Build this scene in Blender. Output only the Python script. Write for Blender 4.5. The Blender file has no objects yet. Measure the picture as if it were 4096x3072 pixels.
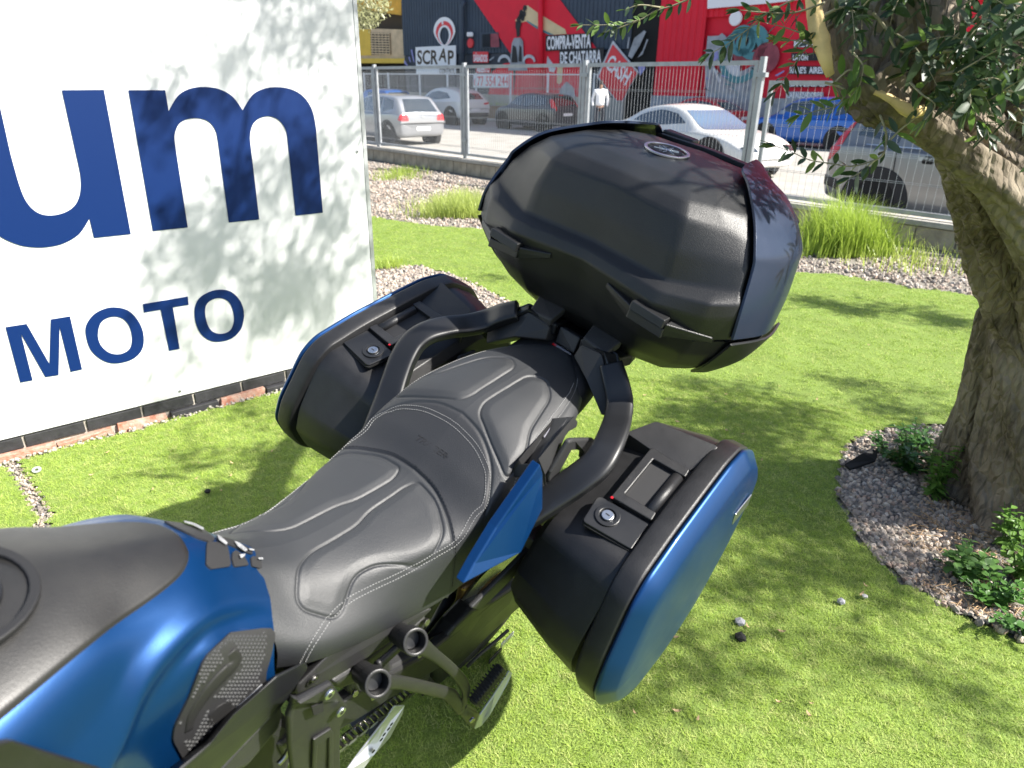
import bpy, bmesh, math, random
from mathutils import Vector as V, Matrix, noise
from mathutils.bvhtree import BVHTree
from mathutils.geometry import tessellate_polygon
random.seed(7)
R = math.radians
SC = bpy.context.scene
COL = SC.collection
# ------------------------------------------------------------------ camera
F, HC, PITCH, ROLL = 2740.0, 1.5, R(23.6), R(0.8)
r0 = V((1, 0, 0)); u0 = V((0, math.sin(PITCH), math.cos(PITCH))); b0 = V((0, -math.cos(PITCH), math.sin(PITCH)))
cr, sr = math.cos(ROLL), math.sin(ROLL)
CX = cr * r0 + sr * u0; CY = -sr * r0 + cr * u0; CZ = b0
CAMP = V((0, 0, HC))
cam = bpy.data.objects.new('camera', bpy.data.cameras.new('camera')); COL.objects.link(cam)
m3 = Matrix((CX, CY, CZ)).transposed().to_4x4(); m3.translation = CAMP
cam.matrix_world = m3
cam.data.sensor_width = 36; cam.data.lens = 36 * F / 4096; cam.data.clip_start = 0.05; cam.data.clip_end = 3000
cam.data.dof.use_dof = True; cam.data.dof.focus_distance = 2.05; cam.data.dof.aperture_fstop = 4.5
SC.camera = cam
# ------------------------------------------------------------------ light
SUN_AZ, SUN_EL = R(105), R(43)
w = bpy.data.worlds.new("World"); SC.world = w; w.use_nodes = True
nt = w.node_tree; bg = nt.nodes['Background']
sky = nt.nodes.new('ShaderNodeTexSky'); sky.sky_type = 'NISHITA'; sky.sun_disc = False
sky.sun_elevation = SUN_EL; sky.sun_rotation = SUN_AZ; sky.air_density = 1.0; sky.dust_density = 1.5
nt.links.new(sky.outputs[0], bg.inputs[0]); bg.inputs[1].default_value = 0.085
SD = V((math.sin(SUN_AZ) * math.cos(SUN_EL), math.cos(SUN_AZ) * math.cos(SUN_EL), math.sin(SUN_EL)))
sun = bpy.data.objects.new('sun', bpy.data.lights.new('sun', 'SUN')); COL.objects.link(sun)
sun.data.energy = 5.0; sun.data.angle = R(0.53); sun.data.color = (1, 0.955, 0.88)
sun.rotation_euler = SD.to_track_quat('Z', 'Y').to_euler(); sun.location = SD * 30
SC.view_settings.view_transform = 'Standard'; SC.view_settings.look = 'None'
SC.view_settings.gamma = 1; SC.view_settings.use_curve_mapping = False
SC.view_settings.exposure = 1.42

# ------------------------------------------------------------------ geometry of places
def ray(px, py):
    v = CX * ((px - 2048) / F) + CY * ((1536 - py) / F) - CZ
    return v.normalized()
def G(px, py, z=0.0):
    d = ray(px, py); return CAMP + d * ((z - HC) / d.z)
def onplane(px, py, P, N):
    d = ray(px, py); return CAMP + d * ((P - CAMP).dot(N) / d.dot(N))
def dist(px, py, t):
    return CAMP + ray(px, py) * t
# the motorcycle leans on its side stand: its own axes (x to the rear, y to its right, z up)
NW = V((-0.755167, 0.604846, 0.252752)).normalized()
BZ = (V((0, 0, 1)) - NW * NW.z).normalized(); BX = NW.cross(BZ)
S_ = 0.67
BO = CAMP + NW * S_ + BZ * ((-HC - S_ * NW.z) / BZ.z)
BM = Matrix((BX, NW, BZ)).transposed().to_4x4(); BM.translation = BO
BMI = BM.inverted()
CL = BMI @ CAMP
def U(px, py, ax='y', val=0.0):
    i = 'xyz'.index(ax); d = BMI.to_3x3() @ ray(px, py)
    return CL + d * ((val - CL[i]) / d[i])
def z1(x, y): return (1800 + x * .678, 400 + y * .678)
def z2(x, y): return (2000 + x * .784, 1600 + y * .784)
def z3(x, y): return (x * .7065, 1900 + y * .7065)
def z4(x, y): return (900 + x * .7065, 1900 + y * .7065)
def z5(x, y): return (1000 + x * .678, 1000 + y * .678)
def z6(x, y): return (1100 + x * .4521, 2350 + y * .4521)
def z7(x, y): return (1900 + x * .3617, 1150 + y * .3617)
def z8(x, y): return (2150 + x * .3617, 1550 + y * .3617)
def z9(x, y): return (600 + x * .405, 2400 + y * .405)

# ------------------------------------------------------------------ objects
OFF = {}
def tag(o, label=None, cat=None, group=None, kind=None):
    if label: o['label'] = label
    if cat: o['category'] = cat
    if group: o['group'] = group
    if kind: o['kind'] = kind
    return o
def empty(name, label, cat, mat=None, group=None, off=None):
    o = bpy.data.objects.new(name, None); COL.objects.link(o); o.empty_display_size = .1
    if mat is not None: o.matrix_world = mat
    OFF[o.name] = off or V((0, 0, 0))
    return tag(o, label, cat, group)
def bike_empty(name, label, cat, base, group=None):
    base = V(base); return empty(name, label, cat, BM @ Matrix.Translation(base), group, base)
def offof(p):
    while p is not None:
        if p.name in OFF: return OFF[p.name]
        p = p.parent
    return V((0, 0, 0))
def mk(name, vs, fs, mat, parent=None, smooth=False, bevel=0, seg=2, sub=0, solid=0, soff=-1, kind=None, label=None):
    me = bpy.data.meshes.new(name); of = offof(parent)
    me.from_pydata([tuple(V(v) - of) for v in vs], [], fs)
    me.validate(); me.update()
    if smooth: me.polygons.foreach_set('use_smooth', [True] * len(me.polygons))
    if mat: me.materials.append(mat)
    o = bpy.data.objects.new(name, me); COL.objects.link(o)
    if parent: o.parent = parent
    if solid:
        m = o.modifiers.new('solid', 'SOLIDIFY'); m.thickness = solid; m.offset = soff
    if sub:
        m = o.modifiers.new('sub', 'SUBSURF'); m.levels = sub; m.render_levels = sub
    if bevel:
        m = o.modifiers.new('bev', 'BEVEL'); m.width = bevel; m.segments = seg; m.limit_method = 'ANGLE'; m.angle_limit = R(32)
        if smooth: m.harden_normals = True
    if kind: o['kind'] = kind
    if label: o['label'] = label
    return o
def like(o, name=None, parent=None, mat=None):
    c = bpy.data.objects.new(name or o.name.split('.')[0], o.data); COL.objects.link(c)
    if parent: c.parent = parent
    if mat is not None: c.matrix_local = mat
    return c
class MB:
    def __init__(s): s.v = []; s.f = []
    def add(s, vs, fs):
        n = len(s.v); s.v += [V(v) for v in vs]; s.f += [[i + n for i in f] for f in fs]; return s
    def box(s, c, d, M=None):
        M = M or Matrix.Identity(3); c = V(c)
        vs = [c + M @ V((x * d[0] / 2, y * d[1] / 2, z * d[2] / 2)) for x in (-1, 1) for y in (-1, 1) for z in (-1, 1)]
        return s.add(vs, [(0, 1, 3, 2), (4, 6, 7, 5), (0, 4, 5, 1), (2, 3, 7, 6), (0, 2, 6, 4), (1, 5, 7, 3)])
    def tube(s, path, rad, n=10, cap=True, sx=1.0, up=None, closed=False, sq=0):
        path = [V(p) for p in path]; k = len(path)
        rad = rad if isinstance(rad, (list, tuple)) else [rad] * k
        vs = []; pu = V(up) if up else V((0.13, 0.21, 1))
        for i, p in enumerate(path):
            a = path[i - 1] if (i > 0 or closed) else path[i]; b = path[(i + 1) % k] if (i < k - 1 or closed) else path[i]
            t = (b - a).normalized(); u = (pu - t * pu.dot(t))
            if u.length < 1e-4: u = t.orthogonal()
            u.normalize(); w_ = t.cross(u)
            if not up: pu = u
            for j in range(n):
                an = 2 * math.pi * j / n; c_, s_ = math.cos(an), math.sin(an); q_ = (abs(c_) ** sq + abs(s_) ** sq) ** (-1 / sq) if sq else 1
                vs.append(p + (u * c_ * sx + w_ * s_) * rad[i] * q_)
        fs = []
        for i in range(k if closed else k - 1):
            i2 = (i + 1) % k
            for j in range(n):
                fs.append((i * n + j, i * n + (j + 1) % n, i2 * n + (j + 1) % n, i2 * n + j))
        if cap and not closed:
            fs.append(tuple(range(n - 1, -1, -1))); fs.append(tuple(range((k - 1) * n, k * n)))
        return s.add(vs, fs)
    def build(s, name, mat, parent=None, **k): return mk(name, s.v, s.f, mat, parent, **k)
def cr_(pts, n=6, closed=False):
    """Catmull-Rom through points (any dimension tuples)"""
    P = [tuple(p) for p in pts]; out = []; k = len(P)
    rng = range(k if closed else k - 1)
    for i in rng:
        if closed: a, b, c, d = P[(i - 1) % k], P[i], P[(i + 1) % k], P[(i + 2) % k]
        else: a, b, c, d = P[max(i - 1, 0)], P[i], P[i + 1], P[min(i + 2, k - 1)]
        for j in range(n):
            t = j / n
            out.append(tuple(.5 * (2 * b[m] + (c[m] - a[m]) * t + (2 * a[m] - 5 * b[m] + 4 * c[m] - d[m]) * t * t + (3 * b[m] - a[m] - 3 * c[m] + d[m]) * t ** 3) for m in range(len(b))))
    if not closed: out.append(P[-1])
    return out
def grid_faces(nr, nc, close_c=False):
    fs = []
    for i in range(nr - 1):
        for j in range(nc if close_c else nc - 1):
            j2 = (j + 1) % nc
            fs.append((i * nc + j, i * nc + j2, (i + 1) * nc + j2, (i + 1) * nc + j))
    return fs
def gridmesh(rows, nr=6, nc=6, close_c=False):
    """rows of control points -> dense Catmull-Rom sheet (vs, fs)"""
    d = [cr_(r_, nc, close_c) for r_ in rows]
    cols = [cr_([d[i][j] for i in range(len(d))], nr) for j in range(len(d[0]))]
    n1, n2 = len(cols[0]), len(cols)
    return [cols[j][i] for i in range(n1) for j in range(n2)], grid_faces(n1, n2, close_c)
def prism(pts, off):
    """extrude a 3D polygon by a vector"""
    pts = [V(p) for p in pts]; n = len(pts); off = V(off)
    vs = pts + [p + off for p in pts]
    fs = [tuple(range(n)), tuple(range(2 * n - 1, n - 1, -1))] + [(i, i + n, (i + 1) % n + n, (i + 1) % n) for i in range(n)]
    return vs, fs
def prism_o(name, pts, off, mat, parent=None, **k):
    vs, fs = prism(pts, off); return mk(name, vs, fs, mat, parent, **k)
def mir(vs): return [V((v[0], -v[1], v[2])) for v in vs]
def rev(fs): return [tuple(reversed(f)) for f in fs]
def rrect(w_, h, r_, n=4):
    out = []
    for cx, cy, a0 in ((w_ / 2 - r_, h / 2 - r_, 0), (-w_ / 2 + r_, h / 2 - r_, 90), (-w_ / 2 + r_, -h / 2 + r_, 180), (w_ / 2 - r_, -h / 2 + r_, 270)):
        for i in range(n + 1):
            a = R(a0 + 90 * i / n); out.append((cx + r_ * math.cos(a), cy + r_ * math.sin(a)))
    return out
def roundpoly(pts, r_, n=4):
    """round the corners of a 3D polygon"""
    out = []; k = len(pts); pts = [V(p) for p in pts]
    rr = r_ if isinstance(r_, (list, tuple)) else [r_] * k
    for i in range(k):
        a, b, c = pts[i - 1], pts[i], pts[(i + 1) % k]; q = rr[i]
        q = min(q, (a - b).length * .45, (c - b).length * .45)
        p0 = b + (a - b).normalized() * q; p2 = b + (c - b).normalized() * q
        for j in range(n + 1):
            t = j / n; out.append(p0 * (1 - t) ** 2 + b * 2 * t * (1 - t) + p2 * t * t)
    return out
def inpoly(x, y, P):
    c = False; j = len(P) - 1
    for i in range(len(P)):
        xi, yi = P[i][0], P[i][1]; xj, yj = P[j][0], P[j][1]
        if (yi > y) != (yj > y) and x < (xj - xi) * (y - yi) / (yj - yi) + xi: c = not c
        j = i
    return c
def segd(x, y, a, b):
    dx, dy = b[0] - a[0], b[1] - a[1]; L = dx * dx + dy * dy
    t = 0 if L == 0 else max(0, min(1, ((x - a[0]) * dx + (y - a[1]) * dy) / L))
    return math.hypot(x - a[0] - t * dx, y - a[1] - t * dy)
def pold(x, y, P, closed=True):
    return min(segd(x, y, P[i], P[(i + 1) % len(P)]) for i in range(len(P) if closed else len(P) - 1))
def sst(a, b, x):
    t = max(0, min(1, (x - a) / (b - a))); return t * t * (3 - 2 * t)
def disc(c, nrm, r_, n=20, depth=0.0, up=None):
    """disc or short cylinder with its axis along nrm; returns vs, fs"""
    nrm = V(nrm).normalized(); u = (V(up) if up else nrm.orthogonal()); u = (u - nrm * u.dot(nrm)).normalized(); w_ = nrm.cross(u); c = V(c)
    ring = [c + (u * math.cos(2 * math.pi * i / n) + w_ * math.sin(2 * math.pi * i / n)) * r_ for i in range(n)]
    return prism(ring, nrm * depth) if depth else (ring, [tuple(range(n))])
def ringo(c, nrm, ro, ri, h, n=24):
    """flat ring with height h"""
    nrm = V(nrm).normalized(); u = nrm.orthogonal(); w_ = nrm.cross(u); c = V(c); vs = []
    for (r_, hh) in ((ri, 0), (ri, h), (ro, h), (ro, 0)):
        vs += [c + nrm * hh + (u * math.cos(2 * math.pi * i / n) + w_ * math.sin(2 * math.pi * i / n)) * r_ for i in range(n)]
    fs = []
    for k in range(4):
        for i in range(n):
            fs.append((k * n + i, k * n + (i + 1) % n, ((k + 1) % 4) * n + (i + 1) % n, ((k + 1) % 4) * n + i))
    return vs, fs
def textmesh(s, P00, P10, P01, depth_dir, depth, name, mat, parent=None, bold=0.0, shear=0.0):
    """lettering fitted into the parallelogram P00 (low left), P10 (low right), P01 (top left)"""
    cu = bpy.data.curves.new('t', 'FONT'); cu.body = s; cu.offset = bold; cu.extrude = 0.5; cu.resolution_u = 3; cu.shear = shear
    ob = bpy.data.objects.new('t', cu); COL.objects.link(ob)
    dg = bpy.context.evaluated_depsgraph_get(); dg.update()
    me = bpy.data.meshes.new_from_object(ob.evaluated_get(dg))
    vs = [v.co.copy() for v in me.vertices]; fs = [tuple(p.vertices) for p in me.polygons]
    bpy.data.objects.remove(ob); bpy.data.meshes.remove(me)
    x0 = min(v.x for v in vs); x1 = max(v.x for v in vs); y0 = min(v.y for v in vs); y1 = max(v.y for v in vs)
    P00, P10, P01 = V(P00), V(P10), V(P01); dd = V(depth_dir).normalized() * depth
    out = [P00 + (P10 - P00) * ((v.x - x0) / (x1 - x0)) + (P01 - P00) * ((v.y - y0) / (y1 - y0)) + dd * (v.z + .5) for v in vs]
    return mk(name, out, fs, mat, parent)

# ------------------------------------------------------------------ materials
def nodes(m): return m.node_tree.nodes, m.node_tree.links
def pmat(name, col, rough=.5, metal=0, bump=0, bscale=200, bdist=.001, var=0, vscale=5, coat=0, spec=.5, col2=None, sheen=0, obj=True, trans=0, kind='noise', aniso=None, sparkle=0, rvar=0):
    m = bpy.data.materials.new(name); m.use_nodes = True; N, L = nodes(m); p = N['Principled BSDF']
    p.inputs['Base Color'].default_value = (*col, 1); p.inputs['Roughness'].default_value = rough; p.inputs['Metallic'].default_value = metal
    p.inputs['Coat Weight'].default_value = coat; p.inputs['Specular IOR Level'].default_value = spec; p.inputs['Coat Roughness'].default_value = .12
    if sheen: p.inputs['Sheen Weight'].default_value = sheen
    if trans: p.inputs['Transmission Weight'].default_value = trans
    tc = N.new('ShaderNodeTexCoord'); src = tc.outputs['Object']
    if aniso:
        mp = N.new('ShaderNodeMapping'); mp.inputs['Scale'].default_value = aniso; L.new(src, mp.inputs[0]); src = mp.outputs[0]
    if var or col2:
        n = N.new('ShaderNodeTexNoise'); n.inputs['Scale'].default_value = vscale; n.inputs['Detail'].default_value = 6; n.inputs['Roughness'].default_value = .65
        L.new(src, n.inputs['Vector'])
        r_ = N.new('ShaderNodeValToRGB'); r_.color_ramp.elements[0].position = .32; r_.color_ramp.elements[1].position = .68
        c2 = col2 or tuple(min(1, c * (1 + var)) for c in col); c1 = col if col2 else tuple(c * (1 - var) for c in col)
        r_.color_ramp.elements[0].color = (*c1, 1); r_.color_ramp.elements[1].color = (*c2, 1)
        L.new(n.outputs['Fac'], r_.inputs[0]); L.new(r_.outputs[0], p.inputs['Base Color'])
    if rvar:
        n3 = N.new('ShaderNodeTexNoise'); n3.inputs['Scale'].default_value = 9; n3.inputs['Detail'].default_value = 8; L.new(src, n3.inputs['Vector'])
        mr = N.new('ShaderNodeMapRange'); mr.inputs[1].default_value = .35; mr.inputs[2].default_value = .7; mr.inputs[3].default_value = max(0, rough - rvar); mr.inputs[4].default_value = min(1, rough + rvar)
        L.new(n3.outputs['Fac'], mr.inputs[0]); L.new(mr.outputs[0], p.inputs['Roughness'])
    if bump:
        if kind == 'voronoi':
            n2 = N.new('ShaderNodeTexVoronoi'); n2.inputs['Scale'].default_value = bscale; o_ = n2.outputs['Distance']
        elif kind == 'wave':
            n2 = N.new('ShaderNodeTexWave'); n2.inputs['Scale'].default_value = bscale; n2.inputs['Distortion'].default_value = 0; o_ = n2.outputs['Fac']
        else:
            n2 = N.new('ShaderNodeTexNoise'); n2.inputs['Scale'].default_value = bscale; n2.inputs['Detail'].default_value = 3; o_ = n2.outputs['Fac']
        L.new(src, n2.inputs['Vector'])
        b = N.new('ShaderNodeBump'); b.inputs['Strength'].default_value = bump; b.inputs['Distance'].default_value = bdist
        L.new(o_, b.inputs['Height']); L.new(b.outputs[0], p.inputs['Normal'])
    return m
M = {}
M['plastic'] = pmat('black grained plastic', (.011, .011, .012), .45, bump=.5, bscale=560, bdist=.0010, var=.25, vscale=30, rvar=.05)
M['plastic_s'] = pmat('black smooth plastic', (.008, .0085, .010), .40, bump=.12, bscale=700, bdist=.0005, rvar=.06)
M['flash'] = pmat('midnight blue satin paint', (.008, .019, .048), .44, metal=.4, coat=.15, bump=.03, bscale=1500, bdist=.0003, rvar=.05)
M['plastic_g'] = pmat('dark grey plastic', (.020, .020, .021), .55, bump=.6, bscale=450, bdist=.0006, rvar=.05)
M['case'] = pmat('case plastic', (.0085, .009, .0098), .42, bump=.5, bscale=560, bdist=.0011, var=.2, vscale=12, rvar=.04)
M['stud'] = pmat('matt grip rubber', (.030, .031, .032), .75, bump=.2, bscale=500, bdist=.0006)
M['rubber'] = pmat('black rubber', (.012, .012, .012), .6, bump=.2, bscale=500, bdist=.0006)
M['dark'] = pmat('dark recess', (.008, .008, .009), .6)
M['vinyl'] = pmat('seat vinyl', (.019, .0205, .023), .54, bump=.55, bscale=560, bdist=.0010, rvar=.05, spec=.6)
M['vinyl2'] = pmat('seat insert', (.014, .015, .018), .58, bump=.5, bscale=600, bdist=.0011, rvar=.04)
M['blue'] = pmat('blue metallic paint', (.002, .038, .135), .36, metal=.6, coat=.12, bump=.18, bscale=500, bdist=.0004, var=.1, vscale=2, rvar=.04)
M['tankblk'] = pmat('satin black tank cover', (.012, .0117, .0117), .44, bump=.35, bscale=500, bdist=.0008, rvar=.10, col2=(.017, .0165, .016), vscale=14)
M['alu'] = pmat('bare aluminium', (.50, .51, .53), .48, metal=.8, bump=.05, bscale=300, bdist=.0005, rvar=.08)
M['steel'] = pmat('steel', (.35, .34, .33), .3, metal=1, rvar=.1)
M['dsteel'] = pmat('dark cast metal', (.022, .022, .023), .45, metal=.3, bump=.3, bscale=400, bdist=.0006, rvar=.05)
M['bronze'] = pmat('bronze anodised metal', (.28, .17, .07), .38, metal=.8)
M['thread'] = pmat('pale thread', (.27, .27, .27), .8)
M['bthread'] = pmat('black thread', (.01, .01, .012), .7)
M['white_p'] = pmat('white print', (.75, .76, .78), .5)
M['grey_print'] = pmat('scuffed white print', (.30, .31, .32), .85, col2=(.10, .10, .11), vscale=220)
M['grey_p'] = pmat('grey tag', (.16, .16, .19), .8, bump=.3, bscale=1500, bdist=.0003)
M['redref'] = pmat('red reflector', (.35, .008, .012), .15, coat=.6)
M['chrome'] = pmat('chrome', (.55, .57, .60), .3, metal=1)
M['gap'] = pmat('panel gap', (.004, .004, .004), .8)
# ================================================================== MOTORCYCLE
moto = bike_empty('motorcycle', 'matt blue and black touring motorcycle leaning on its side stand on the artificial lawn', 'motorcycle', (0.9, 0, 0))
def UPl(px, py, P, N):
    d = BMI.to_3x3() @ ray(px, py); P = V(P); N = V(N)
    return CL + d * ((P - CL).dot(N) / d.dot(N))
def bvh(vs, fs): return BVHTree.FromPolygons([tuple(v) for v in vs], fs)
def hit(T, px, py, lift=0.0):
    d = (BMI.to_3x3() @ ray(px, py)).normalized(); h = T.ray_cast(CL, d, 20)
    if h[0] is None: return None, None
    n = h[1] if h[1].dot(d) < 0 else -h[1]
    return h[0] + n * lift, n
# ---- seat
ST = [(.395, .885, .05, .03, .130, .715), (.45, .843, .070, .03, .150, .700), (.52, .815, .092, .024, .158, .680), (.60, .810, .118, .020, .165, .665),
      (.70, .815, .148, .018, .176, .655), (.775, .829, .166, .018, .186, .675), (.835, .876, .166, .022, .190, .730), (.90, .924, .154, .025, .184, .800),
      (.955, .945, .146, .025, .177, .845), (1.03, .957, .134, .022, .163, .875), (1.10, .965, .118, .020, .148, .893), (1.16, .970, .094, .018, .122, .903),
      (1.205, .973, .066, .016, .092, .908), (1.235, .973, .036, .014, .055, .912), (1.25, .968, .008, .01, .014, .914)]
STD = cr_(ST, 14)
def strow(s):
    x, zc, w_, d, wb, zb = s
    P = [(0, zc), (w_ * .5, zc - d * .22), (w_ * .93, zc - d * .8), (w_ + (wb - w_) * .35, zc - d - (zc - zb) * .14), (wb - .004, zb + (zc - zb) * .38), (wb, zb + .012), (wb - .012, zb)]
    return [(x, y, z) for y, z in cr_(P, 13)]
half = [strow(s) for s in STD]
NC = len(half[0])
PADF = [(.45, .098), (.487, .050), (.525, .032), (.626, .030), (.662, .018), (.750, .015), (.775, .024), (.770, .082), (.737, .140), (.70, .156), (.664, .150), (.600, .110), (.56, .104), (.505, .138)]
PADR = [(.867, .163), (.893, .089), (.921, .028), (.945, .016), (1.085, .018), (1.108, .050), (1.075, .092), (.967, .125), (.93, .153)]
def rp2(P, r_): return [(p.x, p.y) for p in roundpoly([(a, b, 0) for a, b in P], r_, 5)]
PADF2, PADR2 = rp2(PADF, .022), rp2(PADR, .022)
SEAM1 = [(x, y) for x, y in cr_([(.735, .19), (.742, .16), (.765, .115), (.783, .06), (.787, 0)], 6)]
SEAM2 = [(x, y) for x, y in cr_([(.77, .24), (.80, .185), (.832, .155), (.866, .121), (.893, .062), (.902, 0)], 6)]
def emboss(x, y):
    y = abs(y); h = 0
    for P in (PADF2, PADR2):
        xs = [p[0] for p in P]
        if min(xs) - .03 < x < max(xs) + .03:
            d = pold(x, y, P); s = -d if inpoly(x, y, P) else d
            h += .0032 * (1 - sst(-.020, .0, s)) - .0030 * math.exp(-(s / .0022) ** 2)
    if .7 < x < .82: h -= .0035 * math.exp(-(pold(x, y, SEAM1, False) / .0026) ** 2)
    if .75 < x < .93: h -= .0030 * math.exp(-(pold(x, y, SEAM2, False) / .0030) ** 2)
    return h
seat_v = []
NS = 2 * NC - 1
for row in half:
    full = [(p[0], -p[1], p[2]) for p in reversed(row[1:])] + list(row)
    seat_v += [V(p) for p in full]
# finer sheet: densify by bilinear x2 in x
nr_ = len(half)
seat_f = grid_faces(nr_, NS)
fv = []; 
for i in range(nr_ - 1):
    for k in range(3):
        t = k / 3
        for j in range(NS): fv.append(seat_v[i * NS + j].lerp(seat_v[(i + 1) * NS + j], t))
fv += seat_v[-NS:]
nr2 = (nr_ - 1) * 3 + 1
# densify across
gv = []; NS2 = (NS - 1) * 3 + 1
for i in range(nr2):
    for j in range(NS - 1):
        for k in range(3): gv.append(fv[i * NS + j].lerp(fv[i * NS + j + 1], k / 3))
    gv.append(fv[i * NS + NS - 1])
seat_f = grid_faces(nr2, NS2)
base_v = [v.copy() for v in gv]
for i in range(nr2):
    for j in range(NS2):
        v = gv[i * NS2 + j]
        h = emboss(v.x, v.y)
        if h:
            j0, j1 = max(j - 1, 0), min(j + 1, NS2 - 1); i0, i1 = max(i - 1, 0), min(i + 1, nr2 - 1)
            n = (base_v[i * NS2 + j1] - base_v[i * NS2 + j0]).cross(base_v[i1 * NS2 + j] - base_v[i0 * NS2 + j])
            n.normalize(); n = n if n.z > 0 else -n
            steep = max(0, min(1, (n.z - .25) * 3))
            v += n * h * steep
# wrinkles and soft unevenness of stuffed vinyl
for v in gv:
    v.z += noise.noise(v * 14) * .0010
def in_insert(x, y):
    y = abs(y)
    def cx(S): 
        for a, b in zip(S[:-1], S[1:]):
            if (a[1] - y) * (b[1] - y) <= 0 and a[1] != b[1]: return a[0] + (b[0] - a[0]) * (y - a[1]) / (b[1] - a[1])
        return None
    a, b = cx(SEAM1), cx(SEAM2)
    return a is not None and b is not None and a < x < b
seat_T = bvh(gv, seat_f)
f_ins, f_rid, f_pil = [], [], []
for f in seat_f:
    c = (gv[f[0]] + gv[f[2]]) / 2
    if in_insert(c.x, c.y): f_ins.append(f)
    else: (f_rid if c.x < .84 else f_pil).append(f)
def sub_mesh(fs):
    used = sorted({i for f in fs for i in f}); mp = {a: b for b, a in enumerate(used)}
    return [gv[i] for i in used], [tuple(mp[i] for i in f) for f in fs]
seat = mk('rider_seat', *sub_mesh(f_rid), M['vinyl'], moto, smooth=True)
ins_o = mk('seat_insert', *sub_mesh(f_ins), M['vinyl2'], seat, smooth=True)
pill = mk('pillion_seat', *sub_mesh(f_pil), M['vinyl'], moto, smooth=True)
sb = MB()
sb.add(*prism([(.42, -.12, .70), (.70, -.165, .66), (.95, -.165, .85), (1.2, -.07, .905), (1.2, .07, .905), (.95, .165, .85), (.70, .165, .66), (.42, .12, .70)], (0, 0, -.02)))
sb.build('seat_base', M['dark'], moto)
def stitches(pts, name, mat, parent, T=seat_T, L=.0030, gap=.0024, wd=.0008, lift=.0006):
    """little thread dashes along a surface path of (point, normal)"""
    mb = MB(); acc = 0; on = L + gap
    P = [p for p in pts if p[0] is not None]
    for (a, na), (b, nb) in zip(P[:-1], P[1:]):
        d = b - a; ln = d.length
        if ln < 1e-6 or ln > .08: acc = 0; continue
        t = d / ln; s = -acc
        while s < ln:
            if s >= 0:
                c = a + t * (s + L / 2) + na * lift; w_ = t.cross(na).normalized()
                mb.box(c, (L, wd, .0011), Matrix((t, w_, t.cross(w_))).transposed())
            s += on
        acc = (ln - s) if False else (on - (s - ln)) % on
        acc = on - (s - ln) if (s - ln) > 0 else 0
    return mb.build(name, mat, parent, kind='stuff')
def pxpath(pts, n=14, T=seat_T): return [hit(T, *p) for p in cr_(pts, n)]
def topath(pts, n=8, T=seat_T):
    """path given by (x, |y| side) seen from above"""
    out = []
    for x, y in cr_(pts, n):
        h = T.ray_cast(V((x, y, 1.3)), V((0, 0, -1)), 2)
        out.append((h[0], h[1] if h[0] is not None and h[1].z > 0 else (-h[1] if h[0] is not None else None)) if h[0] is not None else (None, None))
    return out
def shiftpath(P, dx):
    out = []
    for (p, n), (q, _) in zip(P[:-1], P[1:]):
        if p is None or q is None: continue
        t = (q - p).normalized(); s = t.cross(n).normalized(); out.append((p + s * dx, n))
    return out
def mirpath(P): return [(V((p.x, -p.y, p.z)), V((n.x, -n.y, n.z))) for p, n in P if p is not None]
dbl = pxpath([z5(900, 892), z5(1000, 895), z5(1100, 940), z5(1300, 1120), z5(1385, 1260), z5(1405, 1360), z5(1385, 1500), z4(1410, 230), z4(1320, 370), z4(1180, 460), z4(1000, 560), z4(830, 640), z4(700, 710), z4(600, 800), z4(530, 900), z4(470, 1000), z4(425, 1090)])
dblL = [p for p in dbl if p[0] is not None]
hb = [q for q in dblL if q[0].y < -.004]; full = list(reversed(mirpath(hb))) + hb
for s, nm in ((-.0045, 'stitch_line'), (.0045, 'stitch_line')):
    stitches(shiftpath(full, s), nm, M['thread'], seat)
blk = topath([(x + .006, y) for x, y in SEAM1], 3); blk = blk + list(reversed(mirpath(blk)))
stitches(blk, 'stitch_line', M['bthread'], seat, L=.004, gap=.004)
pl = pxpath([z5(1918, 800), z5(1905, 830), z5(1885, 870), z5(1780, 1010), z5(1700, 1120), z5(1650, 1220), z5(1615, 1370)])
pl2 = topath([(.86, .185), (.90, .163), (.955, .150), (1.03, .138), (1.10, .121), (1.16, .098), (1.2, .072), (1.235, .040), (1.243, 0)], 8)
stitches(pl2 + list(reversed(mirpath(pl2))), 'stitch_line', M['thread'], pill)
stitches(shiftpath(pl, .0065), 'stitch_line', M['thread'], pill)
# lettering pressed into the insert
tp = [hit(seat_T, *z5(978, 1122), .0004)[0], hit(seat_T, *z5(1150, 1232), .0004)[0], hit(seat_T, *z5(998, 1092), .0004)[0]]
textmesh('TRACER', *tp, (0, 0, 1), .0008, 'pressed_lettering', M['bthread'], seat, shear=.35)
mb = MB(); a = hit(seat_T, *z5(995, 1089), .0006)[0]; b = hit(seat_T, *z5(1168, 1224), .0006)[0]; mb.tube([a, a.lerp(b, .5), b], .0006, 4); mb.build('pressed_line', M['bthread'], seat)
# cloth tag sewn into the pillion seam
q = [hit(seat_T, *z5(*p), .004)[0] for p in [(1722, 1102), (1775, 1030), (1792, 1062), (1740, 1140)]]
tg = prism_o('seat_tag', q, V((0, -.001, .001)), M['grey_p'], pill)
textmesh('COMFORT', q[3].lerp(q[0], .15).lerp(q[2], .06), q[2].lerp(q[1], .15).lerp(q[3], .06), q[3].lerp(q[0], .55).lerp(q[2], .06), (0, -1, .8), .0022, 'tag_lettering', M['white_p'], tg)

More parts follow.
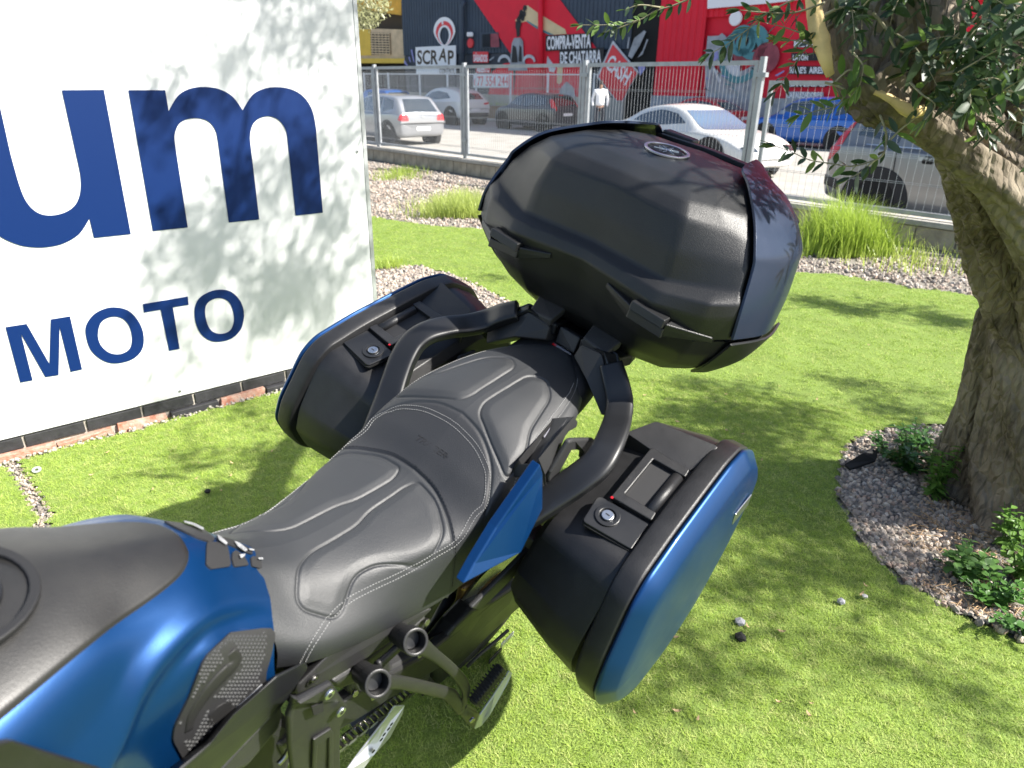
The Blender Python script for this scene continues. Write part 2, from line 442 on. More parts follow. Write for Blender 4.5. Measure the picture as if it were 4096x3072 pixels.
# ---- tank
TR = [  # rows rear -> front, columns centre -> bottom (half)
 [(.440, 0, .848), (.425, -.045, .842), (.412, -.085, .832), (.392, -.125, .805), (.380, -.145, .76), (.383, -.150, .70), (.39, -.14, .64)],
 [(.375, 0, .912), (.363, -.055, .903), (.352, -.100, .885), (.337, -.135, .843), (.332, -.149, .77), (.340, -.150, .69), (.35, -.14, .62)],
 [(.315, 0, .953), (.300, -.065, .944), (.287, -.120, .924), (.278, -.146, .873), (.275, -.149, .78), (.280, -.150, .68), (.29, -.145, .60)],
 [(.225, 0, .990), (.212, -.090, .966), (.206, -.150, .912), (.214, -.152, .84), (.215, -.150, .76), (.222, -.150, .66), (.23, -.148, .58)],
 [(.155, 0, 1.01), (.152, -.115, .980), (.150, -.178, .850), (.160, -.158, .79), (.165, -.152, .72), (.175, -.150, .64), (.18, -.15, .56)],
 [(.070, 0, 1.02), (.065, -.145, .985), (.075, -.215, .830), (.10, -.175, .74), (.11, -.155, .68), (.12, -.15, .60), (.12, -.15, .52)],
 [(-.06, 0, 1.02), (-.06, -.18, .985), (-.04, -.25, .84), (.0, -.21, .72), (.02, -.17, .64), (.03, -.15, .56), (.03, -.15, .50)],
 [(-.20, 0, 1.0), (-.20, -.19, .96), (-.18, -.26, .84), (-.14, -.22, .70), (-.12, -.18, .62), (-.11, -.15, .56), (-.1, -.15, .50)]]
def lp3(a, b, t): return tuple(a[i] + (b[i] - a[i]) * t for i in range(3))
TR = [[r_[0], r_[1], lp3(r_[1], r_[2], .55), lp3(r_[1], r_[2], .93), lp3(r_[2], r_[3], .16), lp3(r_[2], r_[3], .45)] + r_[3:] for r_ in TR]
for i_, r_ in enumerate(TR):
    if i_ > 0:
        for j_, b_ in ((2, .002), (3, -.001), (4, -.002), (5, -.005)): r_[j_] = (r_[j_][0], r_[j_][1] - b_, r_[j_][2])
rowsF = [[(p[0], -p[1], p[2]) for p in reversed(r_[1:])] + r_ for r_ in TR]
tv, tf = gridmesh(rowsF, 12, 10)
tank = mk('fuel_tank', tv, tf, M['blue'], moto, smooth=True)
tank_T = bvh(tv, tf)
# satin black cover on the tank top: same surface, 3 mm proud, with a rounded rear end
NCt = len(cr_(rowsF[0], 10)); NRt = len(tv) // NCt; cmid = NCt // 2
def tsurf(ri, ci):
    i = int(min(max(ri, 0), NRt - 1.001)); j = int(min(max(ci, 0), NCt - 1.001)); a, b = ri - i, ci - j
    g = lambda m, n: V(tv[m * NCt + n])
    return (g(i, j).lerp(g(i, j + 1), b)).lerp(g(i + 1, j).lerp(g(i + 1, j + 1), b), a)
def tnorm(ri, ci):
    n = (tsurf(ri, ci + .6) - tsurf(ri, ci - .6)).cross(tsurf(ri + .6, ci) - tsurf(ri - .6, ci)); n.normalize()
    return n if n.z > 0 else -n
def cover(lift, grow, name, mat, parent, inset=True):
    cv = []; nu, nv = 50, 41
    for a in range(nu):
        t = a / (nu - 1); ri = 22.3 - grow * 22 + (NRt - 1 - 22.3) * t ** 1.3
        wv = (10.1 + grow * 14) * (1 - (1 - min(1, t * 3.4)) ** 2.6) ** .5 if t < .3 else 10.1 + grow * 14
        wv = max(wv, .3)
        for b in range(nv):
            s = (b / (nv - 1) * 2 - 1)
            ci = cmid + s * wv
            edge = min(1, (1 - abs(s)) * 14, (t * 26 + .02) if True else 1)
            cv.append(tsurf(ri, ci) + tnorm(ri, ci) * (lift * (edge ** .5 if inset else 1) - (0 if edge > .03 else .004)))
    return mk(name, cv, grid_faces(nu, nv), mat, parent, smooth=True), cv, grid_faces(nu, nv)
cover(.0012, .018, 'cover_gap', M['gap'], tank, False)
cov, cvv, cff = cover(.0048, 0, 'tank_cover', M['tankblk'], tank)
# filler cap at the left edge of view
cap_c = V((.070, -.005, 1.026)); cn = V((.12, 0, 1)).normalized()
capo = mk('filler_cap', *disc(cap_c - cn * .004, cn, .050, 40, .010), M['plastic_s'], tank, bevel=.003)
mk('cap_ring', *ringo(cap_c - cn * .004, cn, .060, .052, .009, 40), M['dark'], capo, bevel=.002)
mk('cap_hinge', *MB().box(cap_c + V((.0, 0, .010)), (.05, .022, .01)).__dict__.values(), M['dsteel'], capo, bevel=.002)
# knee grip, traced on the tank's left side
def patch(T, outline, lift, n=26, r_=.012):
    """dense patch over surface T inside a traced outline; returns vs, fs by scan lines"""
    P = [(p.x, p.y) for p in roundpoly([(a, b, 0) for a, b in outline], r_, 4)]
    y0, y1 = min(p[1] for p in P), max(p[1] for p in P); vs = []; m = n
    rows = 0
    for i in range(n + 1):
        y = y0 + (y1 - y0) * (.004 + .992 * i / n); xs = []
        for a, b in zip(P, P[1:] + P[:1]):
            if (a[1] > y) != (b[1] > y): xs.append(a[0] + (b[0] - a[0]) * (y - a[1]) / (b[1] - a[1]))
        if len(xs) < 2: continue
        xa, xb = min(xs), max(xs)
        hs = [hit(T, xa + (xb - xa) * j / m, y, lift)[0] for j in range(m + 1)]
        last = next((h for h in hs if h is not None), V((0, 0, 0)))
        for h in hs:
            if h is not None: last = h
            vs.append(last.copy())
        rows += 1
    fs = grid_faces(rows, m + 1); f = fs[len(fs) // 2]; nn = (vs[f[1]] - vs[f[0]]).cross(vs[f[2]] - vs[f[1]])
    return vs, (fs if nn.dot(CL - vs[f[0]]) > 0 else rev(fs))
kp_px = [z9(800, 305), z9(1180, 275), z9(1225, 330), z9(1175, 570), z9(1135, 700), z9(1130, 830), z9(820, 1110), z9(330, 1580), z9(215, 1370), z9(230, 1240), z9(370, 960), z9(500, 620), z9(560, 530)]
kv, kf = patch(tank_T, kp_px, .0035, 30, 12)
kp = mk('knee_grip', kv, kf, M['plastic_g'], tank, smooth=True, solid=.004, bevel=.001)
kp2 = [(sum(p[0] for p in kp_px) / len(kp_px) + (x - sum(p[0] for p in kp_px) / len(kp_px)) * .88, sum(p[1] for p in kp_px) / len(kp_px) + (y - sum(p[1] for p in kp_px) / len(kp_px)) * .90) for x, y in kp_px]
kp_T = bvh(kv, kf)
bm_ = MB()
swirl = cr_([z9(790, 520), z9(825, 590), z9(790, 670), z9(700, 760), z9(560, 920), z9(430, 1120), z9(380, 1290)], 6)
sw_r = [26, 38, 34, 32, 30, 34, 40]
for i in range(34):
    for j in range(34):
        p, q_ = z9(190 + j * 36 + (i % 2) * 18 , 330 + i * 37)
        p -= 0; 
        if not inpoly(p, q_, kp2): continue
        if min(math.hypot(p - s[0], q_ - s[1]) for s in swirl) < 36: continue
        if math.hypot(p - z9(690, 1090)[0], q_ - z9(690, 1090)[1]) < 48: continue
        c, n = hit(kp_T, p, q_, .0)
        if c is None: continue
        u = V((0, 0, 1)) - n * n.z; u.normalize(); w_ = n.cross(u); s = .0030
        b4 = [c + u * s + w_ * s * .8, c - u * s + w_ * s * .8, c - u * s - w_ * s * .8, c + u * s - w_ * s * .8]
        bm_.add(b4 + [c + n * .0026 + u * .0012], [(0, 1, 4), (1, 2, 4), (2, 3, 4), (3, 0, 4)])
bm_.build('grip_studs', M['stud'], kp, kind='stuff')
swv = MB(); sp = [hit(kp_T, *s, .0006) for s in swirl]
spp = [s[0] for s in sp if s[0] is not None]
swv.tube(spp, [.006 + .009 * math.sin(math.pi * min(1, (i + 3) / len(spp))) for i in range(len(spp))], 10, sx=.13, up=(0, -1, 0)); swv.build('raised_swirl', M['rubber'], kp, smooth=True)
hc = hit(kp_T, *z9(690, 1110), .0)
if hc[0] is not None: mk('raised_disc', *disc(hc[0], hc[1], .018, 24, .0016), M['rubber'], kp, bevel=.0006)
w0 = [hit(kp_T, *z9(*p), .0012)[0] or hit(tank_T, *z9(*p), .005)[0] for p in [(850, 1090), (1110, 850), (1100, 828), (845, 1058)]]
prism_o('white_stripe', w0, V((0, -.0008, 0)), M['white_p'], kp)
# spine pads on the tank tail, with worn white print
def decal(name, outl, mat, parent, T, lift=.003, n=10, r_=6, solid=.003, **k):
    vs, fs = patch(T, outl, lift, n, r_); return mk(name, vs, fs, mat, parent, smooth=True, solid=solid, bevel=.0008, **k)
sp1 = decal('spine_pad', [z3(925, 268), z3(1030, 282), z3(1150, 315), z3(1215, 370), z3(1190, 388), z3(1120, 365), z3(960, 290)], M['plastic_g'], tank, tank_T)
sp2 = decal('spine_pad', [z3(1165, 385), z3(1215, 385), z3(1280, 400), z3(1292, 460), z3(1300, 522), z3(1190, 540), z3(1160, 515)], M['plastic_g'], tank, tank_T)
sp3 = decal('spine_pad', [z3(1310, 440), z3(1330, 430), z3(1370, 460), z3(1395, 500), z3(1400, 522), z3(1320, 525), z3(1305, 480)], M['plastic_g'], tank, tank_T)
sp4 = decal('spine_pad', [z3(1412, 470), z3(1430, 462), z3(1480, 500), z3(1497, 540), z3(1420, 522)], M['plastic_g'], tank, tank_T)
sp5 = decal('spine_pad', [z3(1220, 350), z3(1300, 370), z3(1420, 430), z3(1425, 455), z3(1380, 440), z3(1330, 415), z3(1240, 378)], M['plastic_g'], tank, tank_T)
for k, pl_ in enumerate([[(1030, 283), (1080, 290), (1146, 325), (1140, 333), (1075, 302), (1035, 292)], [(1215, 360), (1240, 372), (1275, 405), (1262, 412), (1225, 385)], [(1310, 392), (1345, 405), (1385, 440), (1370, 448), (1330, 420)], [(1335, 462), (1370, 460), (1365, 472), (1345, 486)], [(1390, 430), (1422, 436), (1420, 444), (1395, 440)], [(1442, 480), (1468, 480), (1474, 490), (1448, 490)]]):
    decal('worn_print', [z3(*p) for p in pl_], M['grey_print'], sp1, tank_T, .0068, 6, 2, .0006)
# lower side trim: black beam below the grip and frame beam
def upts(lst): return [U(*p[0], 'y', p[1]) for p in lst]
beam = upts([(z9(1540, 600), -.165), (z9(1570, 650), -.165), (z9(1440, 850), -.17), (z9(1300, 1050), -.172), (z9(950, 1400), -.175), (z9(700, 1659), -.18), (z9(560, 1800), -.19), (z9(150, 1800), -.20), (z9(300, 1640), -.195), (z9(600, 1400), -.19), (z9(820, 1130), -.185), (z9(1060, 920), -.178), (z9(1250, 740), -.17)])
prism_o('frame_cover', beam, (0.01, .045, -.075), M['plastic_s'], moto, bevel=.012, seg=4)
b2 = upts([(z9(1310, 1010), -.155), (z9(1318, 1150), -.155), (z9(1290, 1260), -.155), (z9(1090, 1500), -.16), (z9(960, 1659), -.165), (z9(600, 1800), -.17), (z9(900, 1400), -.16)])
prism_o('fabric_side_panel', b2, (.01, .045, -.05), M['plastic_g'], moto, bevel=.01, seg=3)
tl = upts([((-40, 2975), -.235), ((55, 2960), -.235), ((180, 3000), -.228), ((420, 3075), -.222), ((420, 3200), -.22), ((-60, 3200), -.23)])
prism_o('front_side_trim', tl, (0, .04, -.05), M['plastic'], moto, bevel=.006, seg=3)
# side cover under the seat
sc = upts([(z6(185, 900), -.168), (z6(215, 850), -.168), (z6(480, 570), -.176), (z6(560, 500), -.178), (z6(900, 350), -.186), (z6(1370, 165), -.19), (z6(1410, 180), -.19), (z6(1250, 330), -.188), (z6(1000, 500), -.182), (z6(800, 640), -.178), (z6(500, 820), -.172), (z6(190, 955), -.168)])
sc = upts([(z6(185, 900), -.150), (z6(215, 850), -.150), (z6(480, 590), -.153), (z6(900, 372), -.160), (z6(1370, 180), -.176), (z6(1410, 185), -.178), (z6(1250, 330), -.174), (z6(1000, 500), -.168), (z6(800, 640), -.162), (z6(500, 820), -.155), (z6(190, 955), -.150)])
scv = prism_o('side_cover', sc, (0, .03, -.03), M['plastic_g'], moto, bevel=.007, seg=3)
def bolt(px, py, y, r_, parent, mat=M['steel'], T=None):
    c = U(px, py, 'y', y); bo = mk('bolt', *disc(c, (0, -1, 0), r_, 14, .005), mat, parent, bevel=.001)
    mk('bolt_socket', *disc(c + V((0, -.0052, 0)), (0, -1, 0), r_ * .45, 6, .0006), M['dark'], bo); return bo
c_ = U(*z6(330, 815), 'y', -.152); mk('bolt_recess', *disc(c_, (0, -1, 0), .012, 20, .002), M['dark'], scv)
bolt(*z6(335, 800), -.154, .006, scv)
# blue tail panel and grey inner fairing (both sides)
tp_ = upts([((2162, 1858), -.212), ((2172, 1895), -.218), ((2172, 2035), -.240), ((2085, 2212), -.256), ((1852, 2338), -.228), ((1900, 2250), -.220), ((1985, 2110), -.212)])
gf = upts([(z8(330, 318), -.160), (z8(395, 325), -.172), (z8(455, 375), -.178), (z8(435, 440), -.180), (z8(330, 500), -.182), (z8(270, 640), -.190), (z8(95, 960), -.208), (z8(118, 1175), -.210), (z8(62, 1165), -.207), (z8(0, 830), -.200), (z8(-120, 1000), -.19), (z8(100, 640), -.172), (z8(230, 470), -.166)])
for s in (1, -1):
    f = (lambda q: q) if s == 1 else mir
    dn = V((0, 0, 0)) if s == 1 else V((.0, -.03, -.13))
    prism_o('tail_panel', [p + dn for p in f(tp_)], (0, .02 * s, .0), M['blue'], moto, bevel=.003, seg=3)
    prism_o('tail_fairing', [p + dn for p in f(gf)], (0, .04 * s, -.03), M['plastic_g'], moto, bevel=.008, seg=3)
sbk = upts([(z8(355, 600), -.21), (z8(400, 580), -.21), (z8(430, 580), -.21), (z8(640, 575), -.215), (z8(560, 780), -.215), (z8(495, 800), -.215), (z8(500, 720), -.215), (z8(450, 695), -.21), (z8(380, 700), -.21), (z8(230, 980), -.21), (z8(210, 1110), -.21), (z8(130, 1150), -.21), (z8(122, 1010), -.21), (z8(150, 940), -.21)])
for s in (1,): prism_o('pannier_bracket', sbk if s == 1 else mir(sbk), (0, .012 * s, 0), M['plastic_g'], moto, bevel=.004, seg=2)
# ---- grab rails (traced on the left, mirrored)
def bar(name, px_y, rads, mat, parent, sx=.55, up=(0, 0, 1), n=14, sides=(1, -1), dens=5):
    pts = [(*U(*p[0], 'y', p[1]), r_) for p, r_ in zip(px_y, rads)]; d = cr_(pts, dens)
    for s in sides:
        mb = MB(); mb.tube([(p[0], p[1] * s, p[2]) for p in d], [p[3] for p in d], n, sx=sx, up=up)
        mb.build(name, mat, parent, smooth=True)
GR = [(1.215, -.135, 1.012, .022), (1.200, -.165, .990, .024), (1.185, -.195, .962, .025), (1.150, -.218, .948, .025), (1.10, -.240, .944, .0255), (1.05, -.257, .934, .026), (1.014, -.262, .915, .027), (.980, -.252, .890, .027), (.949, -.236, .860, .027), (.915, -.215, .826, .028), (.87, -.190, .785, .028), (.82, -.165, .735, .028)]
GR = [(a, b, c, d * 1.15) for a, b, c, d in GR]
for s in (1, -1):
    d = cr_(GR, 6); mb = MB(); mb.tube([(p[0], p[1] * s, p[2]) for p in d], [p[3] for p in d], 28, sx=.44, up=(-.55, 0, .85), sq=6); mb.build('grab_rail', M['plastic_s'], moto, smooth=True)
# chunky rail noses beside the pillion
nose_top = [(z7(1150, 560), -.030), (z7(1235, 545), -.040), (z7(1545, 735), -.125), (z7(1570, 780), -.130), (z7(1560, 1100), -.165), (z7(1550, 1290), -.185), (z7(1410, 1290), -.165), (z7(1440, 1050), -.150), (z7(1452, 830), -.118), (z7(1415, 755), -.108), (z7(1225, 645), -.050), (z7(1105, 770), -.035)]
nt_ = upts(nose_top)
nf = upts([(z7(1105, 770), -.035), (z7(1225, 645), -.050), (z7(1415, 755), -.108), (z7(1452, 830), -.118), (z7(1440, 1050), -.150), (z7(1400, 1300), -.165), (z7(1250, 1000), -.09), (z7(1120, 800), -.04)])
for s in (1, -1):
    def m_(L_): return [V((x, y * s, z)) for x, y, z in L_]
    # top ridge runs from the centre link outwards and down into the handle
    top = m_([(1.240, -.030, 1.018), (1.246, -.044, 1.030), (1.240, -.126, 1.032), (1.232, -.150, 1.022), (1.212, -.185, .985), (1.175, -.215, .955), (1.150, -.200, .950), (1.185, -.172, .972), (1.208, -.135, 1.000), (1.220, -.108, 1.019), (1.229, -.056, 1.016), (1.221, -.040, .980)])
    fc = [U(*z7(*p), 'x', x) for p, x in [((130, 490), 1.190), ((590, 272), 1.216), ((805, 400), 1.226), ((822, 450), 1.224), ((782, 582), 1.216), ((440, 548), 1.185), ((120, 620), 1.17)]]
    tb = [U(*z7(*p), 'x', x) for p, x in [((0, 440), 1.180), ((130, 488), 1.190), ((588, 268), 1.217), ((808, 396), 1.227), ((925, 432), 1.240), ((905, 352), 1.255), ((600, 160), 1.245), ((150, 330), 1.20)]]
    f = (lambda q: q) if s == -1 else mir
    prism_o('rail_nose', f(tb), (.05, 0, -.05), M['plastic_s'], moto, bevel=.006, seg=3)
    prism_o('rail_nose_face', f(fc), (.05, 0, -.02), M['plastic_g'], moto, bevel=.004, seg=2)
cl = upts([(z7(930, 430), .030), (z7(1150, 560), -.030), (z7(1075, 735), -.032), (z7(870, 610), .030)])
cb = prism_o('rail_centre', [p + V((.004, 0, 0)) for p in cl], (.03, 0, -.01), M['plastic_g'], moto, bevel=.004)
sl = upts([(z7(878, 603), .028), (z7(1070, 722), -.030), (z7(1072, 742), -.030), (z7(862, 618), .028)])
st_ = prism_o('warning_sticker', [p + V((-.004, 0, -.001)) for p in sl], (.002, 0, 0), M['grey_p'], cb)
sr_ = [sl[0].lerp(sl[1], .02), sl[0].lerp(sl[1], .22), sl[3].lerp(sl[2], .22), sl[3].lerp(sl[2], .02)]
prism_o('sticker_mark', [p + V((-.006, 0, 0)) for p in sr_], (.001, 0, 0), M['redref'], st_)
# rear carrier plate under the case
car_ = MB()
for s in (1, -1):
    car_.add(*prism([(1.235, .035 * s, 1.02), (1.24, .12 * s, 1.005), (1.33, .13 * s, .995), (1.50, .10 * s, 1.01), (1.50, .05 * s, 1.01), (1.30, .045 * s, 1.01)], (0, 0, -.03)))
car_.add(*prism([(1.42, .1, 1.012), (1.42, -.1, 1.012), (1.52, -.08, 1.012), (1.52, .08, 1.012)], (0, 0, -.025)))
car_.build('rear_carrier', M['plastic_s'], moto, bevel=.005)
for s in (1, -1):
    mk('case_mount', *prism([(1.225, .045 * s, 1.03), (1.225, .11 * s, 1.022), (1.27, .12 * s, 1.05), (1.27, .04 * s, 1.055)], (0, 0, -.02)), M['plastic_g'], moto, bevel=.004)
# tail hull below seat, mudguard, wheel
hull = MB()
hv, hf = gridmesh([[(.45, -.12, .66), (.45, -.12, .55), (.45, 0, .50), (.45, .12, .55), (.45, .12, .66), (.45, 0, .70)], [(.8, -.15, .72), (.8, -.12, .62), (.8, 0, .58), (.8, .12, .62), (.8, .15, .72), (.8, 0, .76)],
    [(1.05, -.12, .88), (1.05, -.10, .78), (1.05, 0, .74), (1.05, .10, .78), (1.05, .12, .88), (1.05, 0, .90)], [(1.25, -.10, .96), (1.25, -.09, .86), (1.25, 0, .82), (1.25, .09, .86), (1.25, .10, .96), (1.25, 0, .97)], [(1.5, -.03, .98), (1.5, -.03, .92), (1.5, 0, .90), (1.5, .03, .92), (1.5, .03, .98), (1.5, 0, .99)]], 6, 4, True)
mk('tail_underside', hv, hf, M['dark'], moto, smooth=True)
WC = V((1.06, 0, .315))
def torus(c, R_, r_, ry, n=48, m=14, prof=None):
    vs = []
    for i in range(n):
        a = 2 * math.pi * i / n
        for j in range(m):
            b = 2 * math.pi * j / m; rr = R_ + r_ * math.cos(b)
            vs.append(c + V((math.cos(a) * rr, math.sin(b) * ry, math.sin(a) * rr)))
    fs = [(i * m + j, i * m + (j + 1) % m, ((i + 1) % n) * m + (j + 1) % m, ((i + 1) % n) * m + j) for i in range(n) for j in range(m)]
    return vs, fs
rw = mk('rear_wheel', *torus(WC, .225, .012, .065), M['dsteel'], moto, smooth=True)
mk('rear_tyre', *torus(WC, .262, .055, .088), M['rubber'], rw, smooth=True)
for k in range(5):
    a = 2 * math.pi * k / 5 + .3; d = V((math.cos(a), 0, math.sin(a)))
    mb = MB(); mb.tube([WC + d * .03, WC + d * .13, WC + d * .225], [.02, .013, .018], 8); mb.build('wheel_spoke', M['dsteel'], rw, smooth=True)
mk('hub', *disc(WC + V((0, -.07, 0)), (0, 1, 0), .045, 24, .14), M['dsteel'], rw, bevel=.004)
mk('sprocket', *ringo(WC + V((0, -.088, 0)), (0, 1, 0), .098, .06, .006, 40), M['steel'], rw)
# swingarm
sw = upts([(z6(2212, -20), -.125), (z6(2190, 165), -.125), (z6(1900, 430), -.125), (z6(1620, 720), -.125), (z6(1450, 880), -.12), (z6(1380, 640), -.12), (z6(1480, 510), -.12), (z6(1600, 360), -.122), (z6(1760, 190), -.122)])
swm = prism_o('swingarm', [(.42, -.11, .44), (.44, -.11, .36), (.62, -.115, .30), (.90, -.125, .235), (1.13, -.125, .27), (1.14, -.125, .345), (1.02, -.125, .365), (.80, -.12, .355), (.60, -.115, .42)], (0, .03, 0), M['dsteel'], moto, bevel=.012, seg=3)
prism_o('swingarm', [(.42, .14, .44), (.44, .14, .36), (.62, .145, .30), (.90, .155, .235), (1.13, .155, .27), (1.14, .155, .345), (1.02, .155, .365), (.80, .15, .355), (.60, .145, .42)], (0, -.03, 0), M['dsteel'], moto, bevel=.012, seg=3)
mk('axle_nut', *disc(U(*z6(2150, 520), 'y', -.135), (0, -1, 0), .016, 6, .014), M['steel'], swm, bevel=.002)
for k in range(2):
    c = U(*z6(2055, 460) if k == 0 else z6(1950, 600), 'y', -.128)
    mk('adjuster_plate', *MB().box(c, (.055, .004, .022), Matrix.Rotation(R(-12), 3, 'Y')).__dict__.values(), M['alu'] if k == 0 else M['dsteel'], swm, bevel=.004)
prism_o('rear_hugger', sw, (0, .05, .0), M['plastic_s'], moto, bevel=.014, seg=4)
lower = upts([(z6(1180, 1100), -.07), (z6(1480, 985), -.075), (z6(1560, 1130), -.08), (z6(1380, 1270), -.08), (z6(1120, 1460), -.078), (z6(860, 1555), -.075), (z6(780, 1640), -.075), (z6(700, 1640), -.075), (z6(960, 1230), -.07)])
prism_o('exhaust_box', lower, (0, .09, 0), M['dsteel'], moto, bevel=.016, seg=4)
# chain run
ca, cb_ = U(*z6(600, 1370), 'y', -.11), U(*z6(1080, 1000), 'y', -.105)
ch = MB(); d = (cb_ - ca); L = d.length; t = d / L; pitch_ = .0158; nlk = int((L + .10) / pitch_)
a0 = ca - t * .10
for k in range(nlk + 4):
    c = a0 + t * pitch_ * k
    up = V((0, 1, 0)).cross(t).normalized()
    ch.add(*disc(c - V((0, .009, 0)), (0, 1, 0), .0046, 10, .018))
    yy = .0105 if k % 2 else .0078
    for s in (1, -1):
        cc = c + t * pitch_ / 2 + V((0, yy * s, 0))
        ring = [cc + t * x + up * z for x, z in rrect(.0255, .0125, .006, 3)]
        ch.add(*prism(ring, (0, .0016 * s, 0)))
ch.build('drive_chain', M['steel'], moto)
gd = upts([(z6(1060, 1050), -.125), (z6(1150, 1045), -.130), (z6(1130, 1120), -.135), (z6(1020, 1330), -.145), (z6(880, 1480), -.15), (z6(760, 1640), -.152), (z6(620, 1640), -.135), (z6(720, 1500), -.130), (z6(1000, 1140), -.125)])
cg = prism_o('chain_guard', gd, (0, .004, 0), M['alu'], moto, bevel=.0015)
for q_ in [(1030, 1210), (965, 1300), (1005, 1250), (940, 1345), (870, 1450)]:
    mk('guard_hole', *disc(U(*z6(*q_), 'y', -.1475), (0, -1, 0), .005, 12, .0006), M['dark'], cg)
# heel guard / footpeg hanger plate
hg = upts([(z6(165, 985), -.205), (z6(230, 1000), -.21), (z6(510, 850), -.21), (z6(600, 990), -.208), (z6(640, 1040), -.208), (z6(625, 1150), -.208), (z6(585, 1240), -.206), (z6(580, 1420), -.204), (z6(585, 1640), -.2), (z6(160, 1640), -.2), (z6(130, 1400), -.2), (z6(120, 1150), -.2), (z6(165, 1040), -.2)])
hp = prism_o('footpeg_hanger', hg, (0, .012, 0), M['dsteel'], moto, bevel=.004, seg=3)
wn = upts([(z6(328, 1060), -.2125), (z6(430, 1015), -.2125), (z6(430, 1100), -.2125), (z6(345, 1135), -.2125)])
prism_o('hanger_window', wn, (0, .0025, 0), M['gap'], hp)
rib = upts([(z6(345, 1350), -.209), (z6(500, 1250), -.209), (z6(520, 1300), -.209), (z6(380, 1400), -.209), (z6(370, 1640), -.206), (z6(335, 1640), -.206)])
prism_o('hanger_rib', rib, (0, .006, 0), M['dsteel'], hp, bevel=.002)
rib = upts([(z6(480, 1290), -.209), (z6(520, 1280), -.209), (z6(520, 1640), -.206), (z6(480, 1640), -.206)])
prism_o('hanger_rib', rib, (0, .006, 0), M['dsteel'], hp, bevel=.002)
bolt(*z6(472, 935), -.216, .009, hp, M['chrome']); bolt(*z6(575, 1090), -.214, .009, hp, M['chrome'])
# passenger footpeg bracket: two bosses, arms, peg

r1, r2 = U(*z6(908, 848), 'y', -.225), U(*z6(1240, 480), 'y', -.225)
RA = V((-.22, -.72, .62)).normalized()
fb = mk('passenger_peg_bracket', *ringo(r1 - RA * .028, RA, .0215, .0160, .032, 32), M['dsteel'], moto, smooth=False, bevel=.002)
mk('boss', *ringo(r2 - RA * .028, RA, .0215, .0160, .032, 32), M['dsteel'], fb, bevel=.002)
for c in (r1, r2): mk('boss_floor', *disc(c - RA * .022, RA, .0162, 24, .002), M['plastic_s'], fb); mk('boss_root', *disc(c - RA * .075, RA, .020, 24, .05), M['dsteel'], fb, bevel=.003)
def arm(pts, rads, sx=.45, name='bracket_arm'):
    d = cr_([(*U(*p[0], 'y', p[1]), r_) for p, r_ in zip(pts, rads)], 5); mb = MB(); mb.tube([q[:3] for q in d], [q[3] for q in d], 12, sx=sx, up=(0, -1, 0)); return mb.build(name, M['dsteel'], fb, smooth=True)
arm([(z6(960, 840), -.218), (z6(1100, 840), -.222), (z6(1300, 880), -.228), (z6(1500, 930), -.236), (z6(1570, 970), -.24), (z6(1650, 1090), -.247)], [.018, .014, .014, .014, .015, .012])
arm([(z6(1290, 520), -.218), (z6(1400, 590), -.224), (z6(1540, 700), -.232), (z6(1650, 820), -.24), (z6(1690, 920), -.245), (z6(1660, 1050), -.247)], [.017, .012, .011, .012, .012, .012])
arm([(z6(900, 700), -.19), (z6(1010, 600), -.188), (z6(1180, 440), -.188)], [.014, .012, .014], .6)
c0 = prism_o('peg_clevis', upts([(z6(1640, 1130), -.250), (z6(1700, 1050), -.252), (z6(1800, 1110), -.262), (z6(1830, 1170), -.262), (z6(1830, 1210), -.262), (z6(1770, 1258), -.262), (z6(1700, 1210), -.252)]), (0, .012, .006), M['plastic_s'], fb, bevel=.003)
mk('peg_bolt', *disc(U(*z6(1735, 1165), 'y', -.262), (-.2, -1, .1), .0085, 6, .006), M['steel'], c0, bevel=.0015)
pa, pe = U(*z6(1750, 1030), 'y', -.262), U(*z6(2010, 700), 'y', -.262)
# the peg folds up along the bike: rubber block with ribs and a bright outer plate
dv = (pe - pa); Lp = dv.length; tv_ = dv / Lp; outv = V((0, -1, .15)).normalized(); outv = (outv - tv_ * outv.dot(tv_)).normalized(); sv = tv_.cross(outv)
MR = Matrix((tv_, outv, sv)).transposed()
rb = mk('peg_rubber', *MB().box(pa.lerp(pe, .5), (Lp, .022, .030), MR).__dict__.values(), M['rubber'], fb, bevel=.006, seg=3)
for k in range(11):
    mk('rubber_rib', *MB().box(pa.lerp(pe, (k + .7) / 12), (Lp / 26, .030, .037), MR).__dict__.values(), M['rubber'], rb, bevel=.002) if k == 0 else None
    if k == 0: rb0 = [o for o in COL.objects if o.name.startswith('rubber_rib')][-1]
    else:
        o = rb0.copy(); COL.objects.link(o); o.location = tv_ * (Lp * k / 12)
prism_o('peg_plate', upts([(z6(1770, 1255), -.272), (z6(1815, 1130), -.272), (z6(1940, 950), -.272), (z6(2075, 740), -.272), (z6(2100, 760), -.276), (z6(2060, 850), -.280), (z6(1900, 1130), -.285), (z6(1830, 1225), -.28)]), (0, .004, .0), M['alu'], fb, bevel=.0012)
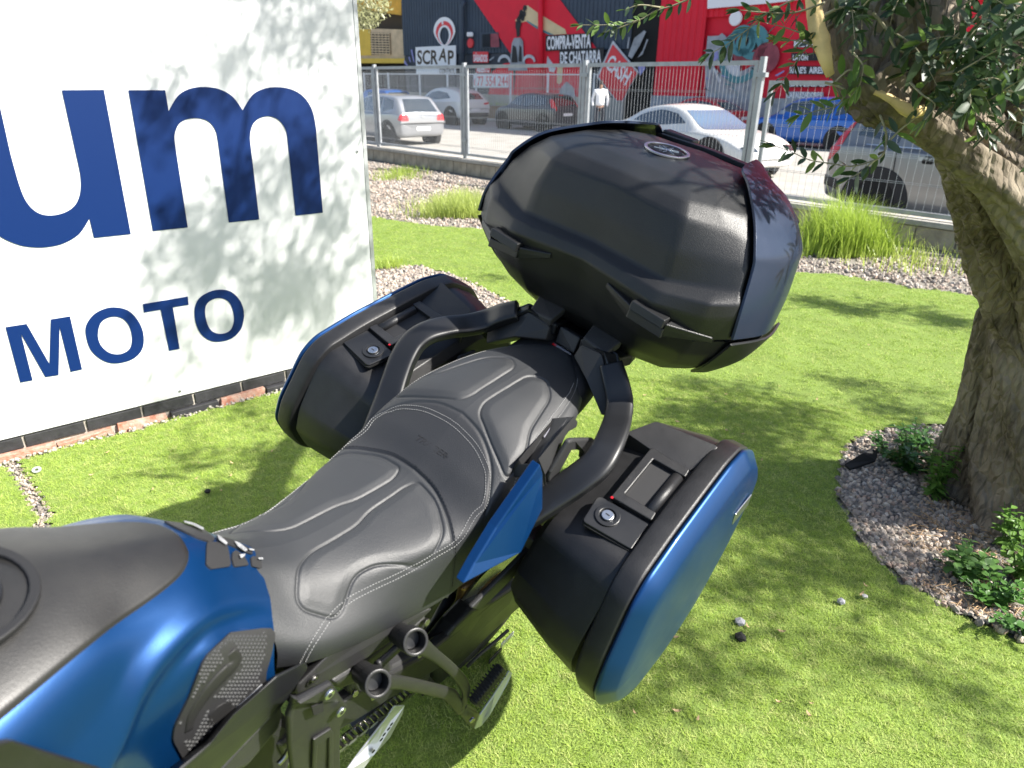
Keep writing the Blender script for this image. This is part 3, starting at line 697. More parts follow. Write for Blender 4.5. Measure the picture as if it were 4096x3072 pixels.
# engine / subframe castings glimpsed between
prism_o('engine_casting', upts([(z6(1040, 720), -.11), (z6(1240, 610), -.11), (z6(1390, 700), -.11), (z6(1385, 800), -.11), (z6(1280, 900), -.11), (z6(1000, 880), -.11), (z6(700, 1000), -.11), (z6(640, 920), -.11), (z6(800, 640), -.12), (z6(1010, 500), -.12)]), (0, .08, 0), M['plastic_g'], moto, bevel=.01, seg=3)
prism_o('frame_tube', upts([(z6(510, 850), -.16), (z6(700, 720), -.16), (z6(1250, 330), -.165), (z6(1345, 250), -.165), (z6(1350, 330), -.165), (z6(1300, 400), -.165), (z6(700, 860), -.16), (z6(570, 915), -.16)]), (0, .03, 0), M['plastic_g'], moto, bevel=.01, seg=3)
prism_o('frame_rail', [(.40, -.10, .70), (.40, -.10, .56), (.85, -.10, .60), (1.1, -.10, .74), (1.1, -.10, .84), (.8, -.10, .72)], (0, .2, 0), M['dark'], moto)
prism_o('engine_block', [(.0, -.13, .62), (.38, -.10, .58), (.48, -.10, .40), (.45, -.10, .22), (.1, -.10, .18), (-.1, -.13, .3)], (0, .24, 0), M['dark'], moto, bevel=.02)
prism_o('shock_cover', upts([(z4(1350, 650), -.08), (z4(1530, 550), -.08), (z4(1700, 530), -.08), (z4(1600, 620), -.08), (z4(1380, 780), -.08), (z4(1200, 950), -.08), (z4(1230, 860), -.08), (z4(1310, 830), -.08)]), (0, .02, 0), M['bronze'], moto, bevel=.006)
prism_o('wheel_fender', [(.62, -.07, .50), (.70, -.07, .58), (.85, -.07, .645), (1.06, -.07, .66), (1.06, -.07, .645), (.86, -.07, .63), (.72, -.07, .565), (.63, -.07, .49)], (0, .14, 0), M['plastic_s'], moto, bevel=.004)
kst = MB(); kst.tube([V((.33, -.13, .35)), V((.36, -.26, .09))], [.014, .011], 10); ks = kst.build('side_stand', M['dsteel'], moto)
fwc = V((-.46, 0, .315)); fw = mk('front_wheel', *torus(fwc, .225, .012, .05), M['dsteel'], moto, smooth=True)
mk('front_tyre', *torus(fwc, .262, .052, .06), M['rubber'], fw, smooth=True)
mb = MB()
for s in (1, -1): mb.tube([fwc + V((0, .09 * s, 0)), V((-.2, .1 * s, .9))], .028, 12)
mb.build('fork', M['dsteel'], moto, smooth=True)
mb = MB(); mb.tube([V((-.05, -.42, 1.02)), V((-.14, -.25, 1.06)), V((-.17, 0, 1.05)), V((-.14, .25, 1.06)), V((-.05, .42, 1.02))], .014, 10); mb.build('handlebar', M['plastic_s'], moto, smooth=True)
prism_o('windscreen_fairing', [(-.30, -.18, 1.12), (-.45, -.24, .86), (-.20, -.27, .72), (-.20, .27, .72), (-.45, .24, .86), (-.30, .18, 1.12)], (-.06, 0, .02), M['blue'], moto, bevel=.01)

# hoses and cables glimpsed behind the footpeg bracket
for k, (pp, r_) in enumerate([([(z6(700, 1000), -.09), (z6(820, 960), -.10), (z6(900, 1030), -.10), (z6(1000, 960), -.09)], .004), ([(z6(1300, 950), -.10), (z6(1420, 880), -.11), (z6(1500, 760), -.11)], .0035), ([(z6(30, 1560), -.15), (z6(100, 1480), -.15), (z6(140, 1400), -.15)], .005), ([(z6(1700, 700), -.13), (z6(1780, 620), -.135), (z6(1900, 520), -.135), (z6(2060, 380), -.13)], .005)]):
    mb = MB(); mb.tube([V(q) for q in cr_([tuple(U(*p[0], 'y', p[1])) for p in pp], 5)], r_, 8); mb.build('hose', M['rubber'] if k != 2 else M['steel'], moto, smooth=True)
for q_, y in (((700, 930), -.115), ((860, 960), -.112), ((1270, 590), -.115), ((1330, 300), -.17)):
    mk('casting_bolt', *disc(U(*z6(*q_), 'y', y), (0, -1, .3), .008, 6, .006), M['steel'], moto, bevel=.001)
# ================================================================== PANNIERS
PO = [(.813, .637), (.820, .700), (.868, .822), (.900, .856), (.999, .893), (1.136, .930), (1.216, .949), (1.290, .950), (1.375, .910), (1.430, .850), (1.440, .785), (1.38, .650), (1.26, .525), (1.12, .478), (.96, .490), (.858, .550)]
PR = [.02, .02, .02, .02, .02, .02, .02, .02, .025, .025, .03, .04, .05, .05, .04, .04]
def ys(x, z): return .464 - .028 * (x - .887) + .085 * (.852 - z)
PS = [(p.x, p.y) for p in roundpoly([(a, b, 0) for a, b in PO], PR, 5)]
PC = (1.10, .70)
def inset(P, d):
    n = len(P); out = []
    for i in range(n):
        a, b, c = P[i - 1], P[i], P[(i + 1) % n]
        tx, ty = c[0] - a[0], c[1] - a[1]; L = math.hypot(tx, ty) or 1
        nx, ny = -ty / L, tx / L
        if (PC[0] - b[0]) * nx + (PC[1] - b[1]) * ny < 0: nx, ny = -nx, -ny
        out.append((b[0] + nx * d, b[1] + ny * d))
    return out
def loft(rings, s, cap0=True, cap1=True):
    n = len(rings[0]); vs = [V((x, -y * s, z)) for r_ in rings for x, y, z in r_]
    fs = [(i * n + j, i * n + (j + 1) % n, (i + 1) * n + (j + 1) % n, (i + 1) * n + j) for i in range(len(rings) - 1) for j in range(n)]
    if cap0: fs.append(tuple(range(n - 1, -1, -1)))
    if cap1: fs.append(tuple(range((len(rings) - 1) * n, len(rings) * n)))
    return vs, (fs if s == 1 else rev(fs))
def ringat(P, off): return [(x, ys(x, z) + off, z) for x, z in P]
def sq(P, k, cx=1.10, cz=.70, kz=None): return [(cx + (x - cx) * k, cz + (z - cz) * (kz or k)) for x, z in P]
TOPP = V((.974, -.336, .862)); TOPN = V((-.27, 0, 1)).normalized()
def pannier(s, label):
    t = bike_empty('pannier', label, 'pannier', (1.1, -.36 * s, .44), 'hard side cases on the motorcycle')
    f = (lambda q: [V(p) for p in q]) if s == 1 else mir
    # inner shell: outline at the bike side lower on top so that the lid rim stands above it
    rim = inset(PS, .006)
    def shell(P, y, dz): return [(x, y, min(z, .862 + .27 * (x - .974)) - dz if z > .70 else z) for x, z in P]
    rings = [shell(inset(PS, .055), .235, .02), shell(inset(PS, .045), .25, .006), shell(inset(PS, .020), .36, 0), shell(inset(PS, .012), .425, 0)]
    vs, fs = loft(rings, s); body = mk('shell', vs, fs, M['plastic'], t, smooth=True, bevel=.004)
    rings = [ringat(inset(PS, .022), -.052), ringat(inset(PS, .004), -.044), ringat(inset(PS, .0), -.036), ringat(inset(PS, -.001), -.004), ringat(inset(PS, .002), 0)]
    vs, fs = loft(rings, s); mk('rim', vs, fs, M['plastic'], body, smooth=True, bevel=.002)
    rings = [ringat(inset(PS, .006), -.002), ringat(inset(PS, .006), .004)]
    vs, fs = loft(rings, s); mk('seal', vs, fs, M['gap'], body)
    rings = [ringat(PS, .003), ringat(inset(PS, -.0005), .008), ringat(inset(PS, .002), .012), ringat(inset(PS, .026), .033), ringat(inset(PS, .031), .0355), ringat(inset(PS, .060), .040)]
    P2 = inset(PS, .060)
    for k, o_ in ((.8, .0435), (.55, .046), (.3, .0475), (.1, .048)): rings.append(ringat(sq(P2, k), o_))
    vs, fs = loft(rings, s); lid = mk('lid', vs, fs, M['blue'], t, smooth=True)
    # badge near the rear edge of the lid
    bc = V((1.30, -(ys(1.30, .80) + .0445), .80)); bp = [(1.24, .835), (1.335, .835), (1.34, .80), (1.25, .80)]
    mk('badge', *prism(f([(x, -(ys(x, z) + .0445), z) for x, z in bp]), (0, -.003 * s, 0)), M['chrome'], lid, bevel=.001)
    # lock plate
    def tp(px, py, h=0): 
        p = UPl(*z2(px, py), TOPP, TOPN); return p + TOPN * h
    pl_ = roundpoly([tp(418, 625), tp(500, 492), tp(757, 642), tp(668, 770), tp(460, 650)], [.012, .014, .004, .004, .008], 5)
    lp = mk('lock_plate', *prism(f([p + TOPN * .006 for p in pl_]), -TOPN * .012), M['plastic_s'], t, bevel=.0015)
    pl2_ = roundpoly([tp(412, 628), tp(500, 486), tp(763, 642), tp(668, 777), tp(456, 656)], [.012, .014, .004, .004, .008], 5)
    mk('plate_gap', *prism(f([p + TOPN * .001 for p in pl2_]), -TOPN * .004), M['gap'], t)
    kc = tp(546, 602); kc = kc if s == 1 else V((kc.x, -kc.y, kc.z))
    n_ = TOPN.normalized()
    lk = mk('lock', *ringo(kc + n_ * .006, n_, .0175, .0115, .0035, 32), M['plastic_s'], t, bevel=.001)
    mk('lock_barrel', *disc(kc + n_ * .006, n_, .0118, 28, .005), M['chrome'], lk, bevel=.001)
    mk('keyhole', *MB().box(kc + n_ * .0112, (.0022, .009, .0008)).__dict__.values(), M['gap'], lk)
    # carrying handle with its recess
    rc = [tp(770, 262, .001), tp(962, 372, .001), tp(790, 632, .001), tp(565, 508, .001)]
    mk('handle_recess', *prism(f(rc), -TOPN * .003), M['dark'], t)
    h1 = roundpoly([tp(562, 510, .012), tp(768, 258, .012), tp(962, 372, .012), tp(940, 410, .012), tp(778, 318, .012), tp(632, 497, .012), tp(792, 592, .012), tp(768, 632, .012)], [.004, .006, .004, .004, .003, .003, .004, .004], 4)
    hd = mk('carry_handle', *prism(f(h1), -TOPN * .014), M['plastic'], t, bevel=.002)
    ba, bb = tp(905, 400, .002), tp(762, 575, .002)
    mb = MB(); mb.tube(f([ba, ba.lerp(bb, .5), bb]), .0125, 14); mb.build('grip_bar', M['plastic'], hd, smooth=True)
    dot = tp(567, 518, .0125); mk('lock_mark', *disc(f([dot])[0], n_, .003, 10, .001), M['redref'], lp)
    # raised rear block
    rbk = roundpoly([tp(640, 175, .006), tp(790, 132, .016), tp(1108, 262, .016), tp(972, 368, .004), tp(772, 262, .004)], .008, 3)
    mk('rear_block', *prism(f(rbk), (0, 0, -.05)), M['plastic'], t, bevel=.005)
    # mounting feet towards the bike
    for (x, z) in ((.93, .74), (1.22, .80), (.98, .56)):
        mk('mounting_foot', *MB().box((x, -.225 * s, z), (.05, .03, .03)).__dict__.values(), M['plastic_g'], t, bevel=.004)
    return t
pannier(1, 'nearer of the two motorcycle panniers, its blue lid facing the lawn and tree')
pannier(-1, 'farther of the two motorcycle panniers, beside the white billboard')
for s in (1, -1):
    prism_o('pannier_strut', [(.80, -.19 * s, .60), (.84, -.19 * s, .56), (1.15, -.215 * s, .72), (1.2, -.215 * s, .86), (1.14, -.215 * s, .86), (1.09, -.21 * s, .75)], (0, -.012 * s, 0), M['plastic_g'], moto, bevel=.004)

# ================================================================== TOP CASE
tcase = bike_empty('top_case', 'large black top box with blue side flashes behind the pillion seat', 'top box', (1.45, 0, 1.0))
def ring2(pts, n=5):
    """closed horizontal-ish ring from its left half (front centre -> rear centre)"""
    half_ = [V((p[0], -p[1], p[2])) for p in pts]
    other = [V((p[0], p[1], p[2])) for p in pts[1:-1]][::-1]
    return half_ + other
LV = [
 [(1.30, 0, 1.010), (1.31, .12, 1.000), (1.335, .20, 1.000), (1.37, .245, 1.01), (1.45, .265, 1.015), (1.56, .25, 1.03), (1.62, .18, 1.04), (1.64, 0, 1.04)],
 [(1.255, 0, 1.060), (1.262, .15, 1.045), (1.29, .235, 1.045), (1.325, .29, 1.055), (1.45, .318, 1.065), (1.60, .29, 1.07), (1.67, .20, 1.07), (1.69, 0, 1.07)],
 [(1.232, 0, 1.130), (1.226, .16, 1.100), (1.254, .262, 1.096), (1.290, .318, 1.110), (1.44, .342, 1.10), (1.61, .31, 1.09), (1.69, .21, 1.09), (1.71, 0, 1.09)],
 [(1.216, 0, 1.190), (1.204, .18, 1.166), (1.230, .279, 1.143), (1.267, .331, 1.159), (1.44, .352, 1.137), (1.61, .32, 1.122), (1.70, .222, 1.112), (1.73, 0, 1.112)]]
LT = [
 [(1.210, 0, 1.182), (1.196, .19, 1.158), (1.226, .285, 1.150), (1.262, .336, 1.168), (1.44, .356, 1.145), (1.57, .305, 1.13), (1.70, .225, 1.12), (1.73, 0, 1.12)],
 [(1.203, 0, 1.205), (1.189, .188, 1.195), (1.222, .286, 1.200), (1.260, .332, 1.215), (1.44, .354, 1.20), (1.57, .305, 1.18), (1.71, .22, 1.18), (1.74, 0, 1.18)],
 [(1.211, 0, 1.226), (1.199, .186, 1.219), (1.227, .285, 1.230), (1.264, .327, 1.240), (1.44, .350, 1.24), (1.58, .30, 1.22), (1.71, .21, 1.22), (1.745, 0, 1.22)],
 [(1.231, 0, 1.240), (1.223, .182, 1.234), (1.256, .273, 1.250), (1.277, .315, 1.262), (1.44, .342, 1.27), (1.59, .29, 1.25), (1.71, .20, 1.25), (1.745, 0, 1.25)],
 [(1.237, 0, 1.300), (1.232, .178, 1.294), (1.275, .262, 1.302), (1.296, .302, 1.305), (1.45, .330, 1.31), (1.60, .275, 1.30), (1.71, .19, 1.29), (1.74, 0, 1.29)],
 [(1.250, 0, 1.362), (1.250, .166, 1.355), (1.297, .236, 1.352), (1.320, .278, 1.345), (1.46, .305, 1.345), (1.62, .28, 1.34), (1.70, .17, 1.335), (1.735, 0, 1.335)],
 [(1.272, 0, 1.384), (1.275, .150, 1.380), (1.310, .205, 1.380), (1.345, .246, 1.376), (1.48, .262, 1.378), (1.62, .24, 1.37), (1.69, .15, 1.365), (1.72, 0, 1.365)],
 [(1.320, 0, 1.402), (1.325, .125, 1.400), (1.360, .165, 1.402), (1.400, .200, 1.400), (1.50, .205, 1.404), (1.61, .19, 1.395), (1.66, .12, 1.388), (1.69, 0, 1.388)],
 [(1.390, 0, 1.414), (1.395, .075, 1.414), (1.420, .105, 1.415), (1.445, .125, 1.415), (1.50, .13, 1.416), (1.58, .12, 1.410), (1.61, .07, 1.405), (1.63, 0, 1.405)],
 [(1.46, 0, 1.418), (1.462, .02, 1.418), (1.47, .03, 1.418), (1.48, .035, 1.418), (1.50, .035, 1.418), (1.52, .03, 1.417), (1.53, .02, 1.416), (1.54, 0, 1.416)]]
def case_sheet(LVs, nr, nc):
    rows = [ring2(l) for l in LVs]
    # keep facet edges fairly crisp: linear blend between smooth and straight
    n = len(rows[0]); vs = []; R_ = len(rows)
    rr = []
    for r_ in rows:
        sm = cr_(r_, nc, True); st = []
        for i in range(n):
            a, b = r_[i], r_[(i + 1) % n]
            for j in range(nc): st.append(a.lerp(b, j / nc))
        rr.append([V(p).lerp(q, .94) for p, q in zip(sm, st)])
    cols = []
    for j in range(len(rr[0])):
        c = [rr[i][j] for i in range(R_)]; sm = cr_(c, nr); st = []
        for i in range(R_ - 1):
            for k in range(nr): st.append(c[i].lerp(c[i + 1], k / nr))
        st.append(c[-1]); cols.append([V(p).lerp(q, .85) for p, q in zip(sm, st)])
    nn = len(cols[0]); vs = [cols[j][i] for i in range(nn) for j in range(len(cols))]
    return vs, grid_faces(nn, len(cols), True), len(cols), nn
bv, bf, bc_, bn = case_sheet(LV, 6, 10); bf.append(tuple(range(bc_ - 1, -1, -1)))
base_o = mk('case_base', bv, bf, M['case'], tcase, smooth=True)
lv_, lf_, lc_, ln_ = case_sheet(LT, 6, 10); lf_.append(tuple(range((ln_ - 1) * lc_, ln_ * lc_))); 
lid_o = mk('case_lid', lv_, lf_ , M['case'], tcase, smooth=True)
case_T = bvh(lv_ + bv, lf_ + [tuple(i + len(lv_) for i in f) for f in bf])
g = [ring2(LV[-1]), ring2(LT[0])]
gp = [V((1.45 + (p.x - 1.45) * .955, p.y * .965, p.z)) for r_ in g for p in r_]; ng = len(g[0])
E_ = [(1.258, .342, 1.172), (1.262, .334, 1.230), (1.293, .315, 1.302), (1.303, .303, 1.331), (1.344, .264, 1.379), (1.427, .200, 1.415), (1.479, .158, 1.431), (1.62, .130, 1.430)]
Mm = [(1.40, .362, 1.155), (1.41, .357, 1.22), (1.43, .346, 1.29), (1.45, .334, 1.325), (1.50, .296, 1.365), (1.54, .243, 1.395), (1.57, .19, 1.410), (1.66, .138, 1.415)]
Rm = [(1.56, .328, 1.13), (1.58, .325, 1.20), (1.60, .312, 1.27), (1.61, .302, 1.30), (1.63, .262, 1.335), (1.65, .222, 1.366), (1.66, .18, 1.386), (1.69, .14, 1.396)]
RR = [(1.65, .24, 1.12), (1.67, .24, 1.20), (1.69, .23, 1.26), (1.70, .22, 1.29), (1.71, .22, 1.335), (1.70, .18, 1.365), (1.70, .15, 1.385), (1.71, .13, 1.39)]
for s in (1, -1):
    rows = [[(x, -y * s, z) for x, y, z in r_] for r_ in (E_, Mm, Rm, RR)]
    vs, fs = gridmesh(rows, 8, 6)
    mk('side_flash', vs, fs if s == 1 else rev(fs), M['flash'], tcase, smooth=True, solid=.006, soff=0, bevel=.0015)
    lo = [[(1.262, .343, 1.160), (1.30, .300, 1.075), (1.35, .262, 1.02)], [(1.42, .366, 1.142), (1.42, .335, 1.07), (1.43, .285, 1.012)], [(1.60, .34, 1.115), (1.58, .31, 1.06), (1.55, .26, 1.02)]]
    vs, fs = gridmesh([[(x, -y * s, z) for x, y, z in r_] for r_ in lo], 8, 8)
    mk('base_flash', vs, fs, M['plastic_s'], tcase, smooth=True, solid=.006, soff=0, bevel=.0015)
# hinges with their shrouds
for s in (1, -1):
    c = V((1.186, -.190 * s, 1.158))
    hs = mk('hinge', *prism([(1.180, (-.19 + .042) * s, 1.166), (1.180, (-.19 - .042) * s, 1.160), (1.178, (-.19 - .042) * s, 1.140), (1.178, (-.19 + .042) * s, 1.146)], (.03, 0, 0)), M['plastic_s'], tcase, bevel=.002)
    for q in (-1, 1):
        y0 = -.19 * s + q * .042; outer = q * s < 0
        y1 = (-.312 if outer else -.075) * s; xe, ze = (1.243, 1.158) if outer else (1.200, 1.180)
        mk('hinge_shroud', *prism([(1.181, y0, 1.172), (1.180, y0, 1.160), (1.186, y0, 1.142), (xe - .002, y1, ze - .006), (xe - .002, y1, ze + .006)], (.02, 0, .002)), M['case'], hs, bevel=.002)
    mk('hinge_cap', *prism([(1.176, -.19 * s - .040, 1.180), (1.176, -.19 * s + .040, 1.186), (1.172, -.19 * s + .040, 1.168), (1.172, -.19 * s - .040, 1.162)], (.025, 0, 0)), M['case'], hs, bevel=.002)
# round emblem of three crossed tuning forks
ec, en = hit(case_T, *z1(1278, 303)); 
ex = V((0, -1, 0)); ex = (ex - en * ex.dot(en)).normalized(); ey = en.cross(ex)
em = mk('emblem', *disc(ec, en, .034, 40, .003), M['dark'], tcase, bevel=.0008)
mk('emblem_ring', *ringo(ec, en, .0362, .0312, .0045, 44), M['chrome'], em, bevel=.0008)
for k in range(3):
    a = R(90 + 120 * k); d = ex * math.cos(a) + ey * math.sin(a); p = en.cross(d); mb = MB(); h0 = ec + en * .0036
    mb.tube([h0 - d * .004, h0 + d * .029], .0011, 6)
    mb.tube([h0 - d * .026 + p * .0045, h0 - d * .010 + p * .0045, h0 - d * .004 + p * .0025, h0 - d * .002], .0010, 6)
    mb.tube([h0 - d * .026 - p * .0045, h0 - d * .010 - p * .0045, h0 - d * .004 - p * .0025, h0 - d * .002], .0010, 6)
    mb.build('tuning_fork', M['chrome'], em)
rr_ = MB(); rr_.add(*gridmesh([[(1.715, y, 1.37), (1.735, y, 1.345), (1.745, y, 1.31)] for y in (-.13, -.05, .05, .13)], 4, 4)); rr_.build('rear_reflector', M['redref'], tcase, smooth=True, solid=.008)
sp_ = MB(); sp_.add(*gridmesh([[(1.66, y, 1.408 - abs(y) * .03), (1.70, y, 1.405 - abs(y) * .03), (1.735, y * .98, 1.388 - abs(y) * .03)] for y in (-.15, -.08, 0, .08, .15)], 4, 4)); sp_.build('rear_spoiler', M['case'], tcase, smooth=True, solid=.012, bevel=.002)

bl = mk('brake_light', *MB().box((1.700, .10, 1.398), (.04, .09, .026)).__dict__.values(), M['case'], tcase, bevel=.006, seg=3)
mk('brake_lens', *MB().box((1.722, .10, 1.398), (.010, .086, .018)).__dict__.values(), M['redref'], bl, bevel=.003)
# ================================================================== GROUND
def gmat(name, c1, c2, rough, scale, bump, bs, bd, c3=None):
    m = bpy.data.materials.new(name); m.use_nodes = True; N, L = nodes(m); p = N['Principled BSDF']; p.inputs['Roughness'].default_value = rough
    p.inputs['Specular IOR Level'].default_value = .25
    tc = N.new('ShaderNodeTexCoord')
    a = N.new('ShaderNodeTexNoise'); a.inputs['Scale'].default_value = scale; a.inputs['Detail'].default_value = 8; a.inputs['Roughness'].default_value = .7
    b = N.new('ShaderNodeTexNoise'); b.inputs['Scale'].default_value = scale * .06; b.inputs['Detail'].default_value = 5
    r_ = N.new('ShaderNodeValToRGB'); r_.color_ramp.elements[0].position = .35; r_.color_ramp.elements[1].position = .65
    r_.color_ramp.elements[0].color = (*c1, 1); r_.color_ramp.elements[1].color = (*c2, 1)
    mx = N.new('ShaderNodeMixRGB'); mx.blend_type = 'MULTIPLY'; mx.inputs[0].default_value = .55
    r2 = N.new('ShaderNodeValToRGB'); r2.color_ramp.elements[0].position = .3; r2.color_ramp.elements[1].position = .7
    r2.color_ramp.elements[0].color = (.55, .55, .5, 1); r2.color_ramp.elements[1].color = (1, 1, 1, 1)
    for n in (a, b): L.new(tc.outputs['Object'], n.inputs['Vector'])
    L.new(a.outputs['Fac'], r_.inputs[0]); L.new(b.outputs['Fac'], r2.inputs[0]); L.new(r_.outputs[0], mx.inputs[1]); L.new(r2.outputs[0], mx.inputs[2]); L.new(mx.outputs[0], p.inputs['Base Color'])
    n2 = N.new('ShaderNodeTexNoise'); n2.inputs['Scale'].default_value = bs; n2.inputs['Detail'].default_value = 5; L.new(tc.outputs['Object'], n2.inputs['Vector'])
    bm = N.new('ShaderNodeBump'); bm.inputs['Strength'].default_value = bump; bm.inputs['Distance'].default_value = bd; L.new(n2.outputs['Fac'], bm.inputs['Height']); L.new(bm.outputs[0], p.inputs['Normal'])
    return m
M['soil'] = gmat('gravelly soil', (.17, .15, .125), (.36, .33, .29), .95, 60, .8, 90, .02)
M['asphalt'] = gmat('pale worn asphalt', (.30, .29, .27), (.40, .385, .355), .9, 30, .3, 60, .005)
M['concrete'] = gmat('pale concrete', (.38, .36, .32), (.52, .49, .44), .9, 12, .3, 60, .004)
M['turf'] = gmat('turf backing', (.14, .21, .04), (.22, .30, .07), .9, 70, .8, 160, .01)
M['pebble'] = pmat('pebble', (.28, .25, .23), .85, bump=.4, bscale=120, bdist=.002)
def vary(m, cols, rnd=True):
    """colour chosen at random for each instance / island"""
    N, L = nodes(m); p = N['Principled BSDF']; oi = N.new('ShaderNodeObjectInfo'); r_ = N.new('ShaderNodeValToRGB')
    el = r_.color_ramp.elements
    while len(el) < len(cols): el.new(.5)
    for i, c in enumerate(cols): el[i].position = i / (len(cols) - 1); el[i].color = (*c, 1)
    L.new(oi.outputs['Random'], r_.inputs[0]); L.new(r_.outputs[0], p.inputs['Base Color'])
vary(M['pebble'], [(.30, .24, .19), (.45, .38, .31), (.13, .11, .10), (.52, .47, .41), (.30, .21, .16), (.38, .33, .28), (.08, .075, .075)])
M['blade'] = pmat('turf blade', (.10, .17, .03), .55, spec=.35)
vary(M['blade'], [(.22, .34, .045), (.33, .46, .07), (.43, .53, .12), (.27, .40, .05), (.52, .55, .20), (.30, .43, .06)])
def translucent(m, amt=.35):
    N, L = nodes(m); p = N['Principled BSDF']; out = [n for n in N if n.type == 'OUTPUT_MATERIAL'][0]
    t = N.new('ShaderNodeBsdfTranslucent'); mx = N.new('ShaderNodeMixShader'); mx.inputs[0].default_value = amt
    if p.inputs['Base Color'].links: L.new(p.inputs['Base Color'].links[0].from_socket, t.inputs[0])
    else: t.inputs[0].default_value = p.inputs['Base Color'].default_value
    L.new(p.outputs[0], mx.inputs[1]); L.new(t.outputs[0], mx.inputs[2]); L.new(mx.outputs[0], out.inputs[0])
translucent(M['blade'], .3)
def sheet(name, pts, z, mat, kind='structure', th=0):
    v = [V((p[0], p[1], z)) for p in pts]; o = mk(name, v, [tuple(range(len(v)))], mat, None); tag(o, kind=kind); return o
sheet('ground', [(-400, -60), (500, -60), (500, 600), (-400, 600)], -.30, M['soil'])
# fence line of the garden
FA = G(1460, 632); FE = V((math.sin(R(138.0)), math.cos(R(138.0)), 0)); FN = V((FE.y, -FE.x, 0)).normalized()
if FN.dot(CAMP - FA) < 0: FN = -FN
def FP(s, z, off=0): return V((FA.x, FA.y, 0)) + FE * s + V((0, 0, z)) + FN * off
sheet('garden_soil', [FP(-30, 0), FP(30, 0), FP(30, 0, 30), FP(-30, 0, 30)], -.012, M['soil'])
# lawn made of small cells, so that beds and seams can be left open
bed_px = [(4400, 1640), (4096, 1660), (3780, 1700), (3560, 1712), (3420, 1750), (3365, 1830), (3358, 1990), (3420, 2110), (3500, 2220), (3620, 2330), (3800, 2430), (3960, 2500), (4096, 2575), (4500, 2800)]
BED = [G(*p) for p in bed_px] + [V((3.6, 1.0, 0)), V((3.6, 2.9, 0))]
BED = [(p.x, p.y) for p in BED]
isl = [(p.x, p.y) for p in [G(1380, 1085), G(1490, 1080), G(1560, 1066), (G(1660, 1060)), G(1800, 1090), G(1930, 1150), G(2120, 1245), G(2080, 1330), G(1800, 1330), G(1380, 1250)]]
edge_px = [(1300, 845), (1480, 862), (1600, 885), (1750, 905), (1900, 912), (2050, 930), (2400, 985), (2800, 1040), (3170, 1088), (3350, 1096), (3500, 1120), (3650, 1150), (3800, 1165), (4000, 1200), (4500, 1290)]
LAWN = [(p.x, p.y) for p in [G(*q) for q in edge_px]] + [(5, 2), (5, -2.5), (-4, -2.5), (-7, 1.5), (-6.0, 7.5)]
seam_px = [(25, 1815), (60, 1870), (105, 1930), (150, 2000), (185, 2060)]
SEAMW = [(p.x, p.y) for p in [G(*q) for q in seam_px]] + [(-1.45, 1.2), (-1.3, .2)]
BAZ = R(49.5); BD = V((math.sin(BAZ), math.cos(BAZ), 0)); BN = V((math.cos(BAZ), -math.sin(BAZ), 0)); BP0 = G(600, 1690)
def BPt(t, z, off=0): return V((BP0.x, BP0.y, 0)) + BD * t + V((0, 0, z)) + BN * off
def lawncells(cs, keep):
    vs = {}; V_ = []; F_ = []
    def vi(i, j):
        if (i, j) not in vs:
            vs[(i, j)] = len(V_); x, y = i * cs, j * cs
            V_.append(V((x, y, .0 + .006 * noise.noise(V((x * .8, y * .8, 0))) + .003 * noise.noise(V((x * 4, y * 4, 3))))))
        return vs[(i, j)]
    for i in range(int(-7 / cs), int(5 / cs)):
        for j in range(int(-2.5 / cs), int(10 / cs)):
            x, y = (i + .5) * cs, (j + .5) * cs
            if not inpoly(x, y, LAWN): continue
            d = V((x, y, 0)) - V((BP0.x, BP0.y, 0))
            if d.dot(BN) < .035 + .02 * noise.noise(V((x * 6, y * 6, 9))) and d.dot(BD) < 1.30: continue
            w_ = .02 * noise.noise(V((x * 5, y * 5, 1)))
            if inpoly(x + w_, y + w_, BED) or inpoly(x + w_, y + w_, isl): continue
            if segd_path(x, y, SEAMW) < .022 + .01 * noise.noise(V((x * 20, y * 20, 5))): continue
            if keep(x, y): F_.append((vi(i, j), vi(i + 1, j), vi(i + 1, j + 1), vi(i, j + 1)))
    return V_, F_
def segd_path(x, y, P): return min(segd(x, y, P[i], P[i + 1]) for i in range(len(P) - 1))
lv, lf = lawncells(.035, lambda x, y: True)
tag(mk('lawn', lv, lf, M['turf'], None, smooth=True), kind='structure')

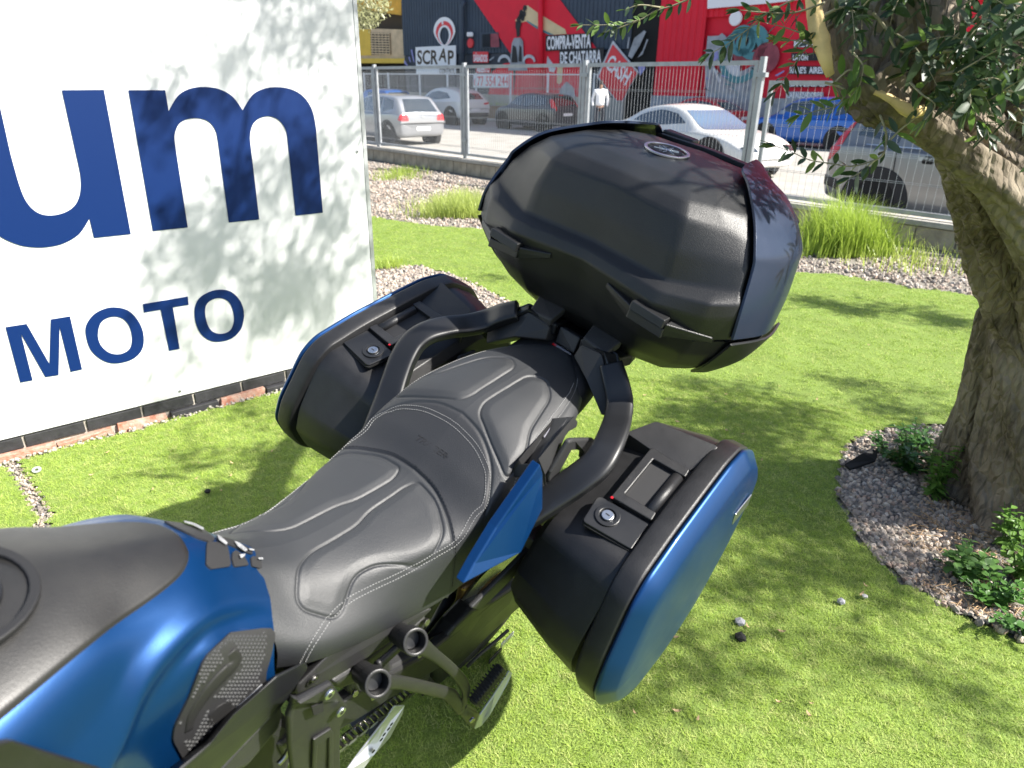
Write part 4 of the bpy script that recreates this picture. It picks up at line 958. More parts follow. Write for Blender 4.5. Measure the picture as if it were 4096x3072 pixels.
def instancer(name, src, area_v, area_f, density, smin, smax, seed, tilt=.25, label=None, cat=None, mat_sheet=None):
    me = bpy.data.meshes.new(name); me.from_pydata([tuple(v) for v in area_v], [], area_f); me.update()
    o = bpy.data.objects.new(name, me); COL.objects.link(o)
    tr = bpy.data.node_groups.new(name, 'GeometryNodeTree')
    tr.interface.new_socket('Geometry', in_out='INPUT', socket_type='NodeSocketGeometry'); tr.interface.new_socket('Geometry', in_out='OUTPUT', socket_type='NodeSocketGeometry')
    N, L = tr.nodes, tr.links; gi = N.new('NodeGroupInput'); go = N.new('NodeGroupOutput')
    dp = N.new('GeometryNodeDistributePointsOnFaces'); dp.inputs['Density'].default_value = density; dp.inputs['Seed'].default_value = seed
    ip = N.new('GeometryNodeInstanceOnPoints')
    rv = N.new('FunctionNodeRandomValue'); rv.data_type = 'FLOAT_VECTOR'; rv.inputs[0].default_value = (-tilt, -tilt, 0); rv.inputs[1].default_value = (tilt, tilt, 6.283); rv.inputs['Seed'].default_value = seed + 1
    rs = N.new('FunctionNodeRandomValue'); rs.data_type = 'FLOAT'; rs.inputs[2].default_value = smin; rs.inputs[3].default_value = smax; rs.inputs['Seed'].default_value = seed + 2
    L.new(gi.outputs[0], dp.inputs['Mesh']); L.new(dp.outputs['Points'], ip.inputs['Points']); L.new(rv.outputs[0], ip.inputs['Rotation']); L.new(rs.outputs[1], ip.inputs['Scale'])
    if isinstance(src, list):
        gg = N.new('GeometryNodeJoinGeometry') if False else None
        gi2 = N.new('GeometryNodeGeometryToInstance')
        for s_ in src:
            oi = N.new('GeometryNodeObjectInfo'); oi.inputs[0].default_value = s_; oi.inputs['As Instance'].default_value = False; L.new(oi.outputs['Geometry'], gi2.inputs[0])
        L.new(gi2.outputs[0], ip.inputs['Instance']); ip.inputs['Pick Instance'].default_value = True
        ri = N.new('FunctionNodeRandomValue'); ri.data_type = 'INT'; ri.inputs[4].default_value = 0; ri.inputs[5].default_value = len(src) - 1; ri.inputs['Seed'].default_value = seed + 5
        L.new(ri.outputs[2], ip.inputs['Instance Index'])
    else:
        oi = N.new('GeometryNodeObjectInfo'); oi.inputs[0].default_value = src; oi.inputs['As Instance'].default_value = False; L.new(oi.outputs['Geometry'], ip.inputs['Instance'])
    L.new(ip.outputs[0], go.inputs[0])
    md = o.modifiers.new('scatter', 'NODES'); md.node_group = tr
    tag(o, label, cat, kind='stuff'); return o
def clump(n, h, rad, wd, mat, lean=.5, seed=1, segs=2):
    rnd = random.Random(seed); mb = MB()
    for _ in range(n):
        a = rnd.uniform(0, 6.283); r_ = rad * math.sqrt(rnd.random()); b = V((math.cos(a) * r_, math.sin(a) * r_, -.002))
        hh = h * rnd.uniform(.6, 1.15); la = rnd.uniform(0, 6.283); le = lean * rnd.uniform(.2, 1.2); ld = V((math.cos(la), math.sin(la), 0)); wv = V((-ld.y, ld.x, 0)) * wd * .5
        vs = []; 
        for k in range(segs + 1):
            t = k / segs; p = b + V((0, 0, hh * (t - .25 * le * t * t))) + ld * (hh * le * t * t)
            ww = wv * (1 - t * .85); vs += [p - ww, p + ww]
        mb.add(vs, [(2 * k, 2 * k + 1, 2 * k + 3, 2 * k + 2) for k in range(segs)])
    me = bpy.data.meshes.new('clump'); me.from_pydata([tuple(v) for v in mb.v], [], mb.f); me.materials.append(mat)
    return bpy.data.objects.new('clump', me)     # source only, never linked
def pebble(seed, fl=.6):
    rnd = random.Random(seed); bm = bmesh.new(); bmesh.ops.create_icosphere(bm, subdivisions=1, radius=1)
    for v in bm.verts:
        v.co *= 1 + .28 * noise.noise(v.co * 1.3 + V((seed * 7, 0, 0))); v.co.z *= fl; v.co.x *= rnd.uniform(1.0, 1.08)
    me = bpy.data.meshes.new('pebble'); bm.to_mesh(me); bm.free(); me.materials.append(M['pebble'])
    me.polygons.foreach_set('use_smooth', [False] * len(me.polygons))
    return bpy.data.objects.new('pebble', me)
turfs = [clump(18, .0115, .016, .0018, M['blade'], 1.3, s) for s in range(3)]
near = [f for f in lf if (lv[f[0]] - V((0, 0, 0))).length < 3.6 and lv[f[0]].y > .3]
far = [f for f in lf if 3.6 <= (lv[f[0]]).length < 9 and lv[f[0]].y > .3]
instancer('turf_grass', turfs, lv, near, 3600, .7, 1.25, 3, label='short bright green artificial grass blades around the motorcycle', cat='grass')
tf2 = [clump(16, .012, .03, .0030, M['blade'], 1.1, s) for s in range(3)]
instancer('turf_grass', tf2, lv, far, 750, .8, 1.3, 8, label='short artificial grass further off towards the fence', cat='grass')
# gravel
pebs = [pebble(s) for s in range(5)]
def cells_in(P, cs=.06, z=0.0, amp=.01, test=None):
    vs = {}; V_ = []; F_ = []
    x0, x1 = min(p[0] for p in P), max(p[0] for p in P); y0, y1 = min(p[1] for p in P), max(p[1] for p in P)
    for i in range(int(x0 / cs) - 1, int(x1 / cs) + 1):
        for j in range(int(y0 / cs) - 1, int(y1 / cs) + 1):
            x, y = (i + .5) * cs, (j + .5) * cs
            if not inpoly(x, y, P) or (test and not test(x, y)): continue
            idx = []
            for a, b in ((i, j), (i + 1, j), (i + 1, j + 1), (i, j + 1)):
                if (a, b) not in vs: vs[(a, b)] = len(V_); V_.append(V((a * cs, b * cs, z + amp * noise.noise(V((a * cs * 3, b * cs * 3, 0))))))
                idx.append(vs[(a, b)])
            F_.append(tuple(idx))
    return V_, F_
bv1, bf1 = cells_in(BED, .04, .0, .012)
tag(mk('planting_bed', bv1, bf1, M['soil'], None, smooth=True), kind='structure')
instancer('bed_gravel', pebs, bv1, bf1, 5000, .003, .016, 21, 3, label='pale mixed gravel covering the bed at the foot of the olive tree', cat='gravel')
iv, if_ = cells_in(isl, .05, -.004, .01)
tag(mk('gravel_strip', iv, if_, M['soil'], None, smooth=True), kind='structure')
instancer('strip_gravel', pebs, iv, if_, 1500, .009, .021, 22, 3, label='dark grey gravel strip behind the far pannier and billboard', cat='gravel')
farg = [(p.x, p.y) for p in [FP(-3, 0, .3), FP(13.5, 0, .3)]] + [(LAWN[i][0], LAWN[i][1]) for i in range(14, -1, -1)]
gv_, gf_ = cells_in(farg, .12, -.006, .02)
instancer('fence_gravel', pebs, gv_, gf_, 420, .010, .026, 23, 3, label='loose pale gravel between the lawn and the wire fence', cat='gravel')
sv, sf = cells_in([(SEAMW[0][0] - .2, SEAMW[0][1] + .2), (SEAMW[0][0] + .2, SEAMW[0][1] + .2), (SEAMW[-2][0] + .3, SEAMW[-2][1]), (SEAMW[-2][0] - .3, SEAMW[-2][1])], .02, -.006, .003, lambda x, y: segd_path(x, y, SEAMW) < .03)
instancer('seam_gravel', pebs, sv, sf, 6000, .004, .009, 24, 3, label='thin line of gravel in the open seam between two turf strips', cat='gravel')
# loose stones and dry leaves lying on the turf
M['dryleaf'] = pmat('dry leaf', (.42, .30, .16), .8, var=.3, vscale=60)
def dryleaf(c, s, a, name, label, group=None, mat=None):
    u = V((math.cos(a), math.sin(a), .1)); w_ = V((-math.sin(a), math.cos(a), .15))
    pts = [c - u * s, c - u * s * .3 + w_ * s * .3, c + u * s * .4 + w_ * s * .26, c + u * s, c + u * s * .4 - w_ * s * .26, c - u * s * .3 - w_ * s * .3]
    pts = [p + V((0, 0, .012)) for p in pts]; pts[0].z += .004; pts[3].z += .006
    o = mk(name, pts, [(0, 1, 5), (1, 2, 4, 5), (2, 3, 4)], mat or M['dryleaf'], None, solid=.0008); tag(o, label, 'leaf', group); return o
for k, (px, py, s) in enumerate([(3590, 2440, 14), (3580, 2480, 0), (2958, 2490, 0), (2970, 2545, 1)]): pass
st_defs = [(2960, 2487, .017, 'grey stone', 'grey stone lying on the turf right of the near pannier, upper of two'), (2962, 2548, .018, 'black', 'black stone lying on the turf just below the grey one'),
           (3365, 2405, .013, 'grey', 'small grey stone on the lawn left of the planting bed corner'), (830, 1965, .014, 'dark', 'dark pebble on the lawn between billboard and seat'), (3460, 2385, .010, 'pale', 'small pale pebble on the lawn beside the planting bed edge')]
for px, py, s, c, lab in st_defs:
    p = G(px, py, .012); o = pebble(hash(lab) % 97 + 3, .7); o2 = bpy.data.objects.new('stone', o.data.copy()); COL.objects.link(o2); o2.data.materials.clear()
    o2.data.materials.append(M['gap'] if c in ('black', 'dark') else pmat('stone ' + c, (.25, .25, .27) if c == 'grey' or c == 'grey stone' else (.5, .48, .45), .85, bump=.5, bscale=150, bdist=.002)); 
    for v in o2.data.vertices: v.co *= s
    o2.location = p; tag(o2, lab, 'stone')
rl = random.Random(5)
for k in range(48):
    px, py = rl.uniform(2500, 3500), rl.uniform(1350, 2950)
    if k > 36: px, py = rl.uniform(150, 1150), rl.uniform(1600, 2050)
    c = G(px, py, .0)
    if inpoly(c.x, c.y, BED) or not inpoly(c.x, c.y, LAWN) or (c - V((BP0.x, BP0.y, 0))).dot(BN) < .08: continue
    dryleaf(c, rl.uniform(.007, .015), rl.uniform(0, 6.28), 'dry_leaf', 'small dry leaf fallen on the artificial lawn', 'dry leaves scattered on the lawn')
# washer and screw by the seam
wc = G(147, 1880, .012); wo = mk('washer', *ringo(wc, (.2, -.3, 1), .013, .005, .003, 20), M['alu'], None); tag(wo, 'round metal washer lying on turf near the gravel seam', 'washer')

# ================================================================== BILLBOARD
M['board'] = pmat('white vinyl sheet', (.64, .65, .655), .42, bump=.06, bscale=3, bdist=.01, spec=.4, rvar=.04)
M['ink'] = pmat('blue print', (.0015, .018, .095), .5, bump=.04, bscale=3, bdist=.01, spec=.22)
M['edge'] = pmat('galvanised edge', (.42, .44, .45), .5, metal=.6, var=.25, vscale=14)
def ZB(x, y): return (x * .678, y * .678)
def ZC(x, y): return (x * .678, 1000 + y * .678)
bb = tag(mk('billboard', *prism([BPt(-1.9, .095), BPt(1.235, .097), BPt(1.235, 3.1), BPt(-1.9, 3.1)], -BN * .05), M['board'], None), 'large white billboard with big blue letters standing left of the motorcycle', 'billboard')
mk('edge_strip', *prism([BPt(1.237, .10, .002), BPt(1.262, .10, -.002), BPt(1.262, 3.1, -.002), BPt(1.237, 3.1, .002)], -BN * .055), M['edge'], bb, bevel=.002)
def letter(name, outer, inner=None, off=.003):
    P = V((BP0.x, BP0.y, 0)) + BN * off
    o_ = [onplane(*p, P, BN) for p in outer]; i_ = [onplane(*p, P, BN) for p in inner] if inner else None
    loops = [[BMI @ p for p in o_]] if False else [[V(((p - P).dot(BD), p.z, 0)) for p in o_]]
    if i_: loops.append([V(((p - P).dot(BD), p.z, 0)) for p in i_])
    tris = tessellate_polygon(loops); vs = o_ + (i_ or [])
    return mk(name, vs, [tuple(t) for t in tris], M['ink'], bb)
mo = [(758, 532), (975, 532), (995, 655)] + cr_([(995, 655), (1050, 565), (1120, 524), (1200, 513), (1290, 525), (1370, 568), (1432, 650)], 6)[1:] + cr_([(1432, 650), (1490, 560), (1560, 523), (1640, 514), (1720, 528), (1790, 570), (1840, 645), (1862, 740), (1868, 800)], 6)[1:] + [(1905, 1255), (1744, 1272)] + cr_([(1697, 830), (1690, 780), (1668, 735), (1635, 702), (1585, 686), (1530, 698), (1492, 735), (1475, 800), (1480, 870)], 5) + [(1530, 1295), (1350, 1313)] + cr_([(1285, 830), (1275, 780), (1252, 738), (1215, 709), (1155, 697), (1090, 708), (1050, 740), (1030, 800), (1034, 860)], 5) + [(1108, 1342), (902, 1363)]
letter('letter', [ZB(*p) for p in mo])
uo = [(365, 532), (613, 530), (772, 1381), (555, 1404), (528, 1290)] + cr_([(528, 1290), (470, 1378), (385, 1432), (300, 1455), (210, 1460), (110, 1445), (0, 1395), (-70, 1320), (-130, 1200)], 6)[1:] + [(-270, 532), (-22, 532)] + cr_([(60, 900), (110, 1080), (150, 1180), (200, 1240), (260, 1268), (330, 1268), (400, 1245), (450, 1200), (475, 1130), (475, 1040), (455, 940)], 5)
letter('letter', [ZB(*p) for p in uo])
letter('letter', [ZC(*p) for p in [(33, 455), (157, 436), (292, 672), (300, 409), (413, 391), (485, 705), (417, 719), (352, 455), (346, 738), (268, 750), (124, 495), (193, 769), (120, 782)]])
letter('letter', [ZC(*p) for p in cr_([(505, 490), (515, 430), (560, 375), (630, 343), (700, 340), (760, 360), (810, 410), (843, 480), (847, 560), (820, 615), (770, 650), (700, 668), (640, 665), (580, 635), (530, 580)], 5, True)], [ZC(*p) for p in cr_([(578, 500), (590, 440), (625, 405), (680, 393), (730, 410), (765, 455), (779, 520), (772, 570), (745, 600), (700, 615), (650, 608), (610, 580), (587, 545)], 5, True)])
letter('letter', [ZC(*p) for p in [(843, 319), (1108, 274), (1113, 323), (1020, 338), (1060, 583), (998, 595), (948, 352), (850, 369)]])
letter('letter', [ZC(*p) for p in cr_([(1148, 385), (1152, 330), (1180, 280), (1240, 245), (1300, 234), (1360, 245), (1410, 290), (1437, 350), (1438, 410), (1420, 470), (1370, 520), (1300, 541), (1240, 535), (1190, 500), (1160, 445)], 5, True)], [ZC(*p) for p in cr_([(1211, 380), (1215, 330), (1240, 300), (1285, 284), (1330, 292), (1360, 320), (1377, 370), (1380, 420), (1365, 465), (1335, 488), (1290, 494), (1250, 478), (1225, 440)], 5, True)])
for px, py in ((1428, 606), (719, 1564)):
    P = V((BP0.x, BP0.y, 0)); c = onplane(px, py, P, BN); s_o = mk('screw_cap', *disc(c, BN, .0075, 16, .004), M['edge'], bb, bevel=.001); mk('screw', *disc(c + BN * .004, BN, .003, 6, .001), M['dark'], s_o)
# brick footing under the board
M['bpaint'] = pmat('black painted brick', (.022, .022, .025), .7, bump=.5, bscale=60, bdist=.004, var=.3, vscale=20)
M['bred'] = pmat('broken red brick', (.33, .11, .06), .9, bump=.8, bscale=70, bdist=.006, col2=(.40, .32, .26), vscale=22)
M['mortar'] = pmat('mortar', (.34, .31, .27), .95, bump=.7, bscale=50, bdist=.01, var=.3, vscale=25)
pw = tag(mk('brick_footing', *prism([BPt(-1.9, -.05, -.012), BPt(1.23, -.05, -.012), BPt(1.23, .088, -.012), BPt(-1.9, .088, -.012)], -BN * .12), M['mortar'], None), 'low black painted brick footing with broken red bricks under the white billboard', 'footing')
rb_ = random.Random(3); t = -1.9
while t < 1.2:
    L_ = .235
    for row in range(2):
        tt = t + (row * .11); z0, z1_ = (.034, .086) if row == 0 else (-.03, .028)
        o1 = -.003 if row == 0 else rb_.uniform(.010, .028)
        red = row == 1 and (tt < -.35 or .28 < tt < .55 or tt < .0 and rb_.random() < .5)
        a, b = tt + .004, min(tt + L_ - .006, 1.225)
        if b - a < .03: continue
        jit = lambda: rb_.uniform(-.012, .010) if red else rb_.uniform(-.001, .001)
        pr = [BPt(a + jit(), z0, o1 + jit()), BPt(b + jit(), z0, o1 + jit()), BPt(b + jit(), z1_ + jit(), o1 + jit()), BPt(a + jit(), z1_ + jit() * 1.5, o1 + jit())]
        mk('brick', *prism(pr, -BN * .05), M['bred'] if red else M['bpaint'], pw, bevel=.003)
    t += L_
# pale rubble at the torn turf edge
rub = MB()
for k in range(420):
    t = rb_.uniform(-1.0, 1.2); c = BPt(t, rb_.uniform(-.005, .012), rb_.uniform(.018, .05)); s = rb_.uniform(.004, .012)
    rub.box(c, (s, s * rb_.uniform(.6, 1.3), s * .7), Matrix.Rotation(rb_.uniform(0, 3), 3, 'Z') @ Matrix.Rotation(rb_.uniform(0, 1), 3, 'X'))
rub.build('rubble', M['mortar'], pw, kind='stuff')
# ================================================================== FENCE
ZST = -.27
M['galv'] = pmat('galvanised steel', (.34, .36, .38), .45, metal=.5, var=.15, vscale=8)
M['galv_w'] = pmat('pale wire', (.30, .32, .34), .5, metal=.2)
M['fence_w'] = pmat('white fence paint', (.72, .73, .74), .5)
fw_ = tag(mk('fence_wall', *prism([FP(-8, -.3, .0), FP(16, -.3, .0), FP(16, .20, .0), FP(-8, .20, .0)], -FN * .20), M['mortar'], None), 'low beige block wall with pale coping under the near wire fence', 'wall')
M['block'] = pmat('beige split block', (.36, .31, .23), .9, bump=.6, bscale=30, bdist=.01, var=.25, vscale=6)
s = -8.0; blk0 = None
vs, fs = prism([V((0, 0, 0)), V((.385, 0, 0)), V((.385, 0, .20)), V((0, 0, .20))], V((0, .03, 0)))
bm0 = bpy.data.meshes.new('block'); bm0.from_pydata([tuple(v) for v in vs], [], fs); bm0.materials.append(M['block'])
FM = Matrix((FE, FN, V((0, 0, 1)))).transposed().to_4x4()
while s < 15.5:
    o = bpy.data.objects.new('block', bm0); COL.objects.link(o); o.parent = fw_
    m = FM.copy(); m.translation = FP(s, -.005, -.01 + random.uniform(-.003, .003)); o.matrix_world = m; s += .40
mk('coping', *prism([FP(-8, .205, .04), FP(16, .205, .04), FP(16, .262, .04), FP(-8, .262, .04)], -FN * .27), M['concrete'], fw_, bevel=.008)
posts = [-2.40, .46, 3.42, 6.28, 9.10]
def fbox(mb, s0, s1, z0, z1_, o0=-.02, o1=.02): mb.add(*prism([FP(s0, z0, o1), FP(s1, z0, o1), FP(s1, z1_, o1), FP(s0, z1_, o1)], FN * (o0 - o1)))
fence = empty('wire_fence', 'galvanised wire mesh fence on posts between the garden and the street', 'fence', Matrix.Translation(FP(0, .26, -.08))); OFF[fence.name] = V(FP(0, .26, -.08))
def OF(o_): return o_ - .09
def panel(s0, s1, z0, z1_, step, zs, frame=True):
    if frame:
        mb = MB(); fbox(mb, s0, s0 + .045, z0, z1_, -.11, -.07); pf = mb.build('stile', M['galv'], fence)
        mb = MB(); fbox(mb, s1 - .045, s1, z0, z1_, -.11, -.07); mb.build('stile', M['galv'], fence)
        mb = MB(); fbox(mb, s0 + .045, s1 - .045, z1_ - .05, z1_, -.112, -.068); mb.build('top_rail', M['galv'], fence)
        mb = MB(); fbox(mb, s0 + .045, s1 - .045, z0, z0 + .04, -.112, -.068); mb.build('bottom_rail', M['galv'], fence)
    mb = MB(); s = s0 + .07
    while s < s1 - .05:
        fbox(mb, s - .0013, s + .0013, z0 + .02, z1_ - .02, -.0915, -.0885); s += step
    for z in zs:
        for d in (-.009, .009): fbox(mb, s0 + .03, s1 - .03, z + d - .002, z + d + .002, -.097 if d < 0 else -.084, -.0935 if d < 0 else -.0805)
    mb.build('mesh_wires', M['galv_w'], fence, kind='stuff')
for a, b in zip(posts[:-1], posts[1:]): panel(a + .055, b - .055, .31, 1.80, .055, [.45, .95, 1.45])
panel(9.22, 12.1, .29, 1.585, .082, [.33, .60, .86, 1.10, 1.36], True)
panel(12.2, 15.2, .29, 1.585, .082, [.33, .60, .86, 1.10, 1.36], True)
for s in posts + [12.15]:
    mb = MB(); fbox(mb, s - .03, s + .03, .20, 1.84 if s < 12 else 1.62, -.12, -.06); mb.build('fence_post', M['galv'], fence)
    for z in (.55, 1.62 if s < 12 else 1.4):
        mb = MB(); fbox(mb, s - .07, s + .07, z, z + .05, -.125, -.055); mb.build('clamp', M['galv'], fence)

# ================================================================== STREET
rv = [FP(-80, 0, -.30), FP(60, 0, -.30), FP(60, 0, -60), FP(-80, 0, -60)]
sheet('road', rv, ZST, M['asphalt'])
mk_k = tag(mk('pavement', *prism([FP(-60, ZST - .1, -.21), FP(40, ZST - .1, -.21), FP(40, ZST - .1, -1.3), FP(-60, ZST - .1, -1.3)], (0, 0, .20)), M['concrete'], None, bevel=.01), kind='structure')
WA = G(1960, 482, ZST); WB = G(2960, 533, ZST); WE = (WB - WA); WE.z = 0; WE.normalize(); WN = V((WE.y, -WE.x, 0))
if WN.dot(CAMP - WA) < 0: WN = -WN
def WP(s, z, off=0): return V((WA.x, WA.y, 0)) + WE * s + V((0, 0, z)) + WN * off
tag(mk('pavement', *prism([WP(-60, ZST - .1, 1.2), WP(60, ZST - .1, 1.2), WP(60, ZST - .1, 0.1), WP(-60, ZST - .1, 0.1)], (0, 0, .22)), M['concrete'], None, bevel=.01), kind='structure')
M['brickw'] = pmat('buff brick', (.26, .17, .10), .9, bump=.5, bscale=30, bdist=.01, var=.3, vscale=9)
bw = tag(mk('planter_wall', *prism([WP(-40, ZST, 0), WP(50, ZST, 0), WP(50, .46, 0), WP(-40, .46, 0)], -WN * .2), M['brickw'], None), 'low brown brick wall on the far side of the street below the white fence', 'wall')
crs = MB()
for k in range(1, 8): crs.add(*prism([WP(-40, ZST + k * .075, .004), WP(50, ZST + k * .075, .004), WP(50, ZST + k * .075 + .010, .004), WP(-40, ZST + k * .075 + .010, .004)], -WN * .003))
crs.build('mortar_joint', M['mortar'], bw, kind='stuff')
mk('coping', *prism([WP(-40, .465, .03), WP(50, .465, .03), WP(50, .50, .03), WP(-40, .50, .03)], -WN * .26), M['concrete'], bw)
M['farsoil'] = gmat('dry verge', (.34, .42, .10), (.52, .50, .24), .95, 3, .5, 30, .03)
sheet('verge', [WP(-40, 0, -.2), WP(50, 0, -.2), WP(50, 0, -6), WP(-40, 0, -6)], .47, M['farsoil'])
wfence = empty('white_fence', 'white mesh fence on the brick wall across the street', 'fence', Matrix.Translation(WP(0, .5, -.1))); OFF[wfence.name] = V(WP(0, .5, -.1))
def wbox(mb, s0, s1, z0, z1_, o0=-.12, o1=-.08): mb.add(*prism([WP(s0, z0, o1), WP(s1, z0, o1), WP(s1, z1_, o1), WP(s0, z1_, o1)], WN * (o0 - o1)))
wx = []
for px in (1462, 1558, 1682, 1792, 1905, 2042, 2190, 2348, 2372, 2562, 2790, 3000, 3230, 3480, 3760):
    p = onplane(px, 400, WP(0, 0, -.1), WN); wx.append((p - WP(0, 0, -.1)).dot(WE))
for i, s in enumerate(wx):
    mb = MB(); wbox(mb, s - .05, s + .05, .50, 2.05); mb.build('fence_post', M['fence_w'], wfence)
    if i < len(wx) - 1 and wx[i + 1] - s > .5:
        s1 = wx[i + 1]; mb = MB(); wbox(mb, s + .05, s1 - .05, 1.96, 2.01, -.11, -.09); mb.build('top_rail', M['fence_w'], wfence)
        mb = MB(); q = s + .10
        while q < s1 - .05: wbox(mb, q - .003, q + .003, .52, 1.96, -.104, -.096); q += .10
        mb.build('mesh_wires', M['fence_w'], wfence, kind='stuff')
# weeds on the verge
vg = clump(14, .22, .12, .012, M['blade'], .6, 9)
vs_, fs_ = [WP(-12, .47, -.25), WP(30, .47, -.25), WP(30, .47, -2), WP(-12, .47, -2)], [(0, 1, 2, 3)]
instancer('verge_grass', vg, vs_, fs_, 12, .6, 1.4, 31, label='dry grass behind the brick wall across the street', cat='grass')

# ================================================================== WAREHOUSE WITH MURAL
BAz = R(136); LE = V((math.sin(BAz), math.cos(BAz), 0)); LA = CAMP + ray(1960, 430) * 41; LN = V((LE.y, -LE.x, 0))
if LN.dot(CAMP - LA) < 0: LN = -LN
def LPp(px, py, off=0): return onplane(px, py, V((LA.x, LA.y, 0)) + LN * off, LN)
def LS(px, py): p = LPp(px, py); return (p - LA).dot(LE), p.z
def LP(s, z, off=0): return V((LA.x, LA.y, 0)) + LE * s + V((0, 0, z)) + LN * off
def wallmat(name, c, b=.25, sc=None): return pmat(name, c, .7, bump=.15, bscale=8, bdist=.02, var=b * .5, vscale=1.2)
M['navy'] = wallmat('dark blue-grey paint', (.045, .065, .095)); M['navy2'] = wallmat('dark rendered wall', (.045, .055, .073))
M['redw'] = wallmat('red paint', (.74, .010, .035), .12); M['redr'] = M['redw']
M['whitew'] = pmat('white paint', (.85, .85, .87), .7); M['redsign'] = pmat('red sign paint', (.75, .06, .07), .7)
M['greyp'] = pmat('grey mural paint', (.32, .34, .37), .7, var=.3, vscale=2); M['lgrey'] = pmat('pale grey mural paint', (.55, .57, .60), .7, var=.2, vscale=2)
M['cream'] = pmat('cream mural paint', (.70, .55, .32), .7, var=.1, vscale=2); M['teal'] = pmat('teal mural paint', (.08, .25, .28), .7)
M['blackp'] = pmat('black mural paint', (.02, .02, .022), .7); M['lilac'] = pmat('lilac mural paint', (.30, .30, .60), .7); M['maroon'] = pmat('dull red mural paint', (.28, .06, .08), .7, var=.3, vscale=3)
M['brown'] = pmat('dark brown lettering', (.06, .04, .02), .7)
wh = empty('warehouse', 'big warehouse across the street, dark blue and red, painted with a scrap yard mural', 'building', Matrix.Translation(LP(0, 0))); OFF[wh.name] = V(LP(0, 0))
s_l = LS(1612, 100)[0]; s_d0, s_d1 = LS(2528, 100)[0], LS(2645, 100)[0]; s_r = LS(3900, 100)[0] + 4
zb = LS(1700, 222)[1]
def lprism(s0, s1, z0, z1_, off, th, name, mat, **k): return mk(name, *prism([LP(s0, z0, off), LP(s1, z0, off), LP(s1, z1_, off), LP(s0, z1_, off)], -LN * th), mat, wh, **k)
# wall built round the opening
lprism(s_l, s_d0, -.3, zb, 0, 8, 'rendered_wall', M['navy2']); 
lprism(s_d0 + .0, s_d1, LS(2590, -130)[1], 14, 0, 8, 'lintel', M['navy'])
lprism(s_d1, s_r, -.3, zb, 0, 8, 'rendered_wall', M['redw'])
lprism(s_l, s_d0, -.3, 1.0, .22, .15, 'plinth', M['concrete']); lprism(s_d1, s_r, -.3, 1.15, .30, .15, 'plinth', M['greyp'])
# corrugated sheets: real ribs
def corr(s0, s1, z0, z1_, off, mat, name='corrugated_panel', pitch=.25, th=.05):
    prof = []; s = s0
    while s < s1:
        for ds, o_ in ((0, 0), (.10, 0), (.125, .035), (.225, .035)): 
            if s + ds * pitch / .25 <= s1: prof.append((s + ds * pitch / .25, off + o_))
        s += pitch
    n = len(prof); vs = [LP(a, z0, o_) for a, o_ in prof] + [LP(a, z1_, o_) for a, o_ in prof]
    return mk(name, vs, [(i, i + 1, n + i + 1, n + i) for i in range(n - 1)], mat, wh, solid=th, soff=1)
lprism(s_l, s_d0, zb + .01, 14, -.08, 7.9, 'upper_wall', M['navy'])
lprism(s_d1, s_r, zb + .01, 14, -.08, 7.9, 'upper_wall', M['redw'])
corr(s_l, s_d0, zb + .02, 14, 0, M['navy'])
corr(s_d1, s_r, LS(3000, 60)[1], 14, 0, M['redw'])
corr(s_d1 + .02, LS(2835, 100)[0], -.3, LS(2740, -200)[1], .12, M['redw'], 'corrugated_pier', .30)
mk('dark_interior', *prism([LP(s_d0, -.3, -.01), LP(s_d1, -.3, -.01), LP(s_d1, LS(2590, -130)[1], -.01), LP(s_d0, LS(2590, -130)[1], -.01)], -LN * 6), M['gap'], wh)
OC = [0]
def paint(name, pts, mat, off, parent=wh, th=.012):
    OC[0] += 1; P = [LPp(x, y, off) for x, y in pts]
    return mk(name, *prism(P, -LN * th), mat, parent)
def zm(x, y): return (1850 + x * .3617, y * .3617)      # zoom of the left mural
def zr(x, y): return (2700 + x * .3617, y * .3617)      # zoom of the right mural
def zs(x, y): return (1400 + x * .27125, y * .27125)    # zoom of the round sign
B0 = .13
red = paint('red_band', [zm(80, -300), zm(830, -300), zm(1080, 0), zm(1500, 560), zm(1420, 760), zm(1300, 1180), zm(550, 1180), zm(600, 700), zm(530, 590), zm(100, -40)], M['redw'], B0)
paint('red_patch', [zm(330, 790), zm(460, 700), zm(560, 690), zm(560, 1180), zm(260, 1180)], M['redw'], B0 + .002)
paint('mural_crane_arm', [zm(580, 230), zm(640, 150), zm(690, 70), zm(720, 58), zm(760, 90), zm(830, 140), zm(1060, 280), zm(1130, 320), zm(1150, 375), zm(1000, 385), zm(870, 330), zm(700, 235), zm(650, 250), zm(620, 240)], M['cream'], B0 + .02)
paint('mural_crane_shade', [zm(710, 225), zm(870, 320), zm(1010, 385), zm(950, 385), zm(840, 330), zm(715, 245)], M['teal'], B0 + .036)
for q in ((690, 90), (650, 140), (680, 155), (640, 180), (665, 200), (620, 215)): 
    c = LPp(*zm(*q), B0 + .04); mk('mural_spot', *disc(c, LN, .14, 10, .01), M['blackp'], wh)
paint('mural_hook', [zm(585, 240), zm(640, 225), zm(650, 260), zm(635, 310), zm(630, 400), zm(600, 410), zm(595, 340), zm(585, 300)], M['blackp'], B0 + .05)
paint('mural_machine', [zm(570, 420), zm(640, 415), zm(670, 460), zm(672, 600), zm(690, 690), zm(720, 780), zm(500, 780), zm(525, 690), zm(545, 480)], M['greyp'], B0 + .06)
paint('mural_machine_dark', [zm(555, 500), zm(590, 520), zm(600, 600), zm(610, 690), zm(540, 690)], M['blackp'], B0 + .075)
paint('mural_machine_dark', [zm(630, 500), zm(650, 520), zm(655, 680), zm(620, 680)], M['blackp'], B0 + .075)
